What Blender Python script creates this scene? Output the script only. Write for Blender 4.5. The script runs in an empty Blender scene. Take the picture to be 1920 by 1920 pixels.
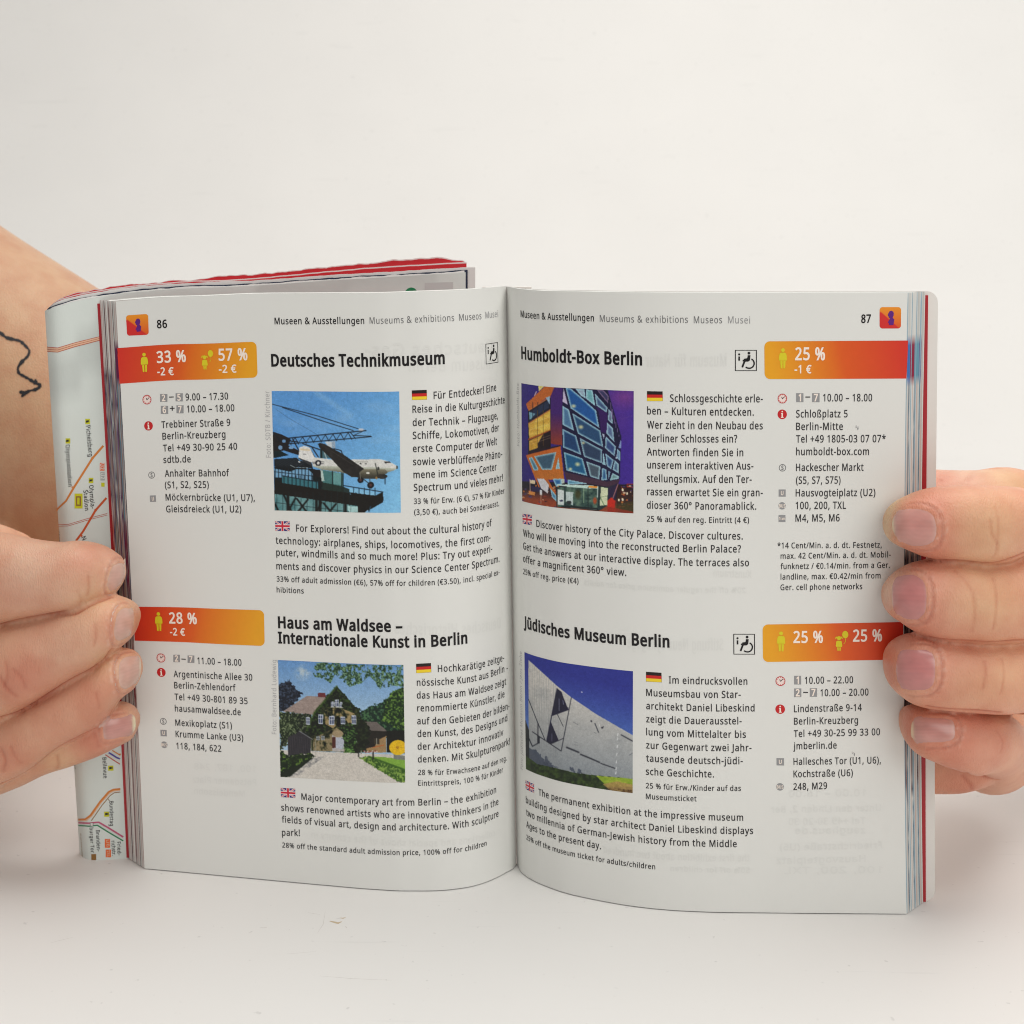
import bpy, bmesh, math, random
import numpy as np
from mathutils import Vector, noise as mnoise
from mathutils.bvhtree import BVHTree

random.seed(7)
rng = np.random.default_rng(7)
scene = bpy.context.scene
COL = scene.collection
MM = 0.001

# ------------------------------------------------------------------ camera
FPX = 3000.0                       # focal length in pixels of a 1920 px wide picture
TILT = 0.188                       # the camera looks 10.8 degrees down
CAM = np.array([0.0, -388.49, 166.63])      # millimetres, table top is z = 0
cam_data = bpy.data.cameras.new('camera')
cam = bpy.data.objects.new('camera', cam_data)
COL.objects.link(cam)
cam.location = CAM * MM
cam.rotation_euler = (math.pi / 2 - TILT, 0, 0)
cam_data.sensor_width = 36.0
cam_data.lens = FPX / 1920 * 36.0
cam_data.clip_start = 0.02
cam_data.clip_end = 20.0
cam_data.dof.use_dof = True
cam_data.dof.focus_distance = 0.366
cam_data.dof.aperture_fstop = 40.0
scene.camera = cam

# ------------------------------------------------------------------ light
world = bpy.data.worlds.new('World')
scene.world = world
world.use_nodes = True
bg = world.node_tree.nodes['Background']
bg.inputs['Color'].default_value = (1.0, 0.986, 0.952, 1)
bg.inputs['Strength'].default_value = 0.285


def area(name, loc, target, size, size_y, power, color):
    d = bpy.data.lights.new(name, 'AREA')
    d.shape = 'RECTANGLE'
    d.size, d.size_y, d.energy, d.color = size, size_y, power, color
    o = bpy.data.objects.new(name, d)
    COL.objects.link(o)
    o.location = loc
    o.rotation_euler = (Vector(target) - Vector(loc)).to_track_quat('-Z', 'Y').to_euler()
    return o


area('ceiling_softbox', (0.22, 0.08, 1.08), (0.02, 0.10, 0.0), 1.3, 0.9, 11.9, (1.0, 0.986, 0.952))
area('window_softbox', (0.55, -1.0, 0.70), (0.0, 0.0, 0.07), 0.8, 0.8, 4.9, (1.0, 0.986, 0.952))

scene.view_settings.view_transform = 'Standard'
scene.view_settings.look = 'None'
scene.view_settings.exposure = 0.0
scene.view_settings.gamma = 1.0
scene.render.engine = 'CYCLES'
scene.cycles.max_bounces = 8
scene.cycles.filter_width = 1.05


# ------------------------------------------------------------------ helpers
def lin(c):
    c = np.asarray(c, float)
    if c.max() > 1.001:
        c = c / 255.0
    return np.where(c <= 0.04045, c / 12.92, ((c + 0.055) / 1.055) ** 2.4)


def tag(o, label=None, cat=None, group=None, kind=None):
    if label: o['label'] = label
    if cat: o['category'] = cat
    if group: o['group'] = group
    if kind: o['kind'] = kind
    return o


def empty(name, loc_mm, label, cat):
    o = bpy.data.objects.new(name, None)
    COL.objects.link(o)
    o.location = np.asarray(loc_mm) * MM
    o.empty_display_size = 0.02
    return tag(o, label, cat)


def link(name, me, parent=None, mat=None):
    """mesh data is given in world millimetres; children keep their world place"""
    if mat is not None:
        me.materials.clear()
        me.materials.append(mat)
    o = bpy.data.objects.new(name, me)
    COL.objects.link(o)
    if parent is not None:
        o.parent = parent
        base = Vector((0, 0, 0))
        p = parent
        while p is not None:
            base += p.location
            p = p.parent
        o.matrix_parent_inverse.identity()
        if base.length > 0:
            me.transform(__import__('mathutils').Matrix.Translation(-base))
    return o


def mesh_np(name, V, F, smooth=True, cols=None):
    """V (n,3) in mm, F (m,k) integer faces"""
    V = np.asarray(V, float) * MM
    F = np.asarray(F, np.int32)
    me = bpy.data.meshes.new(name)
    me.vertices.add(len(V))
    me.vertices.foreach_set('co', V.ravel())
    k = F.shape[1]
    me.loops.add(F.size)
    me.loops.foreach_set('vertex_index', F.ravel())
    me.polygons.add(len(F))
    me.polygons.foreach_set('loop_start', np.arange(0, F.size, k, dtype=np.int32))
    me.polygons.foreach_set('loop_total', np.full(len(F), k, np.int32))
    me.update(calc_edges=True)
    me.validate()
    me.polygons.foreach_set('use_smooth', np.full(len(me.polygons), bool(smooth)))
    if cols is not None:
        set_cols(me, cols)
    return me


def set_cols(me, cols, name='paint'):
    a = me.color_attributes.new(name, 'FLOAT_COLOR', 'POINT')
    c = np.ones((len(me.vertices), 4))
    c[:, :3] = cols
    a.data.foreach_set('color', c.ravel())


def grid_faces(nu, nv):
    """vertex index = iu * nv + iv"""
    iu, iv = np.meshgrid(np.arange(nu - 1), np.arange(nv - 1), indexing='ij')
    a = (iu * nv + iv).ravel()
    return np.stack([a, a + nv, a + nv + 1, a + 1], 1)


def join_np(parts):
    V, F, n = [], [], 0
    for v, f in parts:
        V.append(v); F.append(np.asarray(f) + n); n += len(v)
    return np.concatenate(V), np.concatenate(F)


# ------------------------------------------------------------------ sight lines
RXV = np.array([1, 0, 0.0])
FWV = np.array([0, math.cos(TILT), -math.sin(TILT)])
UPV = np.array([0, math.sin(TILT), math.cos(TILT)])


def ray(px, py):
    return RXV * (px - 960) + UPV * (960 - py) + FWV * FPX


def proj(P):
    d = np.asarray(P) - CAM
    z = d @ FWV
    return 960 + FPX * (d @ RXV) / z, 960 - FPX * (d @ UPV) / z


def ground(px, py, z=0.0):
    r = ray(px, py)
    return CAM + r * ((z - CAM[2]) / r[2])


def at_y(px, py, y):
    """the point at depth y (mm) that is seen at (px, py) of the 1920 px photograph"""
    r = ray(px, py)
    return CAM + r * ((y - CAM[1]) / r[1])


def curve1(pts, x):
    pts = sorted(pts)
    xs = np.array([p[0] for p in pts], float)
    ys = np.array([p[1] for p in pts], float)
    h = np.diff(xs); d = np.diff(ys) / h
    m = np.zeros(len(xs)); m[0] = d[0]; m[-1] = d[-1]
    for i in range(1, len(xs) - 1):
        m[i] = 0 if d[i - 1] * d[i] <= 0 else (d[i - 1] * h[i] + d[i] * h[i - 1]) / (h[i - 1] + h[i])
    x = np.clip(np.asarray(x, float), xs[0], xs[-1])
    i = np.clip(np.searchsorted(xs, x) - 1, 0, len(h) - 1)
    t = (x - xs[i]) / h[i]
    return ((2*t**3 - 3*t**2 + 1) * ys[i] + (t**3 - 2*t**2 + t) * h[i] * m[i]
            + (-2*t**3 + 3*t**2) * ys[i+1] + (t**3 - t**2) * h[i] * m[i+1])


# ------------------------------------------------------------------ materials
def material(name, color=(0.8, 0.8, 0.8), rough=0.5, spec=0.5, attr=None, noise=None, bump=None, coat=0.0):
    m = bpy.data.materials.new(name)
    m.use_nodes = True
    nt = m.node_tree
    b = nt.nodes['Principled BSDF']
    b.inputs['Base Color'].default_value = (*color, 1)
    b.inputs['Roughness'].default_value = rough
    b.inputs['Specular IOR Level'].default_value = spec
    b.inputs['Coat Weight'].default_value = coat
    b.inputs['Coat Roughness'].default_value = 0.25
    src = None
    if attr:
        a = nt.nodes.new('ShaderNodeAttribute')
        a.attribute_name = attr
        src = a.outputs['Color']
    if noise:
        scale, amount = noise
        tc = nt.nodes.new('ShaderNodeTexCoord')
        n = nt.nodes.new('ShaderNodeTexNoise')
        n.inputs['Scale'].default_value = scale
        n.inputs['Detail'].default_value = 6
        nt.links.new(tc.outputs['Object'], n.inputs['Vector'])
        mr = nt.nodes.new('ShaderNodeMapRange')
        mr.inputs['To Min'].default_value = 1 - amount
        mr.inputs['To Max'].default_value = 1 + amount
        nt.links.new(n.outputs['Fac'], mr.inputs['Value'])
        mx = nt.nodes.new('ShaderNodeMix')
        mx.data_type = 'RGBA'; mx.blend_type = 'MULTIPLY'
        mx.inputs['Factor'].default_value = 1
        if src: nt.links.new(src, mx.inputs[6])
        else: mx.inputs[6].default_value = (*color, 1)
        nt.links.new(mr.outputs['Result'], mx.inputs[7])
        src = mx.outputs[2]
    if src:
        nt.links.new(src, b.inputs['Base Color'])
    if bump:
        scale, dist = bump
        tc = nt.nodes.new('ShaderNodeTexCoord')
        n = nt.nodes.new('ShaderNodeTexNoise')
        n.inputs['Scale'].default_value = scale
        n.inputs['Detail'].default_value = 4
        nt.links.new(tc.outputs['Object'], n.inputs['Vector'])
        bp = nt.nodes.new('ShaderNodeBump')
        bp.inputs['Strength'].default_value = 1.0
        bp.inputs['Distance'].default_value = dist
        nt.links.new(n.outputs['Fac'], bp.inputs['Height'])
        nt.links.new(bp.outputs['Normal'], b.inputs['Normal'])
    return m


PAPER = (0.80, 0.80, 0.772)
M_paper = material('coated_paper', PAPER, 0.42, 0.35, noise=(60, 0.012), bump=(45, 0.00006))
M_leaf = material('paper_leaf', PAPER, 0.5, 0.3, attr='paint')
M_print = material('printed_picture', rough=0.38, spec=0.35, attr='paint', noise=(900, 0.02))
M_ink = material('black_ink', lin((24, 22, 24)), 0.45, 0.3)
M_ink_grey = material('grey_ink', lin((50, 48, 50)), 0.45, 0.3)
M_ink_mid = material('mid_grey_ink', lin((112, 112, 114)), 0.5, 0.3)
M_ink_light = material('light_grey_ink', lin((152, 152, 154)), 0.5, 0.3)
M_ink_pale = material('pale_grey_ink', lin((186, 185, 186)), 0.5, 0.3)
M_ghost = material('show_through_print', (0.777, 0.777, 0.750), 0.42, 0.35)
M_white_ink = material('unprinted_white', lin((252, 238, 226)), 0.45, 0.3)
M_lime = material('lime_ink', lin((222, 208, 40)), 0.45, 0.3)
M_red_ink = material('red_ink', lin((200, 38, 42)), 0.45, 0.3)
M_pink_ink = material('pale_pink_ink', lin((246, 226, 220)), 0.45, 0.3)
M_purple = material('purple_ink', lin((98, 32, 128)), 0.45, 0.3)

# ------------------------------------------------------------------ table and backdrop
def build_table():
    prof = [(-700, 0), (-300, 0), (0, 0), (200, 0), (320, 0)]
    R = 620
    for k in range(1, 25):
        a = math.pi / 2 * k / 24
        prof.append((320 + R * math.sin(a), R - R * math.cos(a)))
    prof += [(940, 900), (940, 1400)]
    xs = np.linspace(-1100, 1100, 12)
    V = np.array([(x, y, z) for x in xs for (y, z) in prof])
    me = mesh_np('table', V, grid_faces(len(xs), len(prof)))
    m = material('matte_white_board', (0.775, 0.762, 0.742), 0.55, 0.25)
    nt = m.node_tree
    b = nt.nodes['Principled BSDF']
    tc = nt.nodes.new('ShaderNodeTexCoord')
    def nz(scale, det, lo, hi, f0, f1, vec=None):
        n = nt.nodes.new('ShaderNodeTexNoise'); n.inputs['Scale'].default_value = scale
        n.inputs['Detail'].default_value = det
        nt.links.new(vec or tc.outputs['Object'], n.inputs['Vector'])
        r = nt.nodes.new('ShaderNodeMapRange')
        r.inputs['From Min'].default_value = f0; r.inputs['From Max'].default_value = f1
        r.inputs['To Min'].default_value = lo; r.inputs['To Max'].default_value = hi
        nt.links.new(n.outputs['Fac'], r.inputs['Value'])
        return r.outputs['Result']
    def mul(a, bb):
        x = nt.nodes.new('ShaderNodeMath'); x.operation = 'MULTIPLY'
        nt.links.new(a, x.inputs[0]); nt.links.new(bb, x.inputs[1]); return x.outputs[0]
    blot = nz(14, 3, 0.985, 1.01, 0.3, 0.7)
    specks = nz(420, 2, 0.86, 1.0, 0.25, 0.29)
    mp = nt.nodes.new('ShaderNodeMapping')
    mp.inputs['Rotation'].default_value = (0, 0, 0.35)
    mp.inputs['Scale'].default_value = (1, 14, 1)
    nt.links.new(tc.outputs['Object'], mp.inputs['Vector'])
    streak = nz(26, 5, 0.965, 1.0, 0.28, 0.34, mp.outputs[0])
    v = mul(mul(blot, specks), streak)
    mx = nt.nodes.new('ShaderNodeMix'); mx.data_type = 'RGBA'; mx.blend_type = 'MULTIPLY'
    mx.inputs['Factor'].default_value = 1
    mx.inputs[6].default_value = (0.775, 0.762, 0.742, 1)
    nt.links.new(v, mx.inputs[7]); nt.links.new(mx.outputs[2], b.inputs['Base Color'])
    t = link('tabletop', me, None, m)
    tag(t, kind='structure')
    # scuffs on the board: thin low relief marks lying on it
    rust = material('brown_stain', lin((196, 178, 150)), 0.7, 0.2)
    grey = material('grey_scuff', lin((188, 182, 176)), 0.7, 0.2)
    def mark(pts, w, mat):
        P = [ground(*p) for p in pts]
        V = []; n = len(P)
        for i, p in enumerate(P):
            d = P[min(i+1, n-1)] - P[max(i-1, 0)]
            nrm = np.array([-d[1], d[0], 0]); nrm /= np.linalg.norm(nrm) + 1e-9
            ww = w * math.sin(math.pi * (i + 0.35) / (n - 0.3)) * (0.7 + 0.6 * random.random())
            V += [p + nrm * ww, p - nrm * ww]
        V = np.array(V); V[:, 2] = 0.02
        o = link('scuff', mesh_np('scuff', V, grid_faces(n, 2)), t, mat)
        return o
    mark([(618, 1727), (626, 1729), (634, 1731), (641, 1728)], 0.5, rust)
    mark([(638, 1721), (643, 1722), (648, 1720)], 0.3, rust)
    mark([(95, 1768), (118, 1762), (139, 1757)], 0.05, grey)
    mark([(575, 1711), (588, 1713), (600, 1715)], 0.04, grey)
    mark([(535, 1789), (560, 1787), (592, 1784)], 0.035, grey)
    mark([(600, 1830), (660, 1835), (735, 1838)], 0.035, grey)
    mark([(488, 1739), (500, 1739)], 0.07, grey)
    mark([(595, 1750), (606, 1733), (610, 1708)], 0.03, grey)
    mark([(648, 1737), (650, 1740)], 0.12, grey)
    for _ in range(26):
        x, y = random.uniform(300, 1900), random.uniform(1725, 1910)
        mark([(x, y), (x + random.uniform(.6, 2.2), y + random.uniform(-.6, .8))], random.uniform(.04, .1), grey)
    return t

table = build_table()
# ------------------------------------------------------------------ the open pages
bot_R = [(970,1622.5),(976,1634),(986.5,1644),(999.5,1652),(1028,1664.5),(1054,1673.7),(1096,1684),(1137.5,1692.3),(1184,1700),(1252,1707.3),(1315,1710.7),(1450,1712.8),(1700,1715)]
top_R = [(949,537),(969,541.5),(996,544.5),(1080,547),(1130,548),(1400,549.5),(1702,549)]
bot_L = [(271,1629.8),(329,1635),(459,1647),(600,1660),(700,1668.5),(760,1671.5),(800,1671.5),(850,1668.5),(893,1661),(925,1649.5),(950,1636.5),(962,1629.5),(968,1623)]
top_L = [(217,565.5),(320,557.5),(379,556),(480,551.5),(600,550.5),(724,549.5),(805,546.5),(873,543.7),(913,540.5),(949,536.5)]
NS = 240


class Sheet:
    """an upright curved sheet: s = millimetres along it, t = 0 at its foot, 1 at its head"""
    def __init__(self, bot, top, x0, x1, tx0, tx1, bow=0.0, y_at=None, zfoot=0.0):
        px = x0 + (x1 - x0) * (np.linspace(0, 1, 800) ** (1.6 if y_at is None else 1.0))
        py = curve1(bot, px)
        if y_at is None:
            G = np.array([ground(a, b) for a, b in zip(px, py)])
        else:
            G = np.array([at_y(a, b, y_at((a - x0) / (x1 - x0))) for a, b in zip(px, py)])
        seg = np.linalg.norm(np.diff(G[:, :2], axis=0), axis=1)
        s = np.concatenate([[0], np.cumsum(seg)])
        self.W = s[-1]
        self.S = np.linspace(0, self.W, NS)
        B = np.stack([np.interp(self.S, s, G[:, k]) for k in range(3)], 1)
        bx = np.abs(np.diff(B[:, 0])); cum = np.concatenate([[0], np.cumsum(bx)]); cum /= cum[-1]
        P0 = at_y(tx0, float(curve1(top, tx0)), B[0, 1]); P1 = at_y(tx1, float(curve1(top, tx1)), B[-1, 1])
        X = P0[0] + (P1[0] - P0[0]) * cum
        T = []
        for i in range(NS):
            z = 148.0
            for _ in range(6):
                a, _b = proj((X[i], B[i, 1], z))
                z = at_y(a, float(curve1(top, a)), B[i, 1])[2]
            T.append((X[i], B[i, 1], z))
        self.B, self.T, self.bow = B, np.array(T), bow
        self.sgn = 1 if x1 > x0 else -1

    def raw(self, s, t):
        s = np.asarray(s, float); t = np.asarray(t, float)
        sc = np.clip(s, 0, self.W)
        B = np.stack([np.interp(sc, self.S, self.B[:, k]) for k in range(3)], -1)
        T = np.stack([np.interp(sc, self.S, self.T[:, k]) for k in range(3)], -1)
        P = B * (1 - t[..., None]) + T * t[..., None]
        P[..., 0] += 4 * t * (1 - t) * self.bow * (sc / self.W) ** 2
        # a little extrapolation past the end
        P[..., 2] += 0.22 * np.clip(1 - t, 0, 1)      # the feet barely touch the board
        over = s - sc
        P[..., 0] += over * self.sgn
        return P

    def at(self, s, t, off=0.0):
        s = np.asarray(s, float); t = np.asarray(t, float)
        P = self.raw(s, t)
        if off:
            a = self.raw(np.clip(s + 0.3, 0, self.W), t) - self.raw(np.clip(s - 0.3, 0, self.W), t)
            b = self.raw(s, t + 0.005) - self.raw(s, t - 0.005)
            n = np.cross(a, b) * self.sgn
            n /= np.linalg.norm(n, axis=-1, keepdims=True)
            n = np.where(n[..., 1:2] > 0, -n, n)
            P = P + n * off
        return P

    def inv(self, px, py):
        s = self.W * 0.5; t = 0.5
        for _ in range(60):
            P0 = self.raw(s, t); f = np.array(proj(P0)) - (px, py)
            e = 0.05
            fs = (np.array(proj(self.raw(s + e, t))) - (px, py) - f) / e
            ft = (np.array(proj(self.raw(s, t + 1e-3))) - (px, py) - f) / 1e-3
            d = np.linalg.solve(np.array([fs, ft]).T, -f)
            s = min(max(s + float(np.clip(d[0], -12, 12)), 0), self.W + 6); t += float(np.clip(d[1], -.3, .3))
            if abs(d[0]) < 1e-4 and abs(d[1]) < 1e-6: break
        return s, t


RPG = Sheet(bot_R, top_R, 969.0, 1700, 949.0, 1702, -0.75)
LPG = Sheet(bot_L, top_L, 969.0 - 1.0, 271, 949.0, 217, 0.25)

book = empty('open_book', (0, 4, 0), 'open paperback travel guide standing upright on the white table, pages 86 and 87 showing', 'book')

COLS_S = lambda W, n: W * (np.linspace(0, 1, n) ** 1.35)


def page_mesh(pg, nu=200, nv=40, f=None, s0=0.0):
    s = s0 + (pg.W - s0) * (np.linspace(0, 1, nu) ** 1.35)
    t = np.linspace(0, 1, nv)
    S, T = np.meshgrid(s, t, indexing='ij')
    P = pg.raw(S, T) if f is None else f(S, T)
    return P.reshape(-1, 3), grid_faces(nu, nv), S.ravel(), T.ravel()


pages = {}
for key, pg in (('L', LPG), ('R', RPG)):
    V, F, _, _ = page_mesh(pg, 240, 40)
    o = link('page', mesh_np('page', V, F), book, M_paper)
    tag(o, 'left page numbered 86, curving into the gutter' if key == 'L' else 'right page numbered 87, curving into the gutter')
    pages[key] = o

# the leaves behind: every leaf steps back and out along the slanting fore edge
def leaf_shift(key):
    if key == 'L':
        d = ground(240, 1612) - ground(271, 1629.8)
        return (d[0] + 0.35, d[1])
    d = ground(1731, 1695) - ground(1700, 1715)
    return (d[0], d[1])


pal_L = [((214, 206, 198), []),]
cool = [(92, 128, 150), (70, 88, 120), (112, 100, 110), (84, 70, 74), (120, 150, 160), (96, 58, 110), (60, 58, 74), (150, 120, 110)]
warm = [(150, 60, 70), (190, 80, 60), (170, 150, 130), (96, 84, 78)]


def smoothstep(a, b, x):
    x = np.clip((x - a) / (b - a), 0, 1)
    return x * x * (3 - 2 * x)


def build_leaves(key, pg, n):
    dx, dy = leaf_shift(key)
    out = []
    for k in range(1, n + 1):
        f = k / n
        jit = random.uniform(-0.05, 0.05)
        def fn(S, T, f=f, jit=jit):
            P = pg.raw(S, T)
            r = np.clip(S / pg.W, 0, 1)
            P[..., 0] += (dx * f + jit) * r ** 2
            P[..., 1] += dy * f * (1 - np.exp(-S / 5.0)) + 0.04
            return P
        V, F, S, T = page_mesh(pg, 46, 64, fn, s0=1.2 + f)
        base = np.array(PAPER) * random.choice([0.97, 0.88, 0.80, 1.0, 0.72, 0.95])
        C = np.tile(base, (len(V), 1))
        edge = smoothstep(pg.W - 3.5, pg.W - 2.9, S)
        runs = []
        if key == 'R':
            if 2 <= k <= n - 3:
                runs.append((0.862, 0.924, [(70, 120, 190), (150, 40, 70), (110, 160, 180), (90, 40, 130)][(k * 4 // n) % 4]))
            if k % 5 == 1: runs.append((0.0, 1.0, (150, 180, 196)))
            if k % 5 == 3: runs.append((0.0, 0.86, (206, 176, 166)))
            if k % 6 == 4: runs.append((0.0, 0.86, (110, 134, 150)))
            if k % 7 == 2: runs.append((0.2, 0.6, (90, 50, 60)))
            runs.append((0.30, 0.60, random.choice([(40, 44, 66), (90, 30, 44), (60, 66, 84), (180, 170, 166)])))
        else:
            if k % 2: runs.append((0.0, 1.0, (196, 176, 172)))
            if k % 5 == 0: runs.append((0.0, 1.0, (110, 84, 88)))
            hi = 0.90 - 0.05 * random.random() if k > n * .3 else 0.865 + 0.01 * k
            runs.append((0.60 + random.uniform(-.03, .1), hi, random.choice(cool)))
            runs.append((0.36 + random.uniform(-.03, .1), 0.62, random.choice(cool + warm)))
            if k < 5: runs.append((0.862, 0.924, (110, 30, 80)))
            if k in (3, 4, 5): runs.append((0.50, 0.62, (120, 24, 60)))
            if k in (2, 3): runs.append((0.25, 0.40, (150, 40, 70)))
        nz = np.array([mnoise.noise(Vector((k * 3.1, tt * 55.0, 0))) for tt in np.linspace(0, 1, 64)])
        nzv = np.tile(nz, 46)
        for (a, b, c) in runs:
            m = edge * smoothstep(a - .004, a + .004, T) * (1 - smoothstep(b - .004, b + .004, T))
            if b - a > 0.1 and b < 0.99:
                m = m * np.clip(0.75 + 0.9 * nzv, 0.1, 1)
            C = C * (1 - m[:, None]) + lin(c) * m[:, None] * 1.05
        o = link('page', mesh_np('page', V, F, cols=C), book, M_leaf)
        out.append(o)
    return dx, dy


for key, pg, n in (('L', LPG, 19), ('R', RPG, 20)):
    build_leaves(key, pg, n)

M_red_card = material('red_cover_card', lin((176, 38, 48)), 0.4, 0.4)
M_cream = material('cream_cover_card', (0.84, 0.81, 0.77), 0.5, 0.3, noise=(400, 0.03))


def cover(key, pg, f, extra, mat, name, thick=0.28, round_r=0.0, low=0.0):
    dx, dy = leaf_shift(key)
    nu, nv = 60, 60
    s = 1.0 + (pg.W - 1.0) * (np.linspace(0, 1, nu) ** 1.3)
    t = 0.5 - 0.5 * np.cos(np.linspace(0, math.pi, nv))
    S, T = np.meshgrid(s, t, indexing='ij')
    P = pg.raw(S, T)
    r = S / pg.W
    ex = np.full(nv, extra)
    if round_r:
        H = 148.0
        for j, tt in enumerate(t):
            for dist in (tt * H, (1 - tt) * H):
                if dist < round_r:
                    ex[j] -= round_r - math.sqrt(max(round_r ** 2 - (round_r - dist) ** 2, 0))
    P[..., 0] += dx * f * r ** 2 + pg.sgn * ex[None, :] * smoothstep(0.5, 1.0, r)
    P[..., 1] += dy * f * (1 - np.exp(-S / 5.0)) + 0.5
    if key == 'R':
        P[..., 0] -= 4 * T * (1 - T) * pg.bow * r ** 2 * 0.6
    P[..., 2] -= low * smoothstep(0.6, 1.0, T)
    A = P.reshape(-1, 3); Bk = A + np.array([0, thick, 0])
    F = grid_faces(nu, nv)
    me_parts = [(A, F), (Bk, F[:, ::-1])]
    V, FF = join_np(me_parts)
    n0 = len(A)
    rim = []
    def strip(ids):
        for a, b in zip(ids[:-1], ids[1:]): rim.append((a, b, b + n0, a + n0))
    strip([i * nv for i in range(nu)]); strip([i * nv + nv - 1 for i in range(nu)])
    strip([(nu - 1) * nv + j for j in range(nv)]); strip(list(range(nv)))
    FF = np.concatenate([FF, np.array(rim)])
    return link(name, mesh_np(name, V, FF, smooth=False), book, mat)


tag(cover('L', LPG, 1.04, 0.68, M_red_card, 'cover', 0.3, 0, 0.9), 'red edged front cover card at the left')
tag(cover('R', RPG, 1.04, 0.62, M_red_card, 'cover_lining', 0.25, 0, 0.9), 'red lining sheet before the cover at the right')
tag(cover('R', RPG, 1.10, 2.6, M_cream, 'cover', 0.35, 2.6), 'cream back cover flap with rounded corners')
for key, pg in (('L', LPG), ('R', RPG)):      # the closed heads of the leaves, seen as a bright edge on top
    dx, dy = leaf_shift(key)
    s = np.linspace(1.5, pg.W - 0.2, 120); f = np.linspace(0.0, 1.0, 6)
    S, Fk = np.meshgrid(s, f, indexing='ij')
    P = pg.raw(S, np.ones_like(S))
    P[..., 0] += dx * Fk * (S / pg.W) ** 2
    P[..., 1] += dy * Fk * (1 - np.exp(-S / 5.0)) + 0.02
    P[..., 2] -= 0.05 + 0.12 * np.sin(Fk * 40)
    link('page_head_edge', mesh_np('page_head_edge', P.reshape(-1, 3), grid_faces(120, 6)), book, M_paper)
# spine behind the gutter
def spine():
    a = LPG.raw(1.0, 0.0); b = LPG.raw(1.0, 1.0)
    V = []
    for t in (0, 1):
        c = a * (1 - t) + b * t
        for (u, v) in ((-5.5, 6.6), (6.5, 5.6), (6.5, 7.4), (-5.5, 8.2)):
            V.append((c[0] + u, v, 147.6 * t))
    F = [(0, 1, 5, 4), (1, 2, 6, 5), (2, 3, 7, 6), (3, 0, 4, 7), (0, 3, 2, 1), (4, 5, 6, 7)]
    link('spine', mesh_np('spine', V, F, smooth=False), book, M_cream)
spine()
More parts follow.
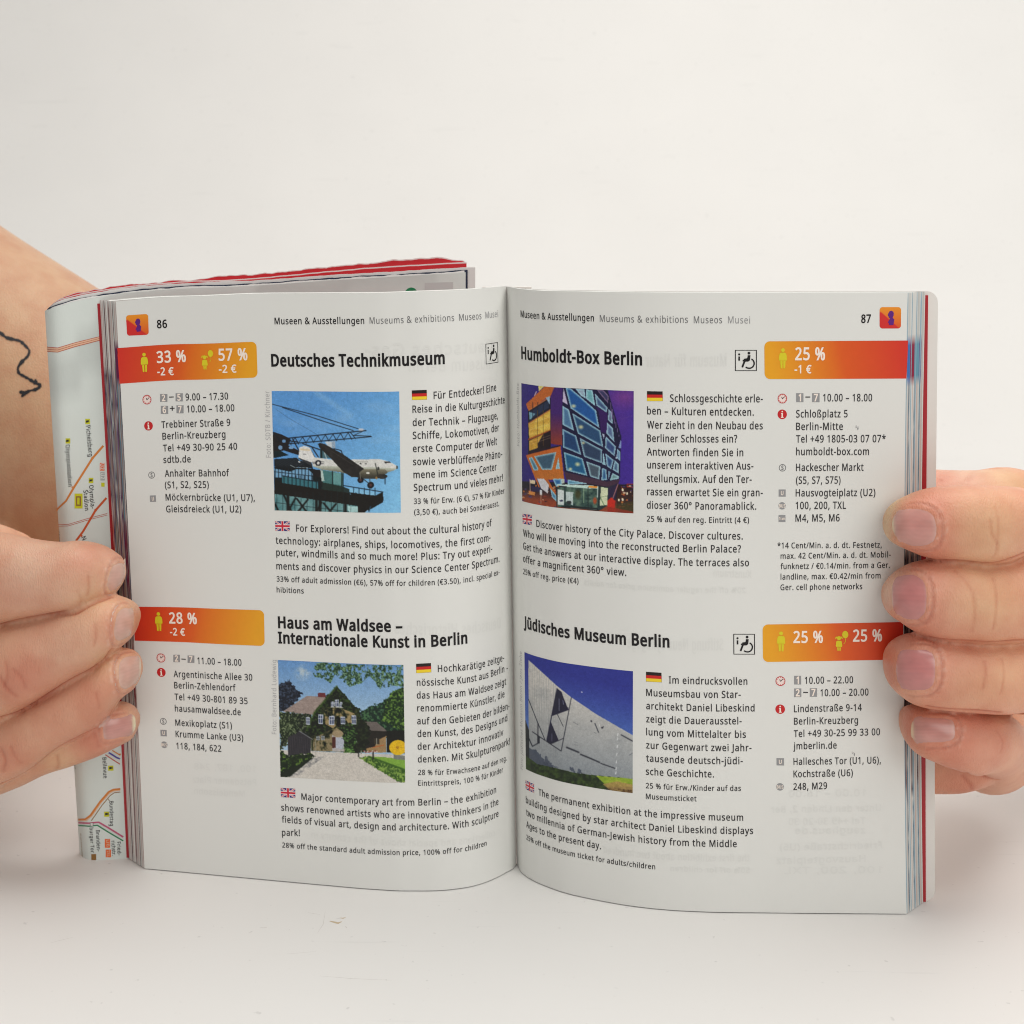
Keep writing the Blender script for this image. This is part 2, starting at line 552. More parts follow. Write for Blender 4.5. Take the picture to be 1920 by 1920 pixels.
# ------------------------------------------------------------------ letter outlines (cap height = 200)
GLYPHS = {
' ':'73;',
'!':'75;46,56 30,56 23,200 53,200|20,15 23,27 34,34 48,31 55,20 52,3 41,-4 32,-3 25,1',
'%':'233;55,203 73,199 86,186 94,167 97,140 94,114 86,94 73,81 55,77 37,81 24,94 16,114 14,140 16,167 24,186 36,199|55,185 45,183 39,174 34,140 39,106 45,98 55,95 64,98 71,106 76,140 71,174 64,183|183,200 72,0 50,0 161,200|177,123 195,119 208,106 216,87 219,60 216,34 209,14 196,1 177,-3 159,1 147,14 139,34 136,60 139,87 146,106 159,119|177,105 168,102 161,94 157,60 161,26 168,18 177,15 187,18 193,26 199,60 193,94 187,102',
'&':'205;85,203 102,201 118,193 129,181 133,167 133,151 127,136 113,121 94,108 148,55 158,73 167,100 192,100 179,63 164,40 204,0 171,0 147,24 128,10 109,1 89,-2 64,-2 38,7 23,22 15,48 19,74 33,93 58,111 44,129 36,143 34,159 36,175 41,185 52,195 67,201|73,96 52,81 42,64 42,42 51,28 67,20 91,20 113,26 131,39|84,183 65,177 58,162 62,143 78,122 102,140 109,157 108,167 103,176 95,181',
"'":'63;45,200 39,128 24,128 18,200',
'(':'84;11,77 17,127 32,168 52,200 76,200 58,172 46,142 39,110 36,77 39,45 46,13 58,-17 75,-44 52,-44 32,-13 17,27',
')':'84;73,77 67,27 53,-13 32,-44 9,-44 26,-17 38,13 45,45 48,77 45,110 38,142 26,172 8,200 32,200 50,173 67,127',
'*':'154;90,213 85,159 138,174 142,148 91,144 124,100 100,87 76,136 55,87 30,100 62,144 11,148 15,174 69,159 63,213',
'+':'160;90,109 146,109 146,89 90,89 90,31 70,31 70,89 14,89 14,109 70,109 70,167 90,167',
',':'75;54,29 30,-36 11,-36 25,32 52,32',
'-':'90;11,64 11,86 79,86 79,64',
'.':'75;20,15 23,27 34,34 48,31 55,20 52,3 41,-4 32,-3 25,1',
'/':'104;101,200 27,0 3,0 77,200',
'0':'160;146,100 141,48 133,28 122,13 107,3 88,-2 64,-1 47,7 36,16 25,34 15,77 16,137 22,161 32,180 49,196 69,202 96,201 113,194 127,180 137,161 144,137|38,100 42,55 53,30 63,22 76,18 90,19 102,25 115,46 121,87 118,141 114,158 106,171 96,179 84,182 66,180 56,173 48,162 42,146',
'1':'160;99,0 75,0 76,174 38,141 25,158 79,200 99,200',
'2':'160;146,0 13,0 13,20 94,103 107,123 112,142 112,156 107,168 100,175 88,181 73,182 57,179 29,163 16,179 31,190 59,201 90,202 113,195 130,178 136,165 137,146 135,131 128,113 107,86 45,22 146,22',
'3':'160;138,153 135,135 127,121 114,111 97,105 126,95 135,86 141,75 144,62 143,44 132,19 111,5 80,-2 42,-1 13,8 13,31 33,23 58,18 80,19 100,24 114,37 118,57 115,74 101,86 79,92 43,93 43,114 81,116 96,121 106,130 113,149 112,162 107,170 92,180 71,182 49,177 26,165 14,182 33,193 53,200 76,203 97,201 114,195 126,185 136,168',
'4':'160;155,45 125,45 125,0 102,0 102,45 6,45 6,66 100,201 125,201 125,68 155,68|102,131 102,175 91,155 30,68 102,68',
'5':'160;77,123 96,121 113,116 126,107 136,96 142,81 144,64 142,45 137,32 121,12 96,0 58,-2 23,6 18,8 18,31 53,20 73,18 90,21 103,27 111,35 117,45 119,58 114,82 100,96 75,102 35,98 22,106 30,200 130,200 130,178 51,178 46,120',
'6':'160;15,85 18,120 23,144 33,166 45,181 61,193 81,200 107,203 132,200 132,179 112,183 90,181 72,175 59,164 46,140 40,102 59,118 83,125 109,122 131,109 143,90 147,64 143,36 130,15 114,3 93,-2 70,-1 51,6 35,19 25,35 17,60|83,18 99,21 112,29 120,44 123,64 120,82 113,95 101,103 84,106 69,104 54,96 45,84 40,69 44,49 53,33 67,21',
'7':'160;38,0 120,178 12,178 12,200 146,200 146,181 65,0',
'8':'160;80,203 100,201 114,196 128,186 135,176 140,155 136,136 123,120 102,106 122,94 135,82 144,67 146,52 142,29 128,12 108,1 81,-3 52,1 31,11 18,28 14,51 16,67 24,82 37,94 55,104 35,119 25,134 20,152 23,173 30,184 43,194 60,201|38,51 42,34 51,24 61,19 80,17 98,19 111,26 119,38 122,52 119,65 111,76 97,85 76,94 48,76 40,65|80,183 66,181 54,175 47,166 44,154 46,142 53,132 81,115 107,132 114,143 115,154 113,166 106,175 94,181',
'9':'160;146,115 143,81 138,56 128,34 116,19 100,7 80,0 54,-3 29,0 29,21 50,17 71,19 89,25 102,36 115,60 121,98 101,82 77,75 52,78 30,91 18,110 14,135 18,163 32,185 48,197 69,202 92,201 110,194 126,181 136,165 144,140|78,182 62,179 49,171 41,156 39,141 40,122 46,108 56,98 72,94 89,95 105,102 115,113 121,129 118,149 109,167 95,179',
':':'75;20,15 23,27 34,34 48,31 55,20 52,3 41,-4 32,-3 25,1|20,135 23,147 34,154 48,151 55,140 52,123 41,116 32,117 25,120',
';':'75;51,29 27,-36 9,-36 23,32 49,32|20,135 22,147 33,154 48,151 54,140 51,123 40,116 32,117 25,120',
'?':'122;39,64 41,82 47,95 88,137 91,149 90,162 80,176 65,181 38,179 12,169 3,189 43,202 65,203 82,200 96,193 109,178 114,159 112,137 102,120 64,82 60,72 59,56 39,56|33,15 36,27 47,34 61,31 67,20 64,3 54,-4 45,-3 38,1',
'A':'179;153,0 129,62 49,62 25,0 0,0 78,201 101,201 179,0|99,145 89,175 58,84 121,84',
'B':'182;84,200 110,198 130,194 146,186 155,174 160,150 156,130 143,114 122,105 145,97 160,85 167,64 165,40 161,29 151,17 126,4 103,0 27,0 27,200|89,115 111,117 127,125 134,144 133,155 130,165 123,171 107,177 52,178 52,115|52,94 52,21 110,23 123,27 134,37 139,51 140,64 135,77 127,86 104,93',
'C':'177;113,181 87,176 64,162 50,137 44,109 45,82 50,62 58,45 71,32 87,23 107,19 132,21 161,27 161,5 134,-1 101,-3 81,0 63,7 48,17 36,30 27,46 21,64 17,111 21,132 29,155 42,174 55,186 86,200 128,202 150,198 168,191 158,170 135,178',
'D':'204;187,102 184,71 178,52 164,30 145,15 127,6 106,2 27,0 27,200 103,199 123,196 147,186 165,171 178,150 184,132|161,101 159,125 154,140 147,153 134,165 122,172 102,177 52,178 52,22 107,24 135,37 153,59 160,83',
'E':'156;139,0 27,0 27,200 139,200 139,178 52,178 52,162 52,115 134,115 134,94 52,94 52,22 139,22',
'F':'145;52,0 27,0 27,200 139,200 139,178 52,178 52,107 134,107 134,101 134,85 52,85',
'G':'204;114,106 183,106 183,8 137,-2 91,-1 61,10 46,21 34,34 26,51 20,70 18,115 27,148 36,165 49,179 77,196 105,202 145,201 180,191 171,169 147,177 123,181 97,178 78,171 57,152 48,134 45,118 44,94 48,67 56,49 68,35 84,25 106,20 134,20 158,24 158,83 114,83',
'H':'208;180,0 155,0 155,93 52,93 52,0 27,0 27,200 52,200 52,115 78,115 155,115 155,200 180,200',
'I':'95;83,0 11,0 11,15 35,20 35,180 11,185 11,200 83,200 83,185 60,180 60,140 60,20 83,15',
'J':'76;-1,-53 -22,-50 -22,-28 -4,-31 8,-30 17,-24 24,-15 26,1 26,200 51,200 49,-15 43,-32 32,-44 17,-51',
'K':'173;173,0 144,0 73,96 52,78 52,0 27,0 27,200 52,200 52,101 141,200 170,200 91,113',
'L':'147;27,0 27,200 52,200 52,22 140,22 140,0',
'M':'254;115,0 49,175 50,0 27,0 27,200 64,200 126,36 190,200 227,200 227,0 202,0 204,175 136,0',
'N':'213;186,0 156,0 49,166 50,0 27,0 27,200 56,200 163,34 162,200 186,200',
'O':'219;202,100 200,78 194,53 186,37 175,22 162,11 145,3 126,-2 104,-3 83,0 64,7 49,16 37,29 28,45 21,63 17,108 25,148 33,165 44,179 58,190 75,198 95,202 117,203 149,196 165,187 178,175 188,160 196,142|44,100 46,72 55,48 69,31 89,21 120,20 143,27 159,41 171,66 175,109 169,141 155,165 133,178 118,181 94,180 80,176 66,166 57,156 49,139',
'P':'169;80,200 114,196 127,191 141,181 148,171 154,154 153,123 142,102 120,86 96,79 52,78 52,0 27,0 27,200|78,178 52,178 52,99 86,100 104,104 119,112 127,124 128,149 120,166 101,176',
'Q':'219;202,100 198,66 187,38 169,16 143,2 191,-48 155,-48 117,-3 93,-2 73,3 56,11 40,26 30,41 23,58 18,84 17,108 25,148 33,165 44,179 58,190 75,198 95,202 117,203 149,196 165,187 178,175 188,160 196,142|44,100 46,72 55,48 69,31 89,21 120,20 143,27 159,41 171,66 175,109 169,141 155,165 133,178 118,181 94,180 80,176 66,166 57,156 49,139',
'R':'174;82,200 105,198 127,192 140,183 151,168 155,143 151,119 137,101 115,90 170,0 141,0 92,83 87,83 52,83 52,0 27,0 27,200|81,178 52,178 52,104 103,106 118,114 126,126 129,148 123,165 108,175',
'S':'154;141,54 138,37 132,23 121,12 103,2 85,-2 58,-3 33,1 14,7 14,31 51,20 84,20 106,29 115,47 114,62 105,74 91,83 43,104 31,113 23,125 17,143 18,163 23,176 35,189 55,199 76,203 107,200 136,192 128,170 90,180 71,180 59,177 46,167 42,149 46,135 56,125 109,101 127,89 137,74',
'T':'156;90,0 65,0 65,178 3,178 3,200 153,200 153,178 90,178',
'U':'205;179,71 176,46 169,29 157,15 141,5 120,-1 92,-2 69,2 50,13 36,28 26,55 25,200 50,200 51,64 56,44 67,29 85,21 115,20 135,27 148,41 154,67 154,200 179,200',
'V':'168;168,200 97,0 71,0 0,200 26,200 74,64 84,28 97,72 141,200',
'W':'261;257,200 204,0 178,0 129,171 82,0 56,0 3,200 30,200 63,70 70,30 81,78 116,200 142,200 181,72 190,30 231,200',
'X':'164;163,0 134,0 82,87 28,0 1,0 68,104 5,200 33,200 82,122 132,200 158,200 96,105',
'Y':'159;79,102 131,200 159,200 92,78 92,0 67,0 67,76 0,200 27,200',
'Z':'160;149,0 11,0 11,19 116,178 14,178 14,200 146,200 146,181 41,22 149,22',
'a':'157;81,153 99,151 114,146 124,137 131,125 134,102 134,0 117,0 111,21 97,8 84,0 66,-3 47,-2 26,8 15,25 13,42 15,57 20,66 31,76 60,87 110,90 107,118 95,130 83,133 68,132 37,121 29,140 56,150|88,73 60,69 44,59 38,41 44,25 55,19 70,17 87,21 100,30 108,45 110,73',
'b':'172;48,161 47,130 72,149 102,152 120,148 131,142 144,128 150,116 157,84 154,46 142,20 134,11 120,2 100,-3 79,-1 63,5 46,19 41,0 24,0 24,213 48,213|91,132 71,129 58,119 51,101 48,75 52,45 60,29 75,20 91,18 109,21 121,32 129,51 131,75 129,100 121,118 109,129',
'c':'134;84,-3 53,3 32,19 19,45 16,81 21,110 36,134 58,148 89,153 108,151 125,145 118,124 87,131 63,126 54,119 47,109 41,79 46,44 52,33 60,25 71,20 87,19 103,20 123,27 123,5 104,-1',
'd':'172;77,-3 58,0 46,5 32,17 25,28 20,41 16,65 20,109 25,122 37,138 47,145 64,152 83,153 98,150 111,143 125,131 124,213 148,213 148,0 129,0 124,20 104,3|81,18 101,21 114,31 122,47 124,75 120,104 112,121 102,129 81,132 63,129 51,117 43,98 41,74 43,50 51,32 63,21',
'e':'158;82,153 108,148 130,131 142,104 144,70 41,70 43,53 54,32 73,20 105,19 137,29 137,7 114,0 77,-2 50,6 30,24 18,51 17,91 20,107 28,125 37,135 51,146 63,151|82,133 66,130 54,121 45,108 41,90 118,90 116,107 109,121 98,130',
'f':'96;93,131 55,131 55,0 31,0 31,131 4,131 4,143 31,151 34,185 45,204 65,213 90,214 108,209 102,190 80,194 65,189 57,175 55,150 93,150',
'g':'172;77,153 104,147 124,130 129,150 148,150 148,-3 146,-26 137,-45 126,-56 107,-64 87,-67 55,-65 27,-58 27,-35 45,-42 67,-46 87,-47 104,-42 116,-32 121,-22 125,20 110,6 95,-1 70,-2 51,2 36,13 25,29 20,42 16,66 20,107 32,132 51,148|80,132 64,128 50,115 43,95 41,68 45,45 54,29 68,19 84,17 104,22 116,33 123,51 124,80 121,105 114,119 100,129',
'h':'173;48,150 47,129 66,146 91,152 123,148 141,135 147,123 150,107 150,0 126,0 124,112 113,127 92,132 69,127 55,113 49,86 48,0 24,0 24,213 48,213',
'i':'72;48,150 48,0 24,0 24,150|36,206 47,202 51,191 47,180 36,175 25,180 22,191 25,202',
'j':'72;6,-67 -15,-64 -15,-44 9,-46 18,-42 22,-35 24,150 48,150 47,-35 43,-49 35,-59 23,-65|22,191 25,202 36,206 47,202 51,191 47,180 36,175 25,180',
'k':'150;48,102 48,77 114,150 143,150 82,86 147,0 117,0 65,70 48,55 48,0 24,0 24,213 48,213',
'l':'72;48,0 24,0 24,213 48,213',
'm':'262;189,153 206,151 220,146 230,136 236,123 239,98 239,0 215,0 214,109 209,121 203,127 184,132 162,127 153,120 147,109 144,89 144,0 119,0 118,110 114,120 108,127 89,132 67,127 54,113 49,86 48,0 24,0 24,150 44,150 49,130 59,141 74,150 91,153 109,151 127,143 140,128 158,145 171,151',
'n':'173;96,153 114,151 129,146 140,136 147,123 150,98 150,0 126,0 124,112 113,127 92,132 71,129 64,124 56,115 49,84 48,0 24,0 24,150 44,150 49,130 58,140 69,147',
'o':'169;154,75 149,42 135,18 113,2 81,-3 51,5 31,23 18,50 16,81 22,113 37,136 60,149 90,153 117,146 138,129 151,104|41,75 43,55 48,39 58,26 68,20 89,18 105,22 116,31 124,45 129,71 126,99 116,119 102,130 79,132 57,124 45,104',
'p':'172;95,153 108,152 126,145 140,134 147,123 153,109 157,85 156,63 153,42 147,28 137,14 124,4 108,-2 89,-3 75,0 61,7 47,19 48,-67 24,-67 24,150 44,150 48,130 68,147|91,132 71,129 58,119 51,103 48,75 51,47 59,30 74,20 91,18 107,21 120,32 128,49 131,76 129,99 121,117 109,128',
'q':'172;124,-3 125,20 100,1 70,-2 52,2 41,8 25,28 16,57 17,98 28,126 35,136 49,146 68,152 93,151 109,144 125,130 129,150 148,150 148,-67 124,-67|81,18 101,21 114,30 121,47 124,75 122,100 115,118 101,129 81,132 63,129 51,117 43,98 41,74 43,51 51,33 63,21',
'r':'116;94,153 111,151 108,129 92,131 80,128 66,121 57,111 49,86 48,0 24,0 24,150 44,150 48,123 58,136 69,145 82,151',
's':'134;122,41 120,28 114,17 105,8 90,1 71,-2 50,-2 32,0 15,7 15,29 43,19 71,17 89,23 98,37 96,47 89,55 36,80 20,93 15,105 15,118 23,137 38,147 64,153 93,151 118,143 110,123 82,132 59,132 44,127 38,115 41,105 48,99 93,79 110,69 119,57',
't':'101;74,17 95,20 95,2 75,-3 56,-1 37,9 27,28 26,131 4,131 4,143 26,153 36,185 50,185 50,150 94,150 94,131 50,131 51,35 59,22',
'u':'173;149,150 149,0 129,0 125,20 108,5 86,-2 60,-1 38,8 27,24 23,43 22,150 47,150 48,41 53,29 60,23 80,18 104,22 118,37 124,64 125,150',
'v':'142;57,0 0,150 26,150 71,22 116,150 142,150 85,0',
'w':'220;121,85 109,125 101,90 72,0 44,0 3,150 29,150 59,25 97,150 124,150 160,26 192,150 217,150 175,0 146,0',
'x':'148;59,77 8,150 36,150 74,94 113,150 140,150 89,77 143,0 115,0 74,60 33,0 5,0',
'y':'143;0,150 27,150 62,57 72,24 116,150 143,150 72,-34 56,-57 34,-66 3,-65 3,-45 24,-47 39,-41 50,-28 61,-1',
'z':'132;121,0 11,0 11,16 92,131 16,131 16,150 119,150 119,132 39,19 121,19',
'°':'120;60,117 42,120 28,129 19,142 15,160 18,177 27,191 41,200 60,203 78,200 92,191 101,177 104,160 101,142 92,129 78,120|60,133 78,139 84,147 86,160 85,171 80,179 72,185 60,187 48,185 40,179 35,171 34,160 36,147 42,139',
'Ä':'179;153,0 129,62 49,62 25,0 0,0 78,201 101,201 179,0|99,145 89,175 58,84 121,84|50,241 53,250 63,254 73,250 76,241 73,231 63,227 53,231|103,241 105,250 115,254 126,250 129,241 126,231 115,227 105,231',
'Ö':'219;202,100 200,78 194,53 186,37 175,22 162,11 145,3 126,-2 104,-3 83,0 64,7 49,16 37,29 28,45 21,63 17,108 25,148 33,165 44,179 58,190 75,198 95,202 117,203 149,196 165,187 178,175 188,160 196,142|44,100 46,72 55,48 69,31 89,21 120,20 143,27 159,41 171,66 175,109 169,141 155,165 133,178 118,181 94,180 80,176 66,166 57,156 49,139|70,241 73,250 83,254 94,250 97,241 94,231 83,227 73,231|123,241 126,250 136,254 146,250 149,241 146,231 136,227 126,231',
'Ü':'205;179,71 176,46 169,29 157,15 141,5 120,-1 92,-2 69,2 50,13 36,28 26,55 25,200 50,200 51,64 56,44 67,29 85,21 115,20 135,27 148,41 154,67 154,200 179,200|63,241 66,250 76,254 87,250 90,241 87,231 76,227 66,231|116,241 119,250 129,254 139,250 142,241 139,231 129,227 119,231',
'ß':'177;146,173 140,153 111,125 107,115 112,105 147,79 160,62 164,51 164,35 156,14 142,3 120,-3 94,-1 71,7 71,29 96,19 122,18 135,25 140,41 134,58 94,90 87,99 84,109 84,120 88,130 119,161 120,179 116,185 106,191 79,193 58,186 51,179 49,169 48,0 24,0 24,168 26,180 32,193 44,205 61,212 81,214 107,212 124,207 137,198 144,186',
'ä':'157;81,153 99,151 114,146 124,137 131,125 134,102 134,0 117,0 111,21 97,8 84,0 66,-3 47,-2 26,8 15,25 13,42 15,57 20,66 31,76 60,87 110,90 107,118 95,130 83,133 68,132 37,121 29,140 56,150|88,73 60,69 44,59 38,41 44,25 55,19 70,17 87,21 100,30 108,45 110,73|39,191 42,200 53,204 63,200 66,191 63,181 53,177 42,181|92,191 95,200 105,204 115,200 118,191 115,181 105,177 95,181',
'é':'158;82,153 108,148 130,131 142,104 144,70 41,70 43,53 54,32 73,20 105,19 137,29 137,7 114,0 77,-2 50,6 30,24 18,51 17,91 20,107 28,125 37,135 51,146 63,151|82,133 66,130 54,121 45,108 41,90 118,90 116,107 109,121 98,130|121,212 81,170 65,170 92,215 121,215',
'ö':'169;154,75 149,42 135,18 113,2 81,-3 51,5 31,23 18,50 16,81 22,113 37,136 60,149 90,153 117,146 138,129 151,104|41,75 43,55 48,39 58,26 68,20 89,18 105,22 116,31 124,45 129,71 126,99 116,119 102,130 79,132 57,124 45,104|46,191 49,200 59,204 69,200 72,191 69,181 59,177 49,181|98,191 101,200 111,204 121,200 124,191 121,181 111,177 101,181',
'ü':'173;149,150 149,0 129,0 125,20 108,5 86,-2 60,-1 38,8 27,24 23,43 22,150 47,150 48,41 53,29 60,23 80,18 104,22 118,37 124,64 125,150|47,191 50,200 61,204 71,200 74,191 71,181 61,177 50,181|100,191 103,200 113,204 123,200 126,191 123,181 113,177 103,181',
'–':'140;11,64 11,86 129,86 129,64',
'€':'160;106,203 133,199 157,190 146,169 115,180 99,180 85,177 74,169 65,158 54,127 122,127 122,109 52,109 51,93 52,87 113,87 113,69 54,69 64,42 80,26 95,21 111,19 150,28 150,6 129,-1 107,-3 82,1 61,11 40,35 29,69 6,69 6,87 27,87 27,109 6,109 6,127 29,127 40,163 50,179 60,188 81,199',
}
# ------------------------------------------------------------------ lettering
CONDENSE = 0.76
_glyph = {}
_ratio = []


def glyph(ch, weight):
    key = (ch, weight)
    if key in _glyph: return _glyph[key]
    adv, body = GLYPHS.get(ch, GLYPHS['?']).split(';')
    adv = int(adv) / 200 * CONDENSE
    V, F = np.zeros((0, 2)), np.zeros((0, 3), int)
    if body:
        loops = [[(int(a) / 200 * CONDENSE, int(b) / 200) for a, b in (q.split(',') for q in c.split())] for c in body.split('|')]
        def box(c): xs = [p[0] for p in c]; ys = [p[1] for p in c]; return min(xs), min(ys), max(xs), max(ys)
        bx = [box(c) for c in loops]
        inside = lambda a, b: a[0] > b[0] and a[1] > b[1] and a[2] < b[2] and a[3] < b[3]
        outer = [i for i in range(len(loops)) if not any(inside(bx[i], bx[j]) for j in range(len(loops)) if j != i)]
        parts = []
        for i in outer:      # every outline with its own holes is filled apart
            cu = bpy.data.curves.new('g', 'CURVE'); cu.dimensions = '2D'; cu.fill_mode = 'FRONT'
            for c in [loops[i]] + [loops[j] for j in range(len(loops)) if j not in outer and inside(bx[j], bx[i])]:
                sp = cu.splines.new('POLY'); sp.points.add(len(c) - 1)
                for p, (x, y) in zip(sp.points, c): p.co = (x, y, 0, 1)
                sp.use_cyclic_u = True
            cu.offset = weight
            ob = bpy.data.objects.new('g', cu)
            me = ob.to_mesh()
            v = np.array([v.co[:2] for v in me.vertices]).reshape(-1, 2)
            me.calc_loop_triangles()
            f = np.array([t.vertices[:] for t in me.loop_triangles]).reshape(-1, 3)
            ob.to_mesh_clear(); bpy.data.objects.remove(ob); bpy.data.curves.remove(cu)
            parts.append((v, f))
        V, F = join_np(parts)
    _glyph[key] = (adv, V, F)
    return _glyph[key]


def layout(text, weight):
    x = 0; parts = []
    track = 0.065 if weight < 0.04 else 0.06
    for ch in text:
        a, V, F = glyph(ch, weight)
        if len(V): parts.append((V + (x, 0), F))
        x += a + track
    V, F = join_np(parts)
    x0, x1 = V[:, 0].min(), V[:, 0].max()
    V[:, 0] -= x0
    return V, F, x1 - x0


REG, SEMI, BOLD = 0.017, 0.034, 0.047
FR = {  # picture frames the measurements were read in: origin and scale
 'A': (0, 420, 3.6923), 'B': (0, 920, 3.6923), 'C': (80, 1280, 3.6923), 'F': (480, 480, 3.6923),
 'G': (940, 520, 3.6923), 'H': (1400, 520, 4.8), 'K': (480, 960, 3.84), 'M': (950, 940, 3.84),
 'N': (950, 1380, 3.84), 'P': (1400, 1380, 4.8), 'Q': (480, 1400, 3.84), 'R': (740, 1200, 7.68),
 'S': (1440, 1180, 6.0), 'T': (230, 570, 7.111), 'U': (740, 700, 6.4), 'V': (1440, 1000, 6.857),
 'W': (1420, 720, 6.857), 'X': (970, 1400, 8.0), 'Y': (80, 760, 6.857), 'Z': (100, 1400, 8.0),
 'D': (500, 720, 7.385), 'E': (970, 710, 7.385), 'J': (960, 1180, 7.68), 'O': (490, 1200, 6.4)}


def fr(k, x, y):
    ox, oy, s = FR[k]
    return ox + x / s, oy + y / s


OFF_FILL, OFF_TEXT = 0.035, 0.06
HT = 148.0


def text_line(pg, page, k, x0, y0, x1, y1, text, cap, weight=REG, mat=None, off=OFF_TEXT, name='text_line', mirror=False):
    sa, ta = pg.inv(*fr(k, x0, y0)); sb, tb = pg.inv(*fr(k, x1, y1))
    V, F, w = layout(text, weight)
    if mirror: V[:, 0] = w - V[:, 0]
    L = abs(sb - sa) if not mirror else abs(sb - sa)
    if abs(ta - tb) * HT > 6:     # upright credit line
        Lv = abs(tb - ta) * HT
        tt = (V[:, 0] / w * (tb - ta)) + ta
        ss = sa + (sb - sa) * V[:, 0] / w + V[:, 1] * cap * (1 if pg.sgn < 0 else -1)
    else:
        f = V[:, 0] / w
        ss = sa + (sb - sa) * f
        tt = ta + (tb - ta) * f + V[:, 1] * cap / HT
    P = pg.at(ss, tt, off)
    _ratio.append((w * cap and abs(sb - sa) / (w * cap), text))
    return link(name, mesh_np(name, P, F, smooth=False), page, mat or M_ink_grey)


def strip_fill(pg, page, s0, s1, tlo, thi, name, mat, off=OFF_FILL, nu=24, nv=10, colf=None):
    """fills between two edges tlo(f), thi(f) for f in 0..1"""
    f = np.linspace(0, 1, nu); g = np.linspace(0, 1, nv)
    Fg, Gg = np.meshgrid(f, g, indexing='ij')
    lo = tlo(Fg); hi = thi(Fg)
    S = s0(Gg) + (s1(Gg) - s0(Gg)) * Fg
    T = lo + (hi - lo) * Gg
    P = pg.at(S.ravel(), T.ravel(), off)
    C = colf(Fg.ravel(), Gg.ravel()) if colf else None
    return link(name, mesh_np(name, P, grid_faces(nu, nv), cols=C), page, mat)


def quad_fill(pg, page, corners, name, mat, off=OFF_FILL, nu=16, nv=8, colf=None, rc=None, rmm=0.0):
    """corners TL TR BR BL in picture pixels; rc = which corners are rounded (by rmm)"""
    st = [pg.inv(*c) for c in corners]
    (sa, ta), (sb, tb), (sc, tc), (sd, td) = st
    f = np.linspace(0, 1, nu)
    if rmm:
        W = abs(sb - sa); e = min(rmm / W, 0.5)
        e_pts = e * (1 - np.cos(np.linspace(0, math.pi / 2, 7)))
        mid = np.linspace(e, 1 - e, nu)[1:-1]
        f = np.concatenate([e_pts, mid, 1 - e_pts[::-1]])
    g = np.linspace(0, 1, nv)
    A, Bv = [], []
    Fg, Gg = np.meshgrid(f, g, indexing='ij')
    S = (sa * (1 - Fg) + sb * Fg) * (1 - Gg) + (sd * (1 - Fg) + sc * Fg) * Gg
    T = (ta * (1 - Fg) + tb * Fg) * (1 - Gg) + (td * (1 - Fg) + tc * Fg) * Gg
    if rmm:
        Hh = abs(ta - td) * HT
        W = abs(sb - sa)
        cut_t = np.zeros(len(f)); cut_b = np.zeros(len(f))
        for i, ff in enumerate(f):
            for side, dist in (('l', ff * W), ('r', (1 - ff) * W)):
                if dist < rmm:
                    c = (rmm - math.sqrt(max(rmm ** 2 - (rmm - dist) ** 2, 0))) / Hh
                    if 'T' + side in rc: cut_t[i] = max(cut_t[i], c)
                    if 'B' + side in rc: cut_b[i] = max(cut_b[i], c)
        G2 = cut_t[:, None] + (1 - cut_t - cut_b)[:, None] * g[None, :]
        S = (sa * (1 - Fg) + sb * Fg) * (1 - G2) + (sd * (1 - Fg) + sc * Fg) * G2
        T = (ta * (1 - Fg) + tb * Fg) * (1 - G2) + (td * (1 - Fg) + tc * Fg) * G2
    P = pg.at(S.ravel(), T.ravel(), off)
    C = colf(Fg.ravel(), Gg.ravel()) if colf else None
    return link(name, mesh_np(name, P, grid_faces(len(f), nv), cols=C), page, mat)


ALLC = ('Tl', 'Tr', 'Bl', 'Br')


def shape2d(pg, page, c, unit, polys, name, mat, off=OFF_TEXT, parent=None):
    """small flat figure: polygons (with unit mm) round the centre pixel c, up = page up"""
    s0, t0 = pg.inv(*c)
    cu = bpy.data.curves.new('g', 'CURVE'); cu.dimensions = '2D'; cu.fill_mode = 'FRONT'
    for pts in polys:
        sp = cu.splines.new('POLY'); sp.points.add(len(pts) - 1)
        for p, (x, y) in zip(sp.points, pts): p.co = (x, y, 0, 1)
        sp.use_cyclic_u = True
    ob = bpy.data.objects.new('g', cu); me = ob.to_mesh()
    V = np.array([v.co[:2] for v in me.vertices]); me.calc_loop_triangles()
    F = np.array([t.vertices[:] for t in me.loop_triangles])
    ob.to_mesh_clear(); bpy.data.objects.remove(ob); bpy.data.curves.remove(cu)
    P = pg.at(s0 + pg.sgn * V[:, 0] * unit, t0 + V[:, 1] * unit / HT, off)
    return link(name, mesh_np(name, P, F, smooth=False), page, mat)


def circ(cx, cy, r, n=24, ry=None, a0=0, a1=2 * math.pi, end=False):
    ry = ry or r
    return [(cx + r * math.cos(a0 + (a1 - a0) * i / n), cy + ry * math.sin(a0 + (a1 - a0) * i / n)) for i in range(n + (1 if end else 0))]


def bar(x0, y0, x1, y1, w):
    dx, dy = x1 - x0, y1 - y0; L = math.hypot(dx, dy); nx, ny = -dy / L * w / 2, dx / L * w / 2
    return [(x0 + nx, y0 + ny), (x1 + nx, y1 + ny), (x1 - nx, y1 - ny), (x0 - nx, y0 - ny)]


def arc_band(cx, cy, r0, r1, a0, a1, n=22):
    return circ(cx, cy, r1, n, None, a0, a1, True) + circ(cx, cy, r0, n, None, a0, a1, True)[::-1]


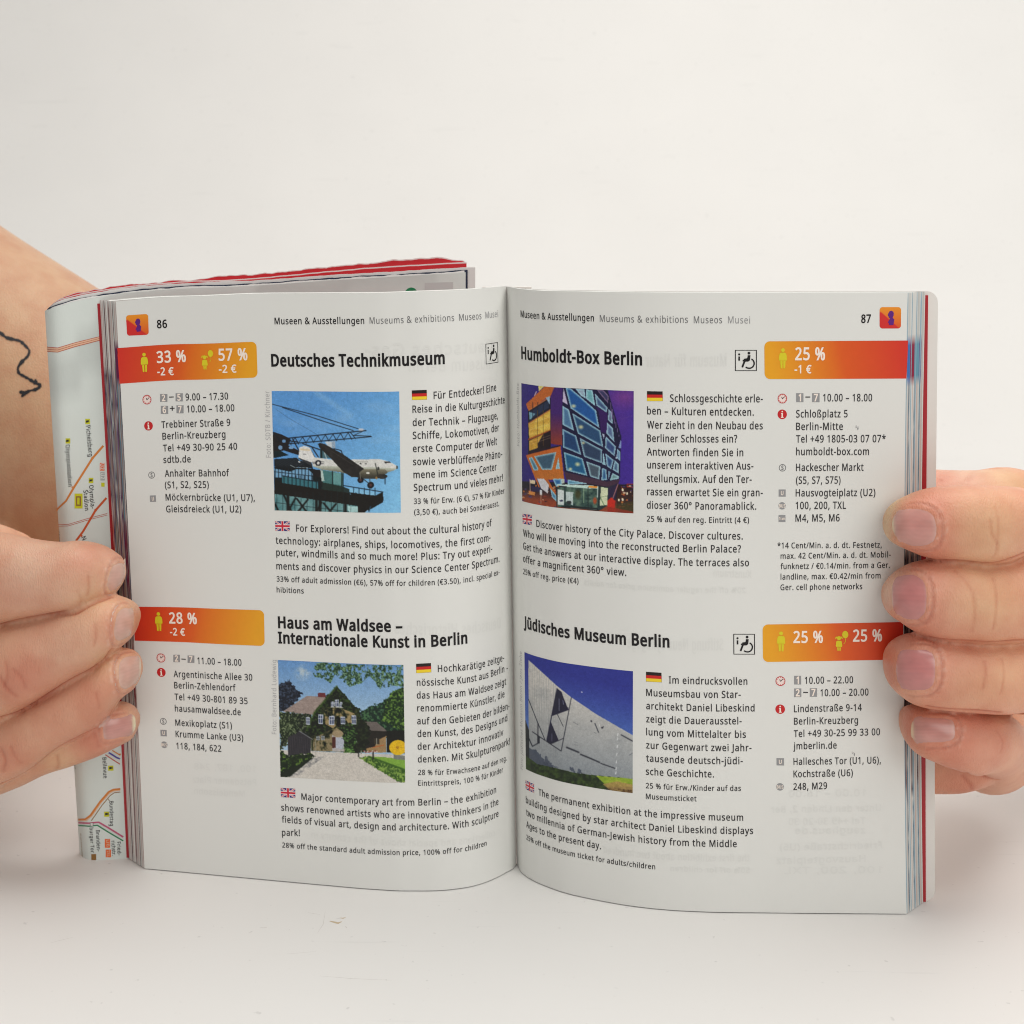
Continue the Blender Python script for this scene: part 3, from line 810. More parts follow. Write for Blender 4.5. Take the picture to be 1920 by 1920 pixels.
L, R = LPG, RPG
PL, PR = pages['L'], pages['R']
BODY, SIDE, SMALL, HEAD, TITLE, NUM = 1.70, 1.66, 1.32, 1.55, 2.78, 2.75
TL_ = [  # left page
 ('T',460,322,595,316,'86',1.9,SEMI,M_ink),
 ('T',458,785,848,768,'33 %',NUM,SEMI,M_white_ink), ('T',465,950,685,945,'-2 €',1.85,SEMI,M_white_ink),
 ('T',1282,752,1668,745,'57 %',NUM,SEMI,M_white_ink), ('T',1285,918,1522,912,'-2 €',1.85,SEMI,M_white_ink),
 ('T',622,1276,683,1273,'–',SIDE,REG,None), ('T',842,1285,1408,1272,'9.00 – 17.30',SIDE,REG,None),
 ('T',632,1437,696,1434,'+',SIDE,REG,None), ('T',860,1445,1492,1428,'10.00 – 18.00',SIDE,REG,None),
 ('T',520,1655,1437,1622,'Trebbiner Straße 9',SIDE,REG,None),
 ('A',1126,1493,1562,1478,'Berlin-Kreuzberg',SIDE,REG,None), ('A',1130,1575,1643,1562,'Tel +49 30-90 25 40',SIDE,REG,None),
 ('A',1133,1655,1322,1650,'sdtb.de',SIDE,REG,None), ('A',1142,1750,1588,1745,'Anhalter Bahnhof',SIDE,REG,None),
 ('A',1143,1830,1447,1827,'(S1, S2, S25)',SIDE,REG,None), ('B',1148,68,1765,72,'Möckernbrücke (U1, U7),',SIDE,REG,None),
 ('B',1152,150,1672,150,'Gleisdreieck (U1, U2)',SIDE,REG,None),
 ('B',1172,917,1365,922,'28 %',NUM,SEMI,M_white_ink), ('B',1178,1000,1283,1003,'-2 €',1.85,SEMI,M_white_ink),
 ('B',1257,1182,1287,1184,'–',SIDE,REG,None), ('B',1368,1198,1673,1212,'11.00 – 18.00',SIDE,REG,None),
 ('B',1203,1290,1748,1315,'Argentinische Allee 30',SIDE,REG,None), ('B',1207,1368,1633,1387,'Berlin-Zehlendorf',SIDE,REG,None),
 ('B',1210,1448,1715,1478,'Tel +49 30-801 89 35',SIDE,REG,None), ('B',1212,1528,1668,1555,'hausamwaldsee.de',SIDE,REG,None),
 ('B',1215,1627,1607,1648,'Mexikoplatz (S1)',SIDE,REG,None), ('B',1217,1705,1685,1733,'Krumme Lanke (U3)',SIDE,REG,None),
 ('B',1222,1787,1533,1808,'118, 184, 622',SIDE,REG,None),
 ('F',130,473,750,470,'Museen & Ausstellungen',HEAD,REG,M_ink), ('F',788,470,1372,450,'Museums & exhibitions',HEAD,0.0,M_ink_mid),
 ('F',1406,448,1560,437,'Museos',HEAD,0.0,M_ink_mid), ('F',1588,432,1675,422,'Musei',HEAD,0.0,M_ink_light),
 ('F',107,763,1307,745,'Deutsches Technikmuseum',TITLE,BOLD,M_ink),
 ('F',104,1395,93,935,'Foto: SDTB / Kirchner',1.25,0.0,M_ink_pale),
 ('U',468,308,1218,207,'Für Entdecker! Eine',BODY,REG,None), ('U',215,474,1318,358,'Reise in die Kulturgeschichte',BODY,REG,None),
 ('U',217,632,1238,545,'der Technik – Flugzeuge,',BODY,REG,None), ('U',218,788,1252,690,'Schiffe, Lokomotiven, der',BODY,REG,None),
 ('U',220,945,1227,853,'erste Computer der Welt',BODY,REG,None), ('U',222,1102,1290,1005,'sowie verblüffende Phäno-',BODY,REG,None),
 ('U',227,1258,1222,1160,'mene im Science Center',BODY,REG,None), ('U',230,1412,1297,1290,'Spectrum und vieles mehr!',BODY,REG,None),
 ('U',232,1568,1315,1440,'33 % für Erw. (6 €), 57 % für Kinder',SMALL,REG,None), ('U',235,1698,1250,1592,'(3,50 €), auch bei Sonderausst.',SMALL,REG,None),
 ('K',290,140,1697,100,'For Explorers! Find out about the cultural history of',BODY,REG,None),
 ('K',143,228,1688,205,'technology: airplanes, ships, locomotives, the first com-',BODY,REG,None),
 ('K',147,314,1700,286,'puter, windmills and so much more! Plus: Try out experi-',BODY,REG,None),
 ('K',148,412,1752,358,'ments and discover physics in our Science Center Spectrum.',BODY,REG,None),
 ('K',150,500,1752,450,'33% off adult admission (€6), 57% off for children (€3.50), incl. special ex-',SMALL,REG,None),
 ('K',150,578,345,587,'hibitions',SMALL,REG,None),
 ('K',160,833,1055,860,'Haus am Waldsee –',TITLE,BOLD,M_ink), ('K',160,943,1522,943,'Internationale Kunst in Berlin',TITLE,BOLD,M_ink),
 ('O',183,1130,180,240,'Foto: Bernhard Ludewig',1.25,0.0,M_ink_pale),
 ('R',622,460,1576,297,'Hochkarätige zeitge-',BODY,REG,None), ('R',320,658,1626,443,'nössische Kunst aus Berlin -',BODY,REG,None),
 ('R',320,842,1605,640,'das Haus am Waldsee zeigt',BODY,REG,None), ('R',325,1027,1580,820,'renommierte Künstler, die',BODY,REG,None),
 ('R',325,1212,1650,990,'auf den Gebieten der bilden-',BODY,REG,None), ('R',330,1395,1620,1165,'den Kunst, des Designs und',BODY,REG,None),
 ('R',332,1578,1562,1370,'der Architektur innovativ',BODY,REG,None), ('R',335,1762,1655,1500,'denken. Mit Skulpturenpark!',BODY,REG,None),
 ('Q',1168,203,1805,98,'28 % für Erwachsene auf den reg.',SMALL,REG,None), ('Q',1168,280,1778,182,'Eintrittspreis, 100 % für Kinder',SMALL,REG,None),
 ('Q',328,382,1728,330,'Major contemporary art from Berlin – the exhibition',BODY,REG,None),
 ('Q',183,460,1745,415,'shows renowned artists who are innovative thinkers in the',BODY,REG,None),
 ('Q',187,545,1745,502,'fields of visual art, design and architecture. With sculpture',BODY,REG,None),
 ('Q',188,640,317,643,'park!',BODY,REG,None),
 ('Q',190,725,1660,710,'28% off the standard adult admission price, 100% off for children',SMALL,REG,None),
]
TR_ = [  # right page
 ('G',135,275,642,305,'Museen & Ausstellungen',HEAD,REG,M_ink), ('G',683,308,1292,316,'Museums & exhibitions',HEAD,0.0,M_ink_mid),
 ('G',1333,318,1528,318,'Museos',HEAD,0.0,M_ink_mid), ('G',1570,318,1722,320,'Musei',HEAD,0.0,M_ink_light),
 ('G',140,562,975,607,'Humboldt-Box Berlin',TITLE,BOLD,M_ink), ('G',127,1170,123,735,'Foto: Humboldt-Box',1.25,0.0,M_ink_pale),
 ('G',1168,862,1810,865,'Schlossgeschichte erle-',BODY,REG,None), ('G',1010,948,1748,958,'ben – Kulturen entdecken.',BODY,REG,None),
 ('G',1010,1045,1810,1052,'Wer zieht in den Neubau des',BODY,REG,None), ('G',1010,1138,1633,1143,'Berliner Schlosses ein?',BODY,REG,None),
 ('G',1008,1232,1675,1238,'Antworten finden Sie in',BODY,REG,None), ('G',1010,1322,1745,1330,'unserem interaktiven Aus-',BODY,REG,None),
 ('G',1008,1415,1733,1423,'stellungsmix. Auf den Ter-',BODY,REG,None), ('G',1010,1507,1810,1515,'rassen erwartet Sie ein gran-',BODY,REG,None),
 ('G',1008,1600,1765,1608,'dioser 360° Panoramablick.',BODY,REG,None), ('G',1008,1690,1715,1700,'25 % auf den reg. Eintritt (4 €)',SMALL,REG,None),
 ('M',215,183,1700,275,'Discover history of the City Palace. Discover cultures.',BODY,REG,None),
 ('M',120,250,1687,368,'Who will be moving into the reconstructed Berlin Palace?',BODY,REG,None),
 ('M',120,343,1745,467,'Get the answers at our interactive display. The terraces also',BODY,REG,None),
 ('M',120,435,862,537,'offer a magnificent 360° view.',BODY,REG,None), ('M',120,522,518,594,'25% off reg. price (€4)',SMALL,REG,None),
 ('M',125,905,1173,1050,'Jüdisches Museum Berlin',TITLE,BOLD,M_ink),
 ('M',118,1935,110,1085,'Foto: Jüdisches Museum Berlin / Jens Ziehe',1.25,0.0,M_ink_pale),
 ('M',1168,1310,1733,1320,'Im eindrucksvollen',BODY,REG,None), ('M',1005,1400,1685,1415,'Museumsbau von Star-',BODY,REG,None),
 ('M',1005,1495,1785,1512,'architekt Daniel Libeskind',BODY,REG,None), ('M',1005,1590,1692,1605,'zeigt die Dauerausstel-',BODY,REG,None),
 ('M',1005,1683,1723,1702,'lung vom Mittelalter bis',BODY,REG,None), ('M',1005,1778,1763,1798,'zur Gegenwart zwei Jahr-',BODY,REG,None),
 ('M',1005,1872,1700,1892,'tausende deutsch-jüdi-',BODY,REG,None), ('N',1003,278,1493,298,'sche Geschichte.',BODY,REG,None),
 ('N',1003,375,1687,395,'25 % für Erw./Kinder auf das',SMALL,REG,None), ('N',1003,452,1367,470,'Museumsticket',SMALL,REG,None),
 ('N',230,425,1703,610,'The permanent exhibition at the impressive museum',BODY,REG,None),
 ('N',140,480,1775,705,'building designed by star architect Daniel Libeskind displays',BODY,REG,None),
 ('N',142,570,1657,800,'two millennia of German-Jewish history from the Middle',BODY,REG,None),
 ('N',143,656,680,815,'Ages to the present day.',BODY,REG,None), ('N',143,744,1070,960,'25% off the museum ticket for adults/children',SMALL,REG,None),
 ('H',1030,410,1117,408,'87',1.8,SEMI,M_ink), ('H',435,743,705,743,'25 %',NUM,SEMI,M_white_ink), ('H',430,862,583,862,'-1 €',1.8,SEMI,M_white_ink),
 ('W',618,203,680,203,'–',SIDE,REG,None), ('W',845,223,1475,222,'10.00 – 18.00',SIDE,REG,None),
 ('W',498,430,1160,428,'Schloßplatz 5',SIDE,REG,None), ('W',498,592,1100,590,'Berlin-Mitte',SIDE,REG,None),
 ('W',498,752,1650,748,'Tel +49 1805-03 07 07*',SIDE,REG,None), ('W',498,915,1435,912,'humboldt-box.com',SIDE,REG,None),
 ('W',497,1118,1365,1115,'Hackescher Markt',SIDE,REG,None), ('W',497,1283,1070,1280,'(S5, S7, S75)',SIDE,REG,None),
 ('W',493,1445,1517,1440,'Hausvogteiplatz (U2)',SIDE,REG,None), ('W',493,1608,1140,1604,'100, 200, TXL',SIDE,REG,None),
 ('W',490,1770,1058,1765,'M4, M5, M6',SIDE,REG,None),
 ('V',122,193,1462,183,'*14 Cent/Min. a. d. dt. Festnetz,',SMALL,REG,None), ('V',162,327,1577,308,'max. 42 Cent/Min. a. d. dt. Mobil-',SMALL,REG,None),
 ('V',162,460,1567,443,'funknetz / €0.14/min. from a Ger.',SMALL,REG,None), ('V',162,595,1447,578,'landline, max. €0.42/min from',SMALL,REG,None),
 ('V',160,730,1212,717,'Ger. cell phone networks',SMALL,REG,None),
 ('S',285,150,618,148,'25 %',NUM,SEMI,M_white_ink), ('S',955,135,1283,130,'25 %',NUM,SEMI,M_white_ink),
 ('S',415,612,957,605,'10.00 – 22.00',SIDE,REG,None), ('S',395,738,450,738,'–',SIDE,REG,None), ('S',590,752,1130,743,'10.00 – 20.00',SIDE,REG,None),
 ('S',292,932,1055,915,'Lindenstraße 9-14',SIDE,REG,None), ('S',292,1072,1013,1058,'Berlin-Kreuzberg',SIDE,REG,None),
 ('S',290,1212,1260,1190,'Tel +49 30-25 99 33 00',SIDE,REG,None), ('S',284,1350,773,1340,'jmberlin.de',SIDE,REG,None),
 ('S',287,1525,1270,1508,'Hallesches Tor (U1, U6),',SIDE,REG,None), ('S',287,1665,955,1650,'Kochstraße (U6)',SIDE,REG,None),
 ('S',285,1808,665,1795,'248, M29',SIDE,REG,None),
]
for pg, page, tab in ((L, PL, TL_), (R, PR, TR_)):
    for (k, x0, y0, x1, y1, s, cap, w, mt) in tab:
        text_line(pg, page, k, x0, y0, x1, y1, s, cap, w, mt, off=OFF_TEXT + (0.02 if mt is M_white_ink else 0))

# faint print of the reverse side showing through, mirrored
GH = [(L,PL,'F',760,690,1640,655,'Deutsches Gas-',TITLE), (L,PL,'F',1060,800,1640,775,'museum Berlin',TITLE), (R,PR,'G',1000,618,1560,612,'Museum für Natur',TITLE),
      (R,PR,'M',870,1055,1560,1070,'Stiftung Neue Synagoge',TITLE), (L,PL,'K',1000,872,1760,835,'Deutsches Historisches',TITLE),
      (R,PR,'M',560,600,1720,660,'20% off the regular admission price for adults',SMALL), (R,PR,'M',1490,540,1760,550,'Kunstraum',BODY),
      (R,PR,'P',220,690,1210,675,'Unter den Linden 2, Ber',SIDE), (R,PR,'P',380,800,1070,790,'Tel +49 30-20 30',SIDE), (R,PR,'P',440,880,1070,875,'zeughaus.de',SIDE),
      (R,PR,'P',300,1030,1220,1010,'Friedrichstraße (U6)',SIDE), (R,PR,'P',270,1150,1070,1130,'Hausvogteiplatz',SIDE), (R,PR,'P',380,550,1080,540,'10.00 – 18.00',SIDE),
      (R,PR,'P',340,1240,1230,1230,'100, 200, TXL',SIDE), (L,PL,'C',1050,600,1480,620,'100, 187, 248',SIDE), (L,PL,'C',1040,690,1480,712,'Potsdamer Platz',SIDE), (L,PL,'C',1050,770,1400,790,'Mendelssohn',SIDE),
      (L,PL,'Q',400,655,1720,640,'collections and special shows of the century in',BODY), (R,PR,'N',700,840,1750,900,'the first exhibition about two hundred',BODY), (R,PR,'N',1180,970,1750,985,'50% off for children',SMALL)]
for (pg, page, k, x0, y0, x1, y1, s, cap) in GH:
    text_line(pg, page, k, x0, y0, x1, y1, s, cap, REG, M_ghost, off=0.042, name='show_through', mirror=True)

# ------------------------------------------------------------------ price bands
M_band = material('orange_band_print', rough=0.38, spec=0.35, attr='paint', noise=(700, 0.04))


def band_cols(outer_first):
    c0, c1, c2 = lin((216, 52, 38)), lin((226, 98, 26)), lin((238, 166, 32))
    def f(F, G):
        x = F if outer_first else 1 - F
        x = np.clip(x + 0.06 * (G - 0.5), 0, 1)
        a = np.clip(x / 0.55, 0, 1)[:, None]; b = np.clip((x - 0.45) / 0.5, 0, 1)[:, None]
        return (c0 * (1 - a) + c1 * a) * (1 - b) + c2 * b
    return f


def band(pg, page, corners, rc, outer_first):
    return quad_fill(pg, page, corners, 'price_band', M_band, 0.03, 30, 12, band_cols(outer_first), rc, 1.3)


band(L, PL, [(219.5, 652.6), (480.8, 640.7), (483.2, 708), (224.4, 719.5)], ('Tr', 'Br'), True)
band(L, PL, [(249.4, 1137.4), (495.1, 1144.3), (496.4, 1211.4), (252.6, 1201.2)], ('Tr', 'Br'), True)
band(R, PR, [(1433, 640), (1703, 638.5), (1699.6, 709.8), (1433.6, 710.8)], ('Tl', 'Bl'), False)
band(R, PR, [(1429.7, 1171), (1693.4, 1166.3), (1693.2, 1236.6), (1430.5, 1241.3)], ('Tl', 'Bl'), False)

# ------------------------------------------------------------------ little figures and icons
def man(pg, page, k, x, ytop, ybot):
    c = fr(k, x, (ytop + ybot) / 2)
    a = pg.inv(*fr(k, x, ytop))[1] - pg.inv(*fr(k, x, ybot))[1]
    u = a * HT / 2
    head = circ(0, 0.80, 0.19, 16)
    body = [(-.18, .56), (-.32, .48), (-.38, .25), (-.40, -.10), (-.36, -.22), (.36, -.22), (.40, -.10), (.38, .25), (.32, .48), (.18, .56)]
    l1 = [(-.27, -.26), (-.03, -.26), (-.05, -.97), (-.22, -.97)]
    l2 = [(.03, -.26), (.27, -.26), (.22, -.97), (.05, -.97)]
    shape2d(pg, page, c, u, [head, body, l1, l2], 'adult_figure', M_lime, 0.085)


def girl(pg, page, k, x, ytop, ybot, bx, by, br):
    c = fr(k, x, (ytop + ybot) / 2)
    a = pg.inv(*fr(k, x, ytop))[1] - pg.inv(*fr(k, x, ybot))[1]
    u = a * HT / 2
    head = circ(0, 0.62, 0.26, 16)
    br1 = [(-.2, .9), (-.45, .72), (-.48, .5), (-.3, .62)]; br2 = [(.2, .9), (.45, .72), (.48, .5), (.3, .62)]
    body = [(-.2, .3), (-.34, .2), (-.42, -.35), (-.36, -.5), (.36, -.5), (.42, -.35), (.34, .2), (.2, .3)]
    l1 = [(-.24, -.56), (-.03, -.56), (-.05, -1), (-.2, -1)]; l2 = [(.03, -.56), (.24, -.56), (.2, -1), (.05, -1)]
    shape2d(pg, page, c, u, [head, br1, br2, body, l1, l2], 'child_figure', M_lime, 0.085)
    cb = fr(k, bx, by)
    ub = abs(pg.inv(*fr(k, bx, by - br))[1] - pg.inv(*fr(k, bx, by))[1]) * HT
    shape2d(pg, page, cb, ub, [circ(0, 0, .82, 18, 1.0), bar(.05, -1.0, .1, -1.7, .12), bar(.1, -1.7, -.2, -2.3, .12), bar(-.2, -2.3, -.45, -2.5, .12)], 'balloon', M_lime, 0.085)


man(L, PL, 'T', 292, 648, 910); girl(L, PL, 'T', 1096, 672, 872, 1172, 660, 46)
man(L, PL, 'B', 1100, 840, 972)
man(R, PR, 'H', 326, 636, 822)
man(R, PR, 'S', 147, 22, 250); girl(R, PR, 'S', 798, 66, 240, 868, 58, 42)

M_tile_r = material('tile_print', rough=0.38, spec=0.35, attr='paint')


def tile(pg, page, corners):
    def col(F, G):
        y, r, o = lin((240, 150, 40)), lin((214, 46, 44)), lin((226, 84, 36))
        d = (G - 0.15 - 0.9 * F)
        m = smoothstep(-0.03, 0.05, d)[:, None]
        base = y * (1 - G[:, None]) + o * G[:, None]
        return base * (1 - m) + r * m
    quad_fill(pg, page, corners, 'section_tile', M_tile_r, 0.03, 26, 26, col, ALLC, 0.7)
    cx = sum(c[0] for c in corners) / 4; cy = sum(c[1] for c in corners) / 4
    head = [(-.28, 1.45), (.1, 1.55), (.5, 1.35), (.66, .95), (.6, .45), (.42, .15), (.5, -.1), (.8, -.35), (.72, -.75), (.62, -1.55), (-.35, -1.6), (-.5, -1.1), (-.7, -1.0), (-.4, -.55), (-.2, -.1), (-.5, .1), (-.55, .4), (-.72, .55), (-.6, .95)]
    shape2d(pg, page, (cx + 1, cy), 1.02, [head], 'bust_figure', M_purple, 0.07)


tile(L, PL, [fr('T', 44, 152), fr('T', 340, 132), fr('T', 348, 410), fr('T', 60, 424)])
tile(R, PR, [fr('H', 1196, 268), fr('H', 1390, 268), fr('H', 1388, 460), fr('H', 1196, 461)])


def clock(pg, page, k, x, y, r):
    c = fr(k, x, y); u = abs(pg.inv(*fr(k, x, y - r))[1] - pg.inv(*c)[1]) * HT
    shape2d(pg, page, c, u, [circ(0, 0, .92, 30)], 'clock_face', M_pink_ink, 0.03)
    ticks = [bar(.68 * math.cos(a), .68 * math.sin(a), .84 * math.cos(a), .84 * math.sin(a), .09) for a in [i * math.pi / 6 for i in range(12)]]
    shape2d(pg, page, c, u, [circ(0, 0, 1.0, 36), circ(0, 0, .86, 36)[::-1]] + ticks, 'clock_ring', M_red_ink, 0.06)
    shape2d(pg, page, c, u, [bar(0, -.05, .5, .42, .13), bar(0, -.05, -.16, .36, .13)], 'clock_hands', M_ink_grey, 0.075)


def info(pg, page, k, x, y, r):
    c = fr(k, x, y); u = abs(pg.inv(*fr(k, x, y - r))[1] - pg.inv(*c)[1]) * HT
    shape2d(pg, page, c, u, [circ(0, 0, 1.0, 30)], 'info_disc', M_red_ink, 0.03)
    shape2d(pg, page, c, u, [circ(0, .58, .16, 12), [(-.26, .28), (.15, .28), (.15, -.55), (.28, -.55), (.28, -.72), (-.28, -.72), (-.28, -.55), (-.15, -.55), (-.15, .12), (-.26, .12)]], 'info_letter', M_white_ink, 0.06)


def icon(pg, page, k, x, y, r, letter, square=False, cap=None):
    c = fr(k, x, y); u = abs(pg.inv(*fr(k, x, y - r))[1] - pg.inv(*c)[1]) * HT
    base = [(-1, -1), (1, -1), (1, 1), (-1, 1)] if square else circ(0, 0, 1, 28)
    V, F, w = layout(letter, SEMI)
    s0, t0 = pg.inv(*c)
    if letter == 'S':
        shape2d(pg, page, c, u, [circ(0, 0, 1, 28), circ(0, 0, .82, 28)[::-1]], 'station_badge', M_ink_mid, 0.03)
        mt = M_ink_mid
    else:
        shape2d(pg, page, c, u, [base], 'station_badge', M_ink_light, 0.03)
        mt = M_white_ink
    cp = cap or 1.12 * u
    sx = min(1.0, 1.75 * u / (w * cp))
    P = pg.at(s0 + pg.sgn * (V[:, 0] - w / 2) * cp * sx, t0 + (V[:, 1] - 0.5) * cp / HT, 0.06)
    link('badge_letter', mesh_np('badge_letter', P, F, smooth=False), page, mt)


clock(L, PL, 'T', 325, 1275, 63); info(L, PL, 'T', 345, 1625, 62)
icon(L, PL, 'A', 1050, 1738, 24, 'S'); icon(L, PL, 'B', 1059, 55, 22, 'U', True)
clock(L, PL, 'B', 1115, 1158, 31); info(L, PL, 'B', 1117, 1258, 31)
icon(L, PL, 'B', 1131, 1597, 23, 'S'); icon(L, PL, 'B', 1133, 1678, 22, 'U', True); icon(L, PL, 'B', 1137, 1759, 23, 'BUS', cap=.75)
clock(R, PR, 'W', 322, 187, 62); info(R, PR, 'W', 320, 390, 62)
icon(R, PR, 'W', 323, 1077, 47, 'S'); icon(R, PR, 'W', 319, 1402, 46, 'U', True); icon(R, PR, 'W', 318, 1566, 47, 'BUS', cap=.75); icon(R, PR, 'W', 317, 1729, 45, 'Tram', True, cap=.6)
clock(R, PR, 'S', 140, 582, 54); info(R, PR, 'S', 137, 898, 53)
icon(R, PR, 'S', 138, 1490, 41, 'U', True); icon(R, PR, 'S', 135, 1772, 42, 'BUS', cap=.75)


def digit_box(pg, page, k, x0, y0, x1, y1, d):
    cs = [fr(k, x0, y0), fr(k, x1, y0), fr(k, x1, y1), fr(k, x0, y1)]
    quad_fill(pg, page, cs, 'digit_box', M_ink_light, 0.03, 6, 4)
    cx, cy = fr(k, (x0 + x1) / 2, y1 - (y1 - y0) * 0.12)
    s0, t0 = pg.inv(cx, cy)
    hh = abs(pg.inv(*cs[0])[1] - pg.inv(*cs[3])[1]) * HT
    V, F, w = layout(d, BOLD)
    cp = hh * 0.78
    P = pg.at(s0 + pg.sgn * (V[:, 0] - w / 2) * cp, t0 + V[:, 1] * cp / HT, 0.06)
    link('box_digit', mesh_np('box_digit', P, F, smooth=False), page, M_white_ink)


for a in (('T', 499, 1200, 597, 1305, '2'), ('T', 706, 1190, 803, 1298, '5'), ('T', 509, 1358, 607, 1465, '6'), ('T', 718, 1350, 813, 1457, '7'),
          ('B', 1200, 1136, 1246, 1187, '2'), ('B', 1299, 1141, 1346, 1192, '7')):
    digit_box(L, PL, *a)
for a in (('W', 498, 118, 593, 233, '1'), ('W', 703, 118, 800, 233, '7'), ('S', 293, 523, 373, 620, '1'), ('S', 293, 665, 375, 762, '2'), ('S', 470, 662, 552, 758, '7')):
    digit_box(R, PR, *a)


def flag_de(pg, page, cs):
    def col(F, G):
        c = np.where((G < 0.36)[:, None], lin((30, 22, 22)), np.where((G < 0.66)[:, None], lin((206, 34, 34)), lin((246, 214, 50))))
        e = (F < 0.03) | (F > 0.97) | (G > 0.96)
        return np.where(e[:, None], lin((110, 90, 50)), c)
    o = quad_fill(pg, page, cs, 'flag_icon', M_print, 0.03, 34, 26, col)
    o['label'] = 'small black, red and gold flag printed beside the text'


def flag_uk(pg, page, cs):
    def col(F, G):
        x, y = (F - .5) * 1.55, (G - .5)
        blue, white, red = lin((58, 44, 120)), lin((240, 226, 226)), lin((206, 40, 62))
        C = np.tile(blue, (len(F), 1))
        d = np.minimum(abs(x * .5 - y * .775), abs(x * .5 + y * .775)) / .92
        C[d < .085] = white; C[d < .03] = red
        C[(abs(x) < .17) | (abs(y) < .17)] = white
        C[(abs(x) < .1) | (abs(y) < .1)] = red
        return C
    o = quad_fill(pg, page, cs, 'flag_icon', M_print, 0.03, 60, 40, col)
    o['label'] = 'small blue, white and red union flag printed before the English text'


flag_de(L, PL, [fr('U', 205, 205), fr('U', 385, 198), fr('U', 388, 315), fr('U', 208, 320)])
flag_de(L, PL, [fr('R', 308, 342), fr('R', 523, 331), fr('R', 528, 465), fr('R', 310, 477)])
flag_de(R, PR, [fr('G', 1008, 788), fr('G', 1117, 790), fr('G', 1118, 857), fr('G', 1008, 857)])
flag_de(R, PR, [fr('M', 1003, 1227), fr('M', 1115, 1234), fr('M', 1117, 1303), fr('M', 1003, 1297)])
flag_uk(L, PL, [fr('K', 137, 66), fr('K', 243, 67), fr('K', 243, 138), fr('K', 140, 135)])
flag_uk(L, PL, [fr('Q', 177, 296), fr('Q', 283, 302), fr('Q', 284, 369), fr('Q', 180, 363)])
flag_uk(R, PR, [fr('M', 114, 89), fr('M', 182, 98), fr('M', 180, 171), fr('M', 116, 160)])
flag_uk(R, PR, [fr('X', 122, 500), fr('X', 252, 562), fr('X', 252, 694), fr('X', 127, 634)])


def wheelchair(pg, page, cs):
    cx = sum(c[0] for c in cs) / 4; cy = sum(c[1] for c in cs) / 4
    st = [pg.inv(*c) for c in cs]
    w = (abs(st[1][0] - st[0][0]) + abs(st[2][0] - st[3][0])) / 4
    h = abs(st[0][1] - st[3][1]) * HT / 2
    u = h
    k = w / h
    def sx(poly): return [(x * k, y) for x, y in poly]
    frame = []
    for i in range(10):
        a, b = -1 + .2 * i, -.8 + .2 * i
        for y in (-.97, .97): frame.append(sx([(a, y - .03), (b, y - .03), (b, y + .03), (a, y + .03)]))
        for x in (-.97, .97): frame.append(sx([(x - .04, a), (x + .04, a), (x + .04, b), (x - .04, b)]))
    fig = [circ(.28, .70, .13, 14), [(.18, .5), (.42, .5), (.38, .02), (.22, -.1), (-.06, -.12), (-.12, .06), (.1, .08)],
           bar(.2, .16, -.18, .1, .13), bar(-.12, -.06, -.34, -.66, .17), bar(-.3, -.0, .16, -.04, .15),
           arc_band(.30, -.28, .40, .53, -2.3, 1.1)]
    txt = [bar(-.62, -.02, -.62, .38, .15), circ(-.62, .58, .10, 10)]
    for q in frame: shape2d(pg, page, (cx, cy), u, [q], 'access_frame', M_ink, 0.05)
    for q in [[p] for p in fig + txt]:
        shape2d(pg, page, (cx, cy), u, [sx(q[0])], 'access_sign', M_ink, 0.06)


wheelchair(L, PL, [fr('F', 1590, 607), fr('F', 1674, 599), fr('F', 1677, 738), fr('F', 1592, 749)])
wheelchair(R, PR, [fr('G', 1618, 503), fr('G', 1768, 503), fr('G', 1768, 648), fr('G', 1618, 648)])
wheelchair(R, PR, [fr('M', 1633, 953), fr('M', 1787, 957), fr('M', 1787, 1104), fr('M', 1633, 1101)])
# two pencil smudges on the right page
for (cx, cy) in (fr('W', 1287, 560), fr('P', 965, 158)):
    shape2d(R, PR, (cx, cy), 1.0, [bar(-.5, .3, -.2, .45, .08), bar(-.3, -.1, -.1, .3, .1), bar(.05, -.2, .2, .2, .16), bar(.1, -.6, .2, -.1, .1), bar(-.45, .0, -.3, .2, .06)], 'smudge', M_ink_light, 0.06)
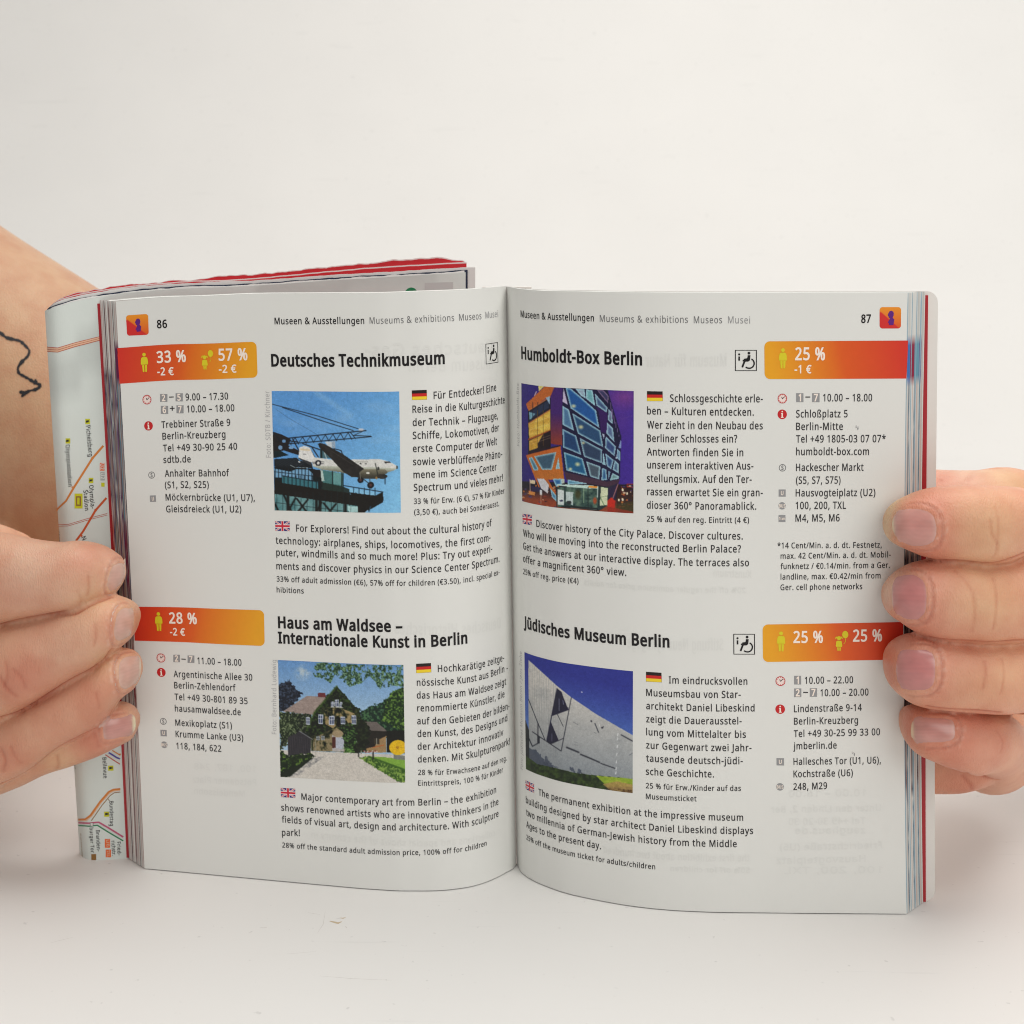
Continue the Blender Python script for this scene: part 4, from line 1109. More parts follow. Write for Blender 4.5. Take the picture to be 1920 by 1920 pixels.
# ------------------------------------------------------------------ the four printed photographs
class Canvas:
    """paints the grid points of a printed picture; X, Y are the points in the frame the drawing was measured in"""
    def __init__(self, pg, key, corners, n=250):
        self.n = n
        f = np.linspace(0, 1, n)
        F, G = np.meshgrid(f, f, indexing='ij')
        self.F, self.G = F.ravel(), G.ravel()
        st = [pg.inv(*fr(key, *c)) for c in corners]
        self.pg = pg
        self.S = (st[0][0]*(1-self.F) + st[1][0]*self.F)*(1-self.G) + (st[3][0]*(1-self.F) + st[2][0]*self.F)*self.G
        self.T = (st[0][1]*(1-self.F) + st[1][1]*self.F)*(1-self.G) + (st[3][1]*(1-self.F) + st[2][1]*self.F)*self.G
        px, py = proj(pg.raw(self.S, self.T))
        ox, oy, sc = FR[key]
        self.X = (px - ox) * sc; self.Y = (py - oy) * sc
        self.C = np.zeros((n * n, 3))

    def put(self, m, c, a=1.0):
        c = np.asarray(c, float)
        if c.ndim == 1: c = np.tile(c, (len(self.X), 1))
        w = (m * a)[:, None] if m.dtype != bool else (m.astype(float) * a)[:, None]
        self.C = self.C * (1 - w) + c * w

    def inside(self, pts):
        x, y = self.X, self.Y
        r = np.zeros(len(x), bool); j = len(pts) - 1
        for i in range(len(pts)):
            xi, yi = pts[i]; xj, yj = pts[j]
            if yi != yj:
                r ^= ((yi > y) != (yj > y)) & (x < (xj - xi) * (y - yi) / (yj - yi) + xi)
            j = i
        return r

    def poly(self, pts, c, a=1.0): self.put(self.inside(pts), c, a)

    def dist(self, x0, y0, x1, y1):
        dx, dy = x1 - x0, y1 - y0
        t = np.clip(((self.X - x0) * dx + (self.Y - y0) * dy) / (dx * dx + dy * dy + 1e-9), 0, 1)
        return np.hypot(self.X - x0 - t * dx, self.Y - y0 - t * dy)

    def line(self, pts, w, c, a=1.0):
        m = np.zeros(len(self.X))
        for p, q in zip(pts[:-1], pts[1:]):
            m = np.maximum(m, np.clip(1.3 - self.dist(*p, *q) / max(w / 2, 1e-6), 0, 1))
        self.put(m, c, a)

    def oval(self, cx, cy, rx, ry, c, a=1.0, soft=0.0, rot=0.0):
        x = self.X - cx; y = self.Y - cy
        if rot:
            x, y = x * math.cos(rot) + y * math.sin(rot), -x * math.sin(rot) + y * math.cos(rot)
        d = np.hypot(x / rx, y / ry)
        m = (d < 1) if not soft else np.clip((1 - d) / soft, 0, 1)
        self.put(m, c, a)

    def noise(self, sx, sy, seed, octv=4):
        r = np.random.default_rng(seed); out = np.zeros(len(self.X)); amp = 1; tot = 0
        for o in range(octv):
            g = r.random((256, 256))
            u = self.X / sx * 2 ** o + 13.7 * o; v = self.Y / sy * 2 ** o + 7.3 * o
            iu = np.floor(u).astype(int); iv = np.floor(v).astype(int); fu = u - iu; fv = v - iv
            fu = fu * fu * (3 - 2 * fu); fv = fv * fv * (3 - 2 * fv)
            q = lambda a, b: g[(iu + a) % 256, (iv + b) % 256]
            out += amp * ((q(0, 0) * (1 - fu) + q(1, 0) * fu) * (1 - fv) + (q(0, 1) * (1 - fu) + q(1, 1) * fu) * fv)
            tot += amp; amp *= .55
        return out / tot

    def grain(self, amt, seed):
        r = np.random.default_rng(seed)
        self.C = np.clip(self.C * (1 + r.normal(0, amt, (len(self.C), 1))), 0, 255)

    def place(self, page, label):
        n = self.n
        I = self.C.reshape(n, n, 3)
        J = np.pad(I, ((1, 1), (1, 1), (0, 0)), mode='edge')
        I = (J[:-2, 1:-1] + J[2:, 1:-1] + J[1:-1, :-2] + J[1:-1, 2:] + 2.5 * J[1:-1, 1:-1]) / 6.5
        C = I.reshape(-1, 3)
        tex = self.noise(34, 34, 301, 4) * .6 + self.noise(11, 11, 302, 2) * .4
        C = C * (1 + (tex - .5) * .15)[:, None] + ((tex - .5) * 5)[:, None]
        g = C.mean(1, keepdims=True); C = g + (C - g) * .94
        C = 4 + (C - 118) * 1.10 + 114
        P = self.pg.at(self.S, self.T, 0.03)
        o = link('printed_photo', mesh_np('printed_photo', P, grid_faces(n, n), cols=np.clip(lin(np.clip(C, 0, 255) / 255.0), 0, .9)), page, M_print)
        o['label'] = label


def mixc(a, b, t):
    t = np.clip(t, 0, 1)[:, None]
    return np.asarray(a, float) * (1 - t) + np.asarray(b, float) * t


# --- airliner over a museum terrace (frame D)
c = Canvas(L, 'D', [(70, 97), (1835, 103), (1858, 1780), (112, 1750)])
c.put(np.ones(len(c.X), bool), mixc((92, 152, 214), (128, 190, 232), (c.Y - 100) / 1700 * .7 + (c.X - 900) / 2500))
c.put(np.clip(c.noise(500, 160, 3) * 2 - 1.05, 0, 1), (190, 215, 238), .35)
c.line([(700, 130), (900, 260), (1150, 430)], 90, (150, 195, 232), .35)
K = (24, 30, 38)
c.line([(80, 280), (700, 440), (1270, 620)], 11, K); c.line([(220, 325), (800, 520), (1200, 645)], 12, K)
c.line([(130, 350), (300, 470), (590, 635), (680, 690)], 5, (60, 80, 110), .8)
c.line([(200, 760), (800, 700), (1375, 645)], 17, K); c.line([(290, 830), (1000, 770), (1450, 728)], 15, K)
c.line([(1160, 670), (1230, 755)], 12, K); c.line([(1200, 712), (1440, 722)], 12, K); c.line([(1200, 715), (1330, 655)], 9, K)
xs_ = [200, 330, 450, 540, 620, 720, 810, 940, 1010, 1160]
for i, x in enumerate(range(230, 1160, 105)):
    yt = 757 - (x - 200) * .095; yb = 838 - (x - 290) * .088
    c.line([(x, yb - 5), (x + 60, yt)], 9, K); c.line([(x + 60, yt), (x + 110, yb)], 11, K)
c.oval(1310, 632, 50, 22, (216, 206, 206), .8, .5)
# dark scaffold at the left
c.poly([(85, 660), (210, 700), (330, 760), (300, 850), (460, 930), (440, 985), (240, 920), (160, 930), (110, 1020), (90, 1020)], (38, 34, 36))
for (a, b) in [((120, 700), (180, 790)), ((150, 740), (260, 860)), ((190, 905), (330, 780)), ((360, 760), (440, 910)), ((240, 780), (430, 800)), ((500, 825), (740, 910)), ((630, 880), (715, 1010)), ((590, 880), (660, 1010))]:
    c.line([a, b], 17, (28, 32, 40))
c.oval(190, 880, 30, 30, (120, 160, 200)); c.oval(240, 790, 26, 22, (110, 155, 200)); c.oval(340, 880, 34, 22, (120, 165, 210))
c.poly([(100, 930), (190, 925), (310, 985), (110, 1025)], (20, 40, 46))
# cooling tower cylinder, pergola
c.poly([(805, 800), (950, 790), (952, 890), (860, 880)], (196, 206, 214)); c.poly([(900, 795), (950, 790), (952, 890), (905, 885)], (150, 170, 190))
c.line([(930, 895), (1030, 920), (1050, 970)], 14, K)
c.poly([(740, 890), (900, 900), (900, 1030), (740, 1030)], (72, 110, 122)); c.line([(765, 880), (765, 1030)], 14, K); c.line([(800, 950), (830, 1030)], 14, (190, 205, 205))
c.poly([(740, 890), (770, 890), (770, 1020), (745, 1020)], (30, 44, 44))
# ribbed roof and the building below
c.poly([(105, 1040), (420, 1020), (450, 1060), (620, 1085), (640, 1170), (440, 1150), (300, 1200), (105, 1140)], (30, 36, 42))
for i in range(24): c.line([(120 + i * 16, 1040 - i * .6), (150 + i * 16, 1130)], 4, (84, 96, 108), .6)
c.line([(330, 1125), (400, 1160), (580, 1160)], 9, (190, 205, 205)); c.poly([(430, 1065), (470, 1075), (465, 1090), (440, 1085)], (220, 226, 230))
c.poly([(105, 1150), (640, 1170), (770, 1260), (770, 1800), (105, 1760)], (24, 30, 32))
c.poly([(110, 1170), (330, 1215), (400, 1180), (580, 1185), (640, 1240), (640, 1330), (110, 1290)], (120, 168, 204))
for x in range(120, 640, 46): c.line([(x, 1160), (x, 1330)], 12, (22, 34, 46))
c.line([(110, 1215), (640, 1275)], 10, (22, 34, 46))
c.poly([(215, 1270), (715, 1350), (712, 1450), (215, 1370)], (58, 116, 128))
for x in range(240, 715, 56): c.line([(x, 1270), (x, 1445)], 13, (18, 30, 34))
c.poly([(765, 1190), (1065, 1240), (1060, 1520), (765, 1500)], (74, 124, 124)); c.poly([(925, 1220), (1035, 1235), (1035, 1400), (925, 1380)], (104, 156, 156))
for x in (770, 912, 1040, 1060): c.line([(x, 1190), (x, 1510)], 15, (22, 34, 36))
c.put(c.inside([(770, 1360), (1060, 1420), (1150, 1460), (1150, 1520), (770, 1490)]), (34, 46, 40), .9)
c.poly([(105, 1310), (215, 1370), (720, 1455), (1150, 1510), (1480, 1560), (1610, 1500), (1615, 1635), (1350, 1780), (105, 1760)], (30, 27, 24))
c.line([(1060, 1405), (1610, 1495)], 14, (22, 34, 44)); c.line([(210, 1270), (760, 1365)], 12, (22, 34, 44))
c.poly([(1140, 1440), (1490, 1495), (1520, 1550), (1480, 1568), (1155, 1525)], (132, 190, 226))
for x in range(1205, 1520, 74): c.line([(x, 1440), (x, 1570)], 13, (26, 50, 66))
c.line([(1475, 1570), (1605, 1500)], 16, (26, 40, 46))
# glazed hall with diagonal struts at the bottom
c.poly([(112, 1520), (1270, 1690), (1270, 1790), (112, 1760)], (78, 132, 132))
c.put(c.inside([(112, 1520), (1270, 1690), (1270, 1790), (112, 1760)]), mixc((60, 112, 120), (160, 196, 196), c.noise(120, 120, 5)), .8)
for x in range(140, 1270, 84): c.line([(x, 1500), (x, 1790)], 8, (30, 44, 48))
c.line([(112, 1640), (1150, 1770)], 8, (30, 44, 48))
for (a, b) in [((240, 1540), (340, 1760)), ((400, 1580), (300, 1760)), ((420, 1590), (545, 1760)), ((570, 1600), (440, 1760)), ((760, 1640), (690, 1770)), ((790, 1650), (890, 1770)), ((960, 1660), (870, 1770)), ((115, 1660), (160, 1750))]:
    c.line([a, b], 30, (22, 24, 24))
for x in (295, 690, 740, 1090): c.line([(x, 1550), (x, 1780)], 46, (24, 25, 24))
c.poly([(1150, 1500), (1615, 1560), (1615, 1635), (1350, 1785), (1265, 1785), (1265, 1690)], (30, 27, 24))
c.poly([(1120, 1685), (1265, 1700), (1262, 1770), (1150, 1780), (1120, 1740)], (168, 206, 206)); c.line([(1165, 1690), (1165, 1780)], 7, (40, 60, 60))
c.line([(1440, 1700), (1405, 1785)], 22, (40, 70, 90)); c.poly([(1350, 1785), (1400, 1740), (1420, 1785)], (140, 190, 226))
# the aircraft
c.poly([(440, 1025), (455, 880), (520, 855), (600, 880), (660, 1010), (640, 1090), (560, 1070)], (222, 222, 220))
c.line([(475, 905), (590, 915)], 26, (216, 196, 160)); c.line([(505, 970), (545, 972)], 8, (70, 70, 80))
c.poly([(440, 1020), (620, 1085), (630, 1140), (560, 1100), (445, 1035)], (60, 62, 66))
body = [(620, 1060), (660, 1015), (1000, 1060), (1190, 1045), (1560, 1040), (1690, 1070), (1790, 1125), (1808, 1155), (1780, 1190), (1640, 1235), (1560, 1300), (1300, 1300), (1040, 1225), (760, 1185), (640, 1140)]
c.poly(body, (214, 214, 210))
m = c.inside(body); c.put(m & (c.Y > 1130 + (c.X - 640) * .03), mixc((190, 196, 180), (86, 84, 66), (c.Y - 1130 - (c.X - 640) * .03) / 90), .85)
c.put(c.inside([(1180, 1180), (1640, 1180), (1680, 1225), (1560, 1310), (1320, 1315), (1180, 1270)]), mixc((130, 124, 104), (60, 58, 50), (c.Y - 1180) / 110), .9)
wing = [(710, 830), (740, 815), (800, 830), (1040, 960), (1350, 1175), (1290, 1215), (1290, 1290), (1180, 1290), (1060, 1215), (900, 1040), (730, 880)]
c.poly(wing, (44, 41, 40)); c.put(c.inside(wing), (74, 70, 66), np.clip(c.noise(60, 60, 8) - .45, 0, 1))
c.line([(900, 930), (1200, 1120)], 10, (74, 72, 70), .7)
for (x, y, r) in ((1440, 1400, 46), (1300, 1330, 42)): c.oval(x, y, r, r, (30, 30, 34)); c.oval(x, y, r * .4, r * .4, (96, 60, 60))
c.line([(1290, 1230), (1300, 1310)], 14, (120, 120, 110)); c.line([(1430, 1290), (1430, 1360)], 14, (70, 70, 64)); c.line([(1345, 1320), (1420, 1380)], 12, (40, 40, 40))
c.oval(1600, 1280, 70, 34, (58, 54, 50)); c.oval(1545, 1170, 16, 24, (60, 62, 60)); c.line([(1505, 1100), (1540, 1260)], 14, (40, 46, 42)); c.line([(1640, 1270), (1640, 1385)], 15, (30, 40, 50)); c.line([(1610, 1270), (1665, 1270)], 14, (40, 44, 44))
c.poly([(1625, 1070), (1700, 1070), (1720, 1090), (1640, 1098)], (60, 58, 60)); c.oval(1803, 1155, 12, 26, (60, 66, 60))
for x in range(1230, 1410, 20): c.line([(x, 1078), (x + 8, 1078)], 9, (120, 116, 110))
for x in (1300, 1375): c.poly([(x - 18, 1112), (x, 1090), (x + 18, 1112)], (60, 60, 60))
c.line([(635, 1085), (790, 1078)], 9, (50, 50, 56)); c.line([(640, 1103), (790, 1103)], 9, (50, 50, 56)); c.oval(715, 1092, 42, 40, (44, 44, 52)); c.oval(715, 1095, 20, 20, (220, 220, 216)); c.line([(690, 1130), (740, 1130)], 6, (90, 90, 90))
c.oval(1400, 1232, 24, 14, (214, 214, 205)); c.oval(1520, 1300, 14, 20, (170, 130, 70), .8)
c.poly([(640, 1180), (760, 1190), (745, 1290), (690, 1290), (640, 1260)], (34, 30, 32)); c.poly([(745, 1190), (775, 1195), (800, 1340), (760, 1350)], (180, 200, 195))
c.grain(.035, 1)
c.place(PL, 'printed photo of a propeller aircraft hanging above a dark terrace under a blue sky')

# --- glass exhibition building at night (frame E)
c = Canvas(R, 'E', [(57, 62), (1612, 172), (1608, 1865), (68, 1695)])
sky = mixc((52, 40, 124), (70, 44, 150), (c.X - 60) / 1500)
c.put(np.ones(len(c.X), bool), sky)
c.oval(1480, 260, 330, 220, (150, 74, 140), .6, .9); c.oval(1450, 560, 200, 400, (96, 54, 150), .5, .9)
ORN, ORD, NAV, PUR = (194, 104, 48), (150, 66, 44), (26, 26, 62), (76, 40, 106)
# ground
c.put(c.Y > 1420 + (c.X - 60) * .03, mixc((34, 28, 44), (150, 70, 44), (c.Y - 1500 - (c.X - 60) * .1) / 160), 1)
c.put((c.X > 1380) & (c.Y > 1480), mixc((46, 22, 30), (80, 56, 36), (c.Y - 1500) / 330), 1)
for q in range(90):
    r = random.random(); x = random.uniform(60, 560) if r < .5 else random.uniform(1390, 1600); y = random.uniform(1480, 1800)
    c.oval(x, y, random.uniform(6, 26), random.uniform(4, 14), random.choice([(216, 132, 60), (230, 200, 170), (180, 60, 40), (70, 60, 110), (40, 30, 50)]), .8)
c.line([(1520, 1460), (1605, 1460)], 12, (190, 60, 50)); c.line([(1520, 1500), (1605, 1500)], 10, (190, 60, 50)); c.line([(1520, 1460), (1520, 1500)], 10, (190, 60, 50))
# left wing: yellow storeys, orange fins
c.poly([(150, 430), (460, 260), (465, 960), (150, 1020)], (30, 30, 50))
c.poly([(290, 100), (380, 100), (300, 175)], (226, 214, 130)); c.line([(240, 235), (265, 180)], 16, (220, 190, 190))
c.poly([(120, 350), (390, 100), (515, 118), (465, 235), (430, 250), (160, 445), (145, 420)], ORN); c.line([(160, 440), (470, 245)], 14, (220, 130, 60))
c.poly([(165, 470), (430, 300), (440, 400), (170, 570)], (40, 54, 84)); c.poly([(165, 460), (250, 485), (190, 560), (168, 565)], (120, 170, 190)); c.poly([(395, 265), (450, 240), (450, 360)], (150, 180, 205))
for x in (215, 285, 360): c.line([(x, 330), (x, 600)], 10, (28, 30, 50))
c.poly([(155, 620), (455, 430), (460, 710), (165, 830)], (240, 208, 76))
c.put(c.inside([(155, 620), (455, 430), (460, 710), (165, 830)]), mixc((176, 110, 36), (252, 232, 120), c.noise(70, 40, 12)), .7)
c.line([(160, 840), (460, 715)], 26, (184, 88, 34)); c.line([(155, 620), (455, 430)], 16, (190, 110, 60))
c.poly([(165, 860), (365, 770), (365, 880), (285, 890), (280, 960), (165, 1000)], (216, 170, 56)); c.put(c.inside([(165, 860), (365, 770), (365, 880), (280, 960), (165, 1000)]), mixc((160, 96, 30), (244, 214, 100), c.noise(50, 30, 13)), .6)
c.poly([(365, 760), (465, 715), (465, 950), (290, 975), (290, 890)], (38, 24, 34))
for x in (280, 360): c.line([(x, 440), (x, 930)], 8, (120, 90, 40))
for y in (560, 650, 815, 850): c.line([(180, y + 60), (455, y - 30)], 6, (232, 214, 160), .6)
c.poly([(465, 235), (515, 115), (625, 122), (625, 925), (590, 930), (465, 900)], PUR)
c.put(c.inside([(465, 235), (515, 115), (625, 122), (625, 925), (465, 900)]), mixc((72, 38, 116), (150, 62, 44), (c.Y - 480) / 420), .95)
c.poly([(150, 1010), (600, 920), (600, 945), (150, 1060)], (44, 26, 44))
c.poly([(120, 1060), (600, 935), (650, 1400), (430, 1400), (540, 1600), (510, 1640), (400, 1420), (270, 1380), (320, 1520), (300, 1520)], ORN)
c.put(c.inside([(120, 1060), (600, 935), (650, 1400), (270, 1380)]), mixc((204, 100, 36), (196, 122, 44), (c.Y - 1000) / 350), .6)
def pane(pts, core=(40, 84, 132), rim=(170, 214, 226), wd=30):
    m = c.inside(pts)
    d = np.full(len(c.X), 1e9)
    for p, q in zip(pts, pts[1:] + pts[:1]): d[m] = np.minimum(d[m], c.dist(*p, *q)[m])
    col = mixc(rim, core, d / wd)
    c.put(m, col)
def glow(x, y, r): c.oval(x, y, r, r * .8, (240, 232, 170), .8, .8)
pane([(160, 1100), (205, 1085), (290, 1240), (285, 1270), (230, 1270)], (60, 110, 140)); pane([(235, 1075), (540, 1015), (480, 1260), (345, 1262)], (64, 96, 120)); pane([(570, 1090), (590, 1250), (530, 1250)], (120, 170, 190))
# main front
c.poly([(625, 122), (1250, 150), (1345, 480), (1440, 800), (1420, 1390), (1240, 1425), (1135, 1400), (650, 1290), (620, 1000)], (30, 28, 66))
c.poly([(640, 125), (700, 360), (628, 320)], (196, 186, 214)); pane([(668, 125), (740, 135), (900, 270), (1090, 440), (1135, 680), (740, 410)], (34, 90, 158)); glow(780, 380, 45)
pane([(800, 135), (930, 145), (945, 275), (880, 235)], (150, 170, 190)); pane([(950, 150), (1040, 155), (1080, 380), (955, 280)], (110, 170, 180)); pane([(1075, 205), (1250, 400), (1235, 470), (1095, 370)], (66, 90, 130)); c.poly([(1085, 380), (1250, 480), (1245, 760), (1160, 740), (1130, 470)], (58, 30, 96))
pane([(1100, 155), (1190, 160), (1265, 240), (1255, 340), (1180, 250)], (60, 60, 100), (160, 130, 160), 18)
pane([(628, 375), (715, 430), (785, 720), (630, 640)], (80, 120, 160)); pane([(760, 475), (1150, 720), (1190, 950), (840, 760)], (44, 80, 120)); glow(880, 670, 48)
pane([(628, 695), (815, 790), (885, 1055), (635, 950)], (36, 70, 116)); pane([(865, 820), (1175, 985), (1170, 1170), (925, 1080)], (50, 70, 100)); glow(915, 890, 30)
pane([(645, 1015), (905, 1105), (970, 1345), (680, 1270)], (34, 96, 140)); glow(835, 1185, 50); glow(735, 1250, 36)
pane([(955, 1145), (1150, 1215), (1135, 1395), (1010, 1355)], (76, 92, 108))
pane([(1245, 605), (1325, 690), (1345, 880), (1235, 760)], (90, 110, 150)); pane([(1225, 800), (1365, 940), (1345, 1075), (1215, 960)], (56, 78, 128)); pane([(1220, 1035), (1335, 1125), (1300, 1255), (1240, 1210)], (50, 80, 130)); pane([(1190, 1010), (1225, 1200), (1180, 1185)], (110, 150, 170))
pane([(1175, 1235), (1230, 1255), (1245, 1400), (1165, 1410)], (44, 90, 140)); pane([(1350, 1130), (1400, 1180), (1400, 1310), (1320, 1260)], (70, 96, 130)); pane([(1320, 1305), (1410, 1355), (1400, 1385), (1280, 1410)], (110, 146, 150)); pane([(1265, 1275), (1290, 1290), (1265, 1385)], (70, 110, 150), (150, 190, 210), 14)
pane([(1385, 975), (1425, 1010), (1425, 1145), (1380, 1100)], (60, 90, 150)); c.poly([(1435, 830), (1440, 960), (1400, 960)], (130, 150, 200)); pane([(1265, 420), (1310, 470), (1320, 630), (1255, 570)], (90, 90, 130))
c.poly([(1175, 760), (1205, 770), (1200, 850)], (180, 190, 214)); c.poly([(1370, 1040), (1385, 1110), (1362, 1105)], (180, 200, 220))
for i in range(6): c.line([(1290 + i * 24, 330 + i * 90), (1305 + i * 20, 500 + i * 60)], 9, (150, 120, 170))
c.line([(1440, 560), (1600, 510)], 4, (110, 80, 150))
# base and entrance
c.poly([(650, 1290), (1135, 1400), (1240, 1425), (1420, 1390), (1400, 1460), (1260, 1500), (680, 1400)], (74, 50, 70))
pane([(695, 1395), (990, 1455), (700, 1465)], (70, 130, 170)); c.poly([(275, 1385), (370, 1385), (440, 1470), (420, 1590), (330, 1520)], (206, 206, 214)); pane([(490, 1385), (610, 1385), (615, 1460), (540, 1500)], (50, 110, 170)); pane([(455, 1510), (540, 1620), (540, 1700), (480, 1640)], (50, 110, 160))
c.poly([(610, 1385), (650, 1385), (655, 1450), (615, 1450)], (186, 200, 190))
c.poly([(540, 1500), (1120, 1490), (1260, 1500), (1390, 1450), (1350, 1700), (1130, 1830), (560, 1780)], (40, 58, 60))
c.put(c.inside([(560, 1500), (1120, 1500), (1110, 1810), (560, 1770)]), mixc((30, 58, 60), (150, 180, 150), c.noise(60, 50, 21) * 1.3 - .3), .8)
c.poly([(548, 1462), (1000, 1475), (1115, 1490), (1110, 1520), (980, 1520), (550, 1482)], (196, 224, 216)); c.poly([(990, 1480), (1115, 1492), (1100, 1515), (985, 1508)], (232, 150, 60))
c.poly([(562, 1535), (650, 1545), (650, 1755), (560, 1745)], (206, 216, 216)); c.poly([(672, 1560), (775, 1570), (770, 1755), (670, 1700)], (190, 206, 206)); c.poly([(1160, 1500), (1255, 1515), (1245, 1750), (1140, 1760)], (206, 214, 180)); c.poly([(1260, 1510), (1400, 1440), (1350, 1700), (1260, 1700)], (48, 38, 70))
c.line([(1395, 1460), (1310, 1690)], 12, (210, 140, 130)); c.line([(1150, 1640), (1200, 1750)], 10, (80, 120, 80)); c.line([(1145, 1640), (1250, 1625)], 7, (110, 140, 100))
c.line([(1115, 1490), (1110, 1640)], 14, (210, 226, 220)); c.line([(980, 1500), (980, 1820)], 10, (30, 40, 40)); c.line([(545, 1500), (548, 1780)], 14, (28, 40, 50)); c.line([(660, 1500), (662, 1790)], 12, (28, 40, 50)); c.line([(920, 1520), (920, 1720)], 9, (170, 200, 160))
c.oval(840, 1600, 55, 90, (70, 66, 36), .8, .6); c.oval(610, 1690, 26, 12, (60, 60, 90)); c.oval(715, 1715, 36, 26, (50, 56, 60)); c.poly([(700, 1755), (1110, 1790), (1130, 1830), (560, 1780)], (30, 40, 44)); c.line([(740, 1790), (1100, 1815)], 6, (150, 150, 140))
c.poly([(1250, 1690), (1300, 1640), (1340, 1680), (1360, 1690), (1340, 1840), (1250, 1830)], (196, 44, 30)); c.oval(1075, 1690, 34, 60, (176, 74, 40), .9, .5)
c.poly([(180, 1400), (250, 1410), (245, 1460), (180, 1450)], (226, 206, 170)); c.line([(175, 1390), (180, 1600)], 9, (226, 196, 180)); c.poly([(160, 1555), (250, 1575), (240, 1620), (160, 1600)], (216, 140, 70)); c.poly([(190, 1480), (330, 1510), (330, 1570), (200, 1550)], (50, 44, 84)); c.poly([(312, 1540), (345, 1545), (342, 1615), (312, 1610)], (216, 220, 226)); c.line([(328, 1600), (328, 1740)], 9, (190, 150, 120))
for (x, y) in ((1405, 1680), (1460, 1675), (1520, 1590), (1460, 1540)): c.oval(x, y, 13, 20, (236, 226, 196))
c.put(c.inside([(1360, 1740), (1610, 1700), (1608, 1865), (1360, 1840)]), (70, 66, 36), .7); c.put((c.Y > 1800 + (c.X - 1400) * .2) & (c.X > 1250), (150, 50, 34), .8)
c.grain(.05, 2)
c.place(PR, 'printed photo of a glazed angular building lit blue and orange at night')

# --- ivy covered house (frame O)
c = Canvas(L, 'O', [(200, 240), (1705, 297), (1727, 1712), (230, 1643)])
c.put(np.ones(len(c.X), bool), mixc((100, 146, 200), (160, 190, 216), (c.Y - 250) / 700))
c.put(np.clip(1.15 - np.hypot((c.X - 500) / 110, (c.Y - 390) / 100), 0, 1) * np.clip(c.noise(40, 36, 30) * 3 - 1.0, 0, 1), (206, 210, 202), .75)
def leafy(pts, base, lightc, seed, sc=26, lo=.45, a=1.0, edge=18):
    m = c.inside(pts).astype(float)
    n1 = c.noise(sc, sc, seed, 3)
    if edge:
        X, Y = c.X.copy(), c.Y.copy()
        c.X = X + (c.noise(edge * 2, edge * 2, seed + 50, 3) - .5) * edge * 5; c.Y = Y + (c.noise(edge * 2, edge * 2, seed + 90, 3) - .5) * edge * 5
        m = c.inside(pts).astype(float); c.X, c.Y = X, Y
    c.put(m, mixc(base, lightc, (n1 - lo) * 4), a)
leafy([(200, 560), (330, 480), (420, 600), (500, 640), (430, 720), (380, 780), (260, 860), (200, 860)], (22, 28, 42), (64, 78, 100), 31, 14, .45, 1.0, 12)
leafy([(1200, 860), (1300, 800), (1430, 760), (1500, 700), (1720, 560), (1730, 1300), (1300, 1050), (1200, 960)], (22, 46, 36), (72, 112, 74), 32, 20, .44, 1.0, 12)
leafy([(1490, 740), (1560, 620), (1730, 570), (1730, 1080), (1640, 1090), (1530, 1000), (1440, 980)], (26, 50, 24), (110, 146, 62), 33, 18, .46, 1.0, 12)
# roofs and walls
c.poly([(255, 860), (550, 668), (770, 680), (800, 700), (640, 900), (590, 895)], (150, 134, 128)); c.put(c.inside([(255, 860), (550, 668), (770, 680), (640, 900)]), (180, 164, 156), np.clip(c.noise(60, 10, 34) - .4, 0, 1) * 1.2)
c.poly([(680, 635), (768, 635), (775, 690), (682, 682)], (110, 50, 54))
c.poly([(230, 870), (600, 895), (620, 1180), (230, 1160)], (34, 40, 36)); leafy([(215, 870), (590, 895), (600, 1120), (430, 1110), (230, 1320)], (26, 36, 26), (108, 120, 88), 35, 15)
c.poly([(560, 1050), (650, 850), (905, 550), (1150, 830), (1230, 1000), (1230, 1350), (600, 1330)], (34, 46, 26))
leafy([(540, 1080), (640, 850), (905, 552), (1150, 820), (1235, 1000), (1235, 1340), (1000, 1340), (640, 1200), (580, 1160)], (18, 26, 16), (58, 80, 34), 36, 17, .46)
c.line([(905, 560), (640, 870), (545, 1080)], 34, (66, 92, 36), .7)
c.poly([(740, 850), (900, 800), (1120, 880), (1150, 980), (1010, 1020), (900, 1030), (860, 1060), (770, 1010), (760, 900)], (158, 138, 96))
c.put(c.inside([(720, 800), (1150, 820), (1170, 1010), (900, 1070), (740, 1030)]), (44, 52, 28), np.clip(c.noise(44, 60, 37) - .47, 0, 1) * 7)
c.poly([(620, 1180), (900, 1050), (985, 1110), (1000, 1340), (620, 1330)], (142, 128, 96)); c.put(c.inside([(600, 1150), (900, 1050), (850, 1110), (850, 1340), (600, 1340)]), (60, 62, 38), np.clip(c.noise(40, 50, 38) - .44, 0, 1) * 5)
c.poly([(850, 1140), (990, 1150), (995, 1340), (850, 1330)], (176, 172, 172)); c.poly([(850, 1165), (892, 1165), (892, 1295), (850, 1295)], (84, 44, 40)); c.poly([(895, 1170), (990, 1175), (992, 1310), (895, 1300)], (176, 182, 196)); c.oval(920, 1125, 65, 40, (160, 142, 112))
for (x, y, w, h) in ((712, 950, 58, 115), (845, 965, 66, 110), (980, 965, 52, 90), (1112, 960, 56, 110), (905, 760, 50, 90), (855, 770, 34, 60), (955, 775, 30, 60), (365, 945, 60, 80), (560, 970, 46, 90)):
    c.poly([(x - w/2, y - h/2), (x + w/2, y - h/2), (x + w/2, y + h/2), (x - w/2, y + h/2)], (186, 194, 210)); c.poly([(x - w*.36, y - h*.38), (x + w*.36, y - h*.38), (x + w*.36, y + h*.38), (x - w*.36, y + h*.38)], (70, 80, 110)); c.line([(x, y - h/2), (x, y + h/2)], 9, (206, 210, 216)); c.line([(x - w/2, y - 8), (x + w/2, y - 8)], 8, (200, 206, 214))
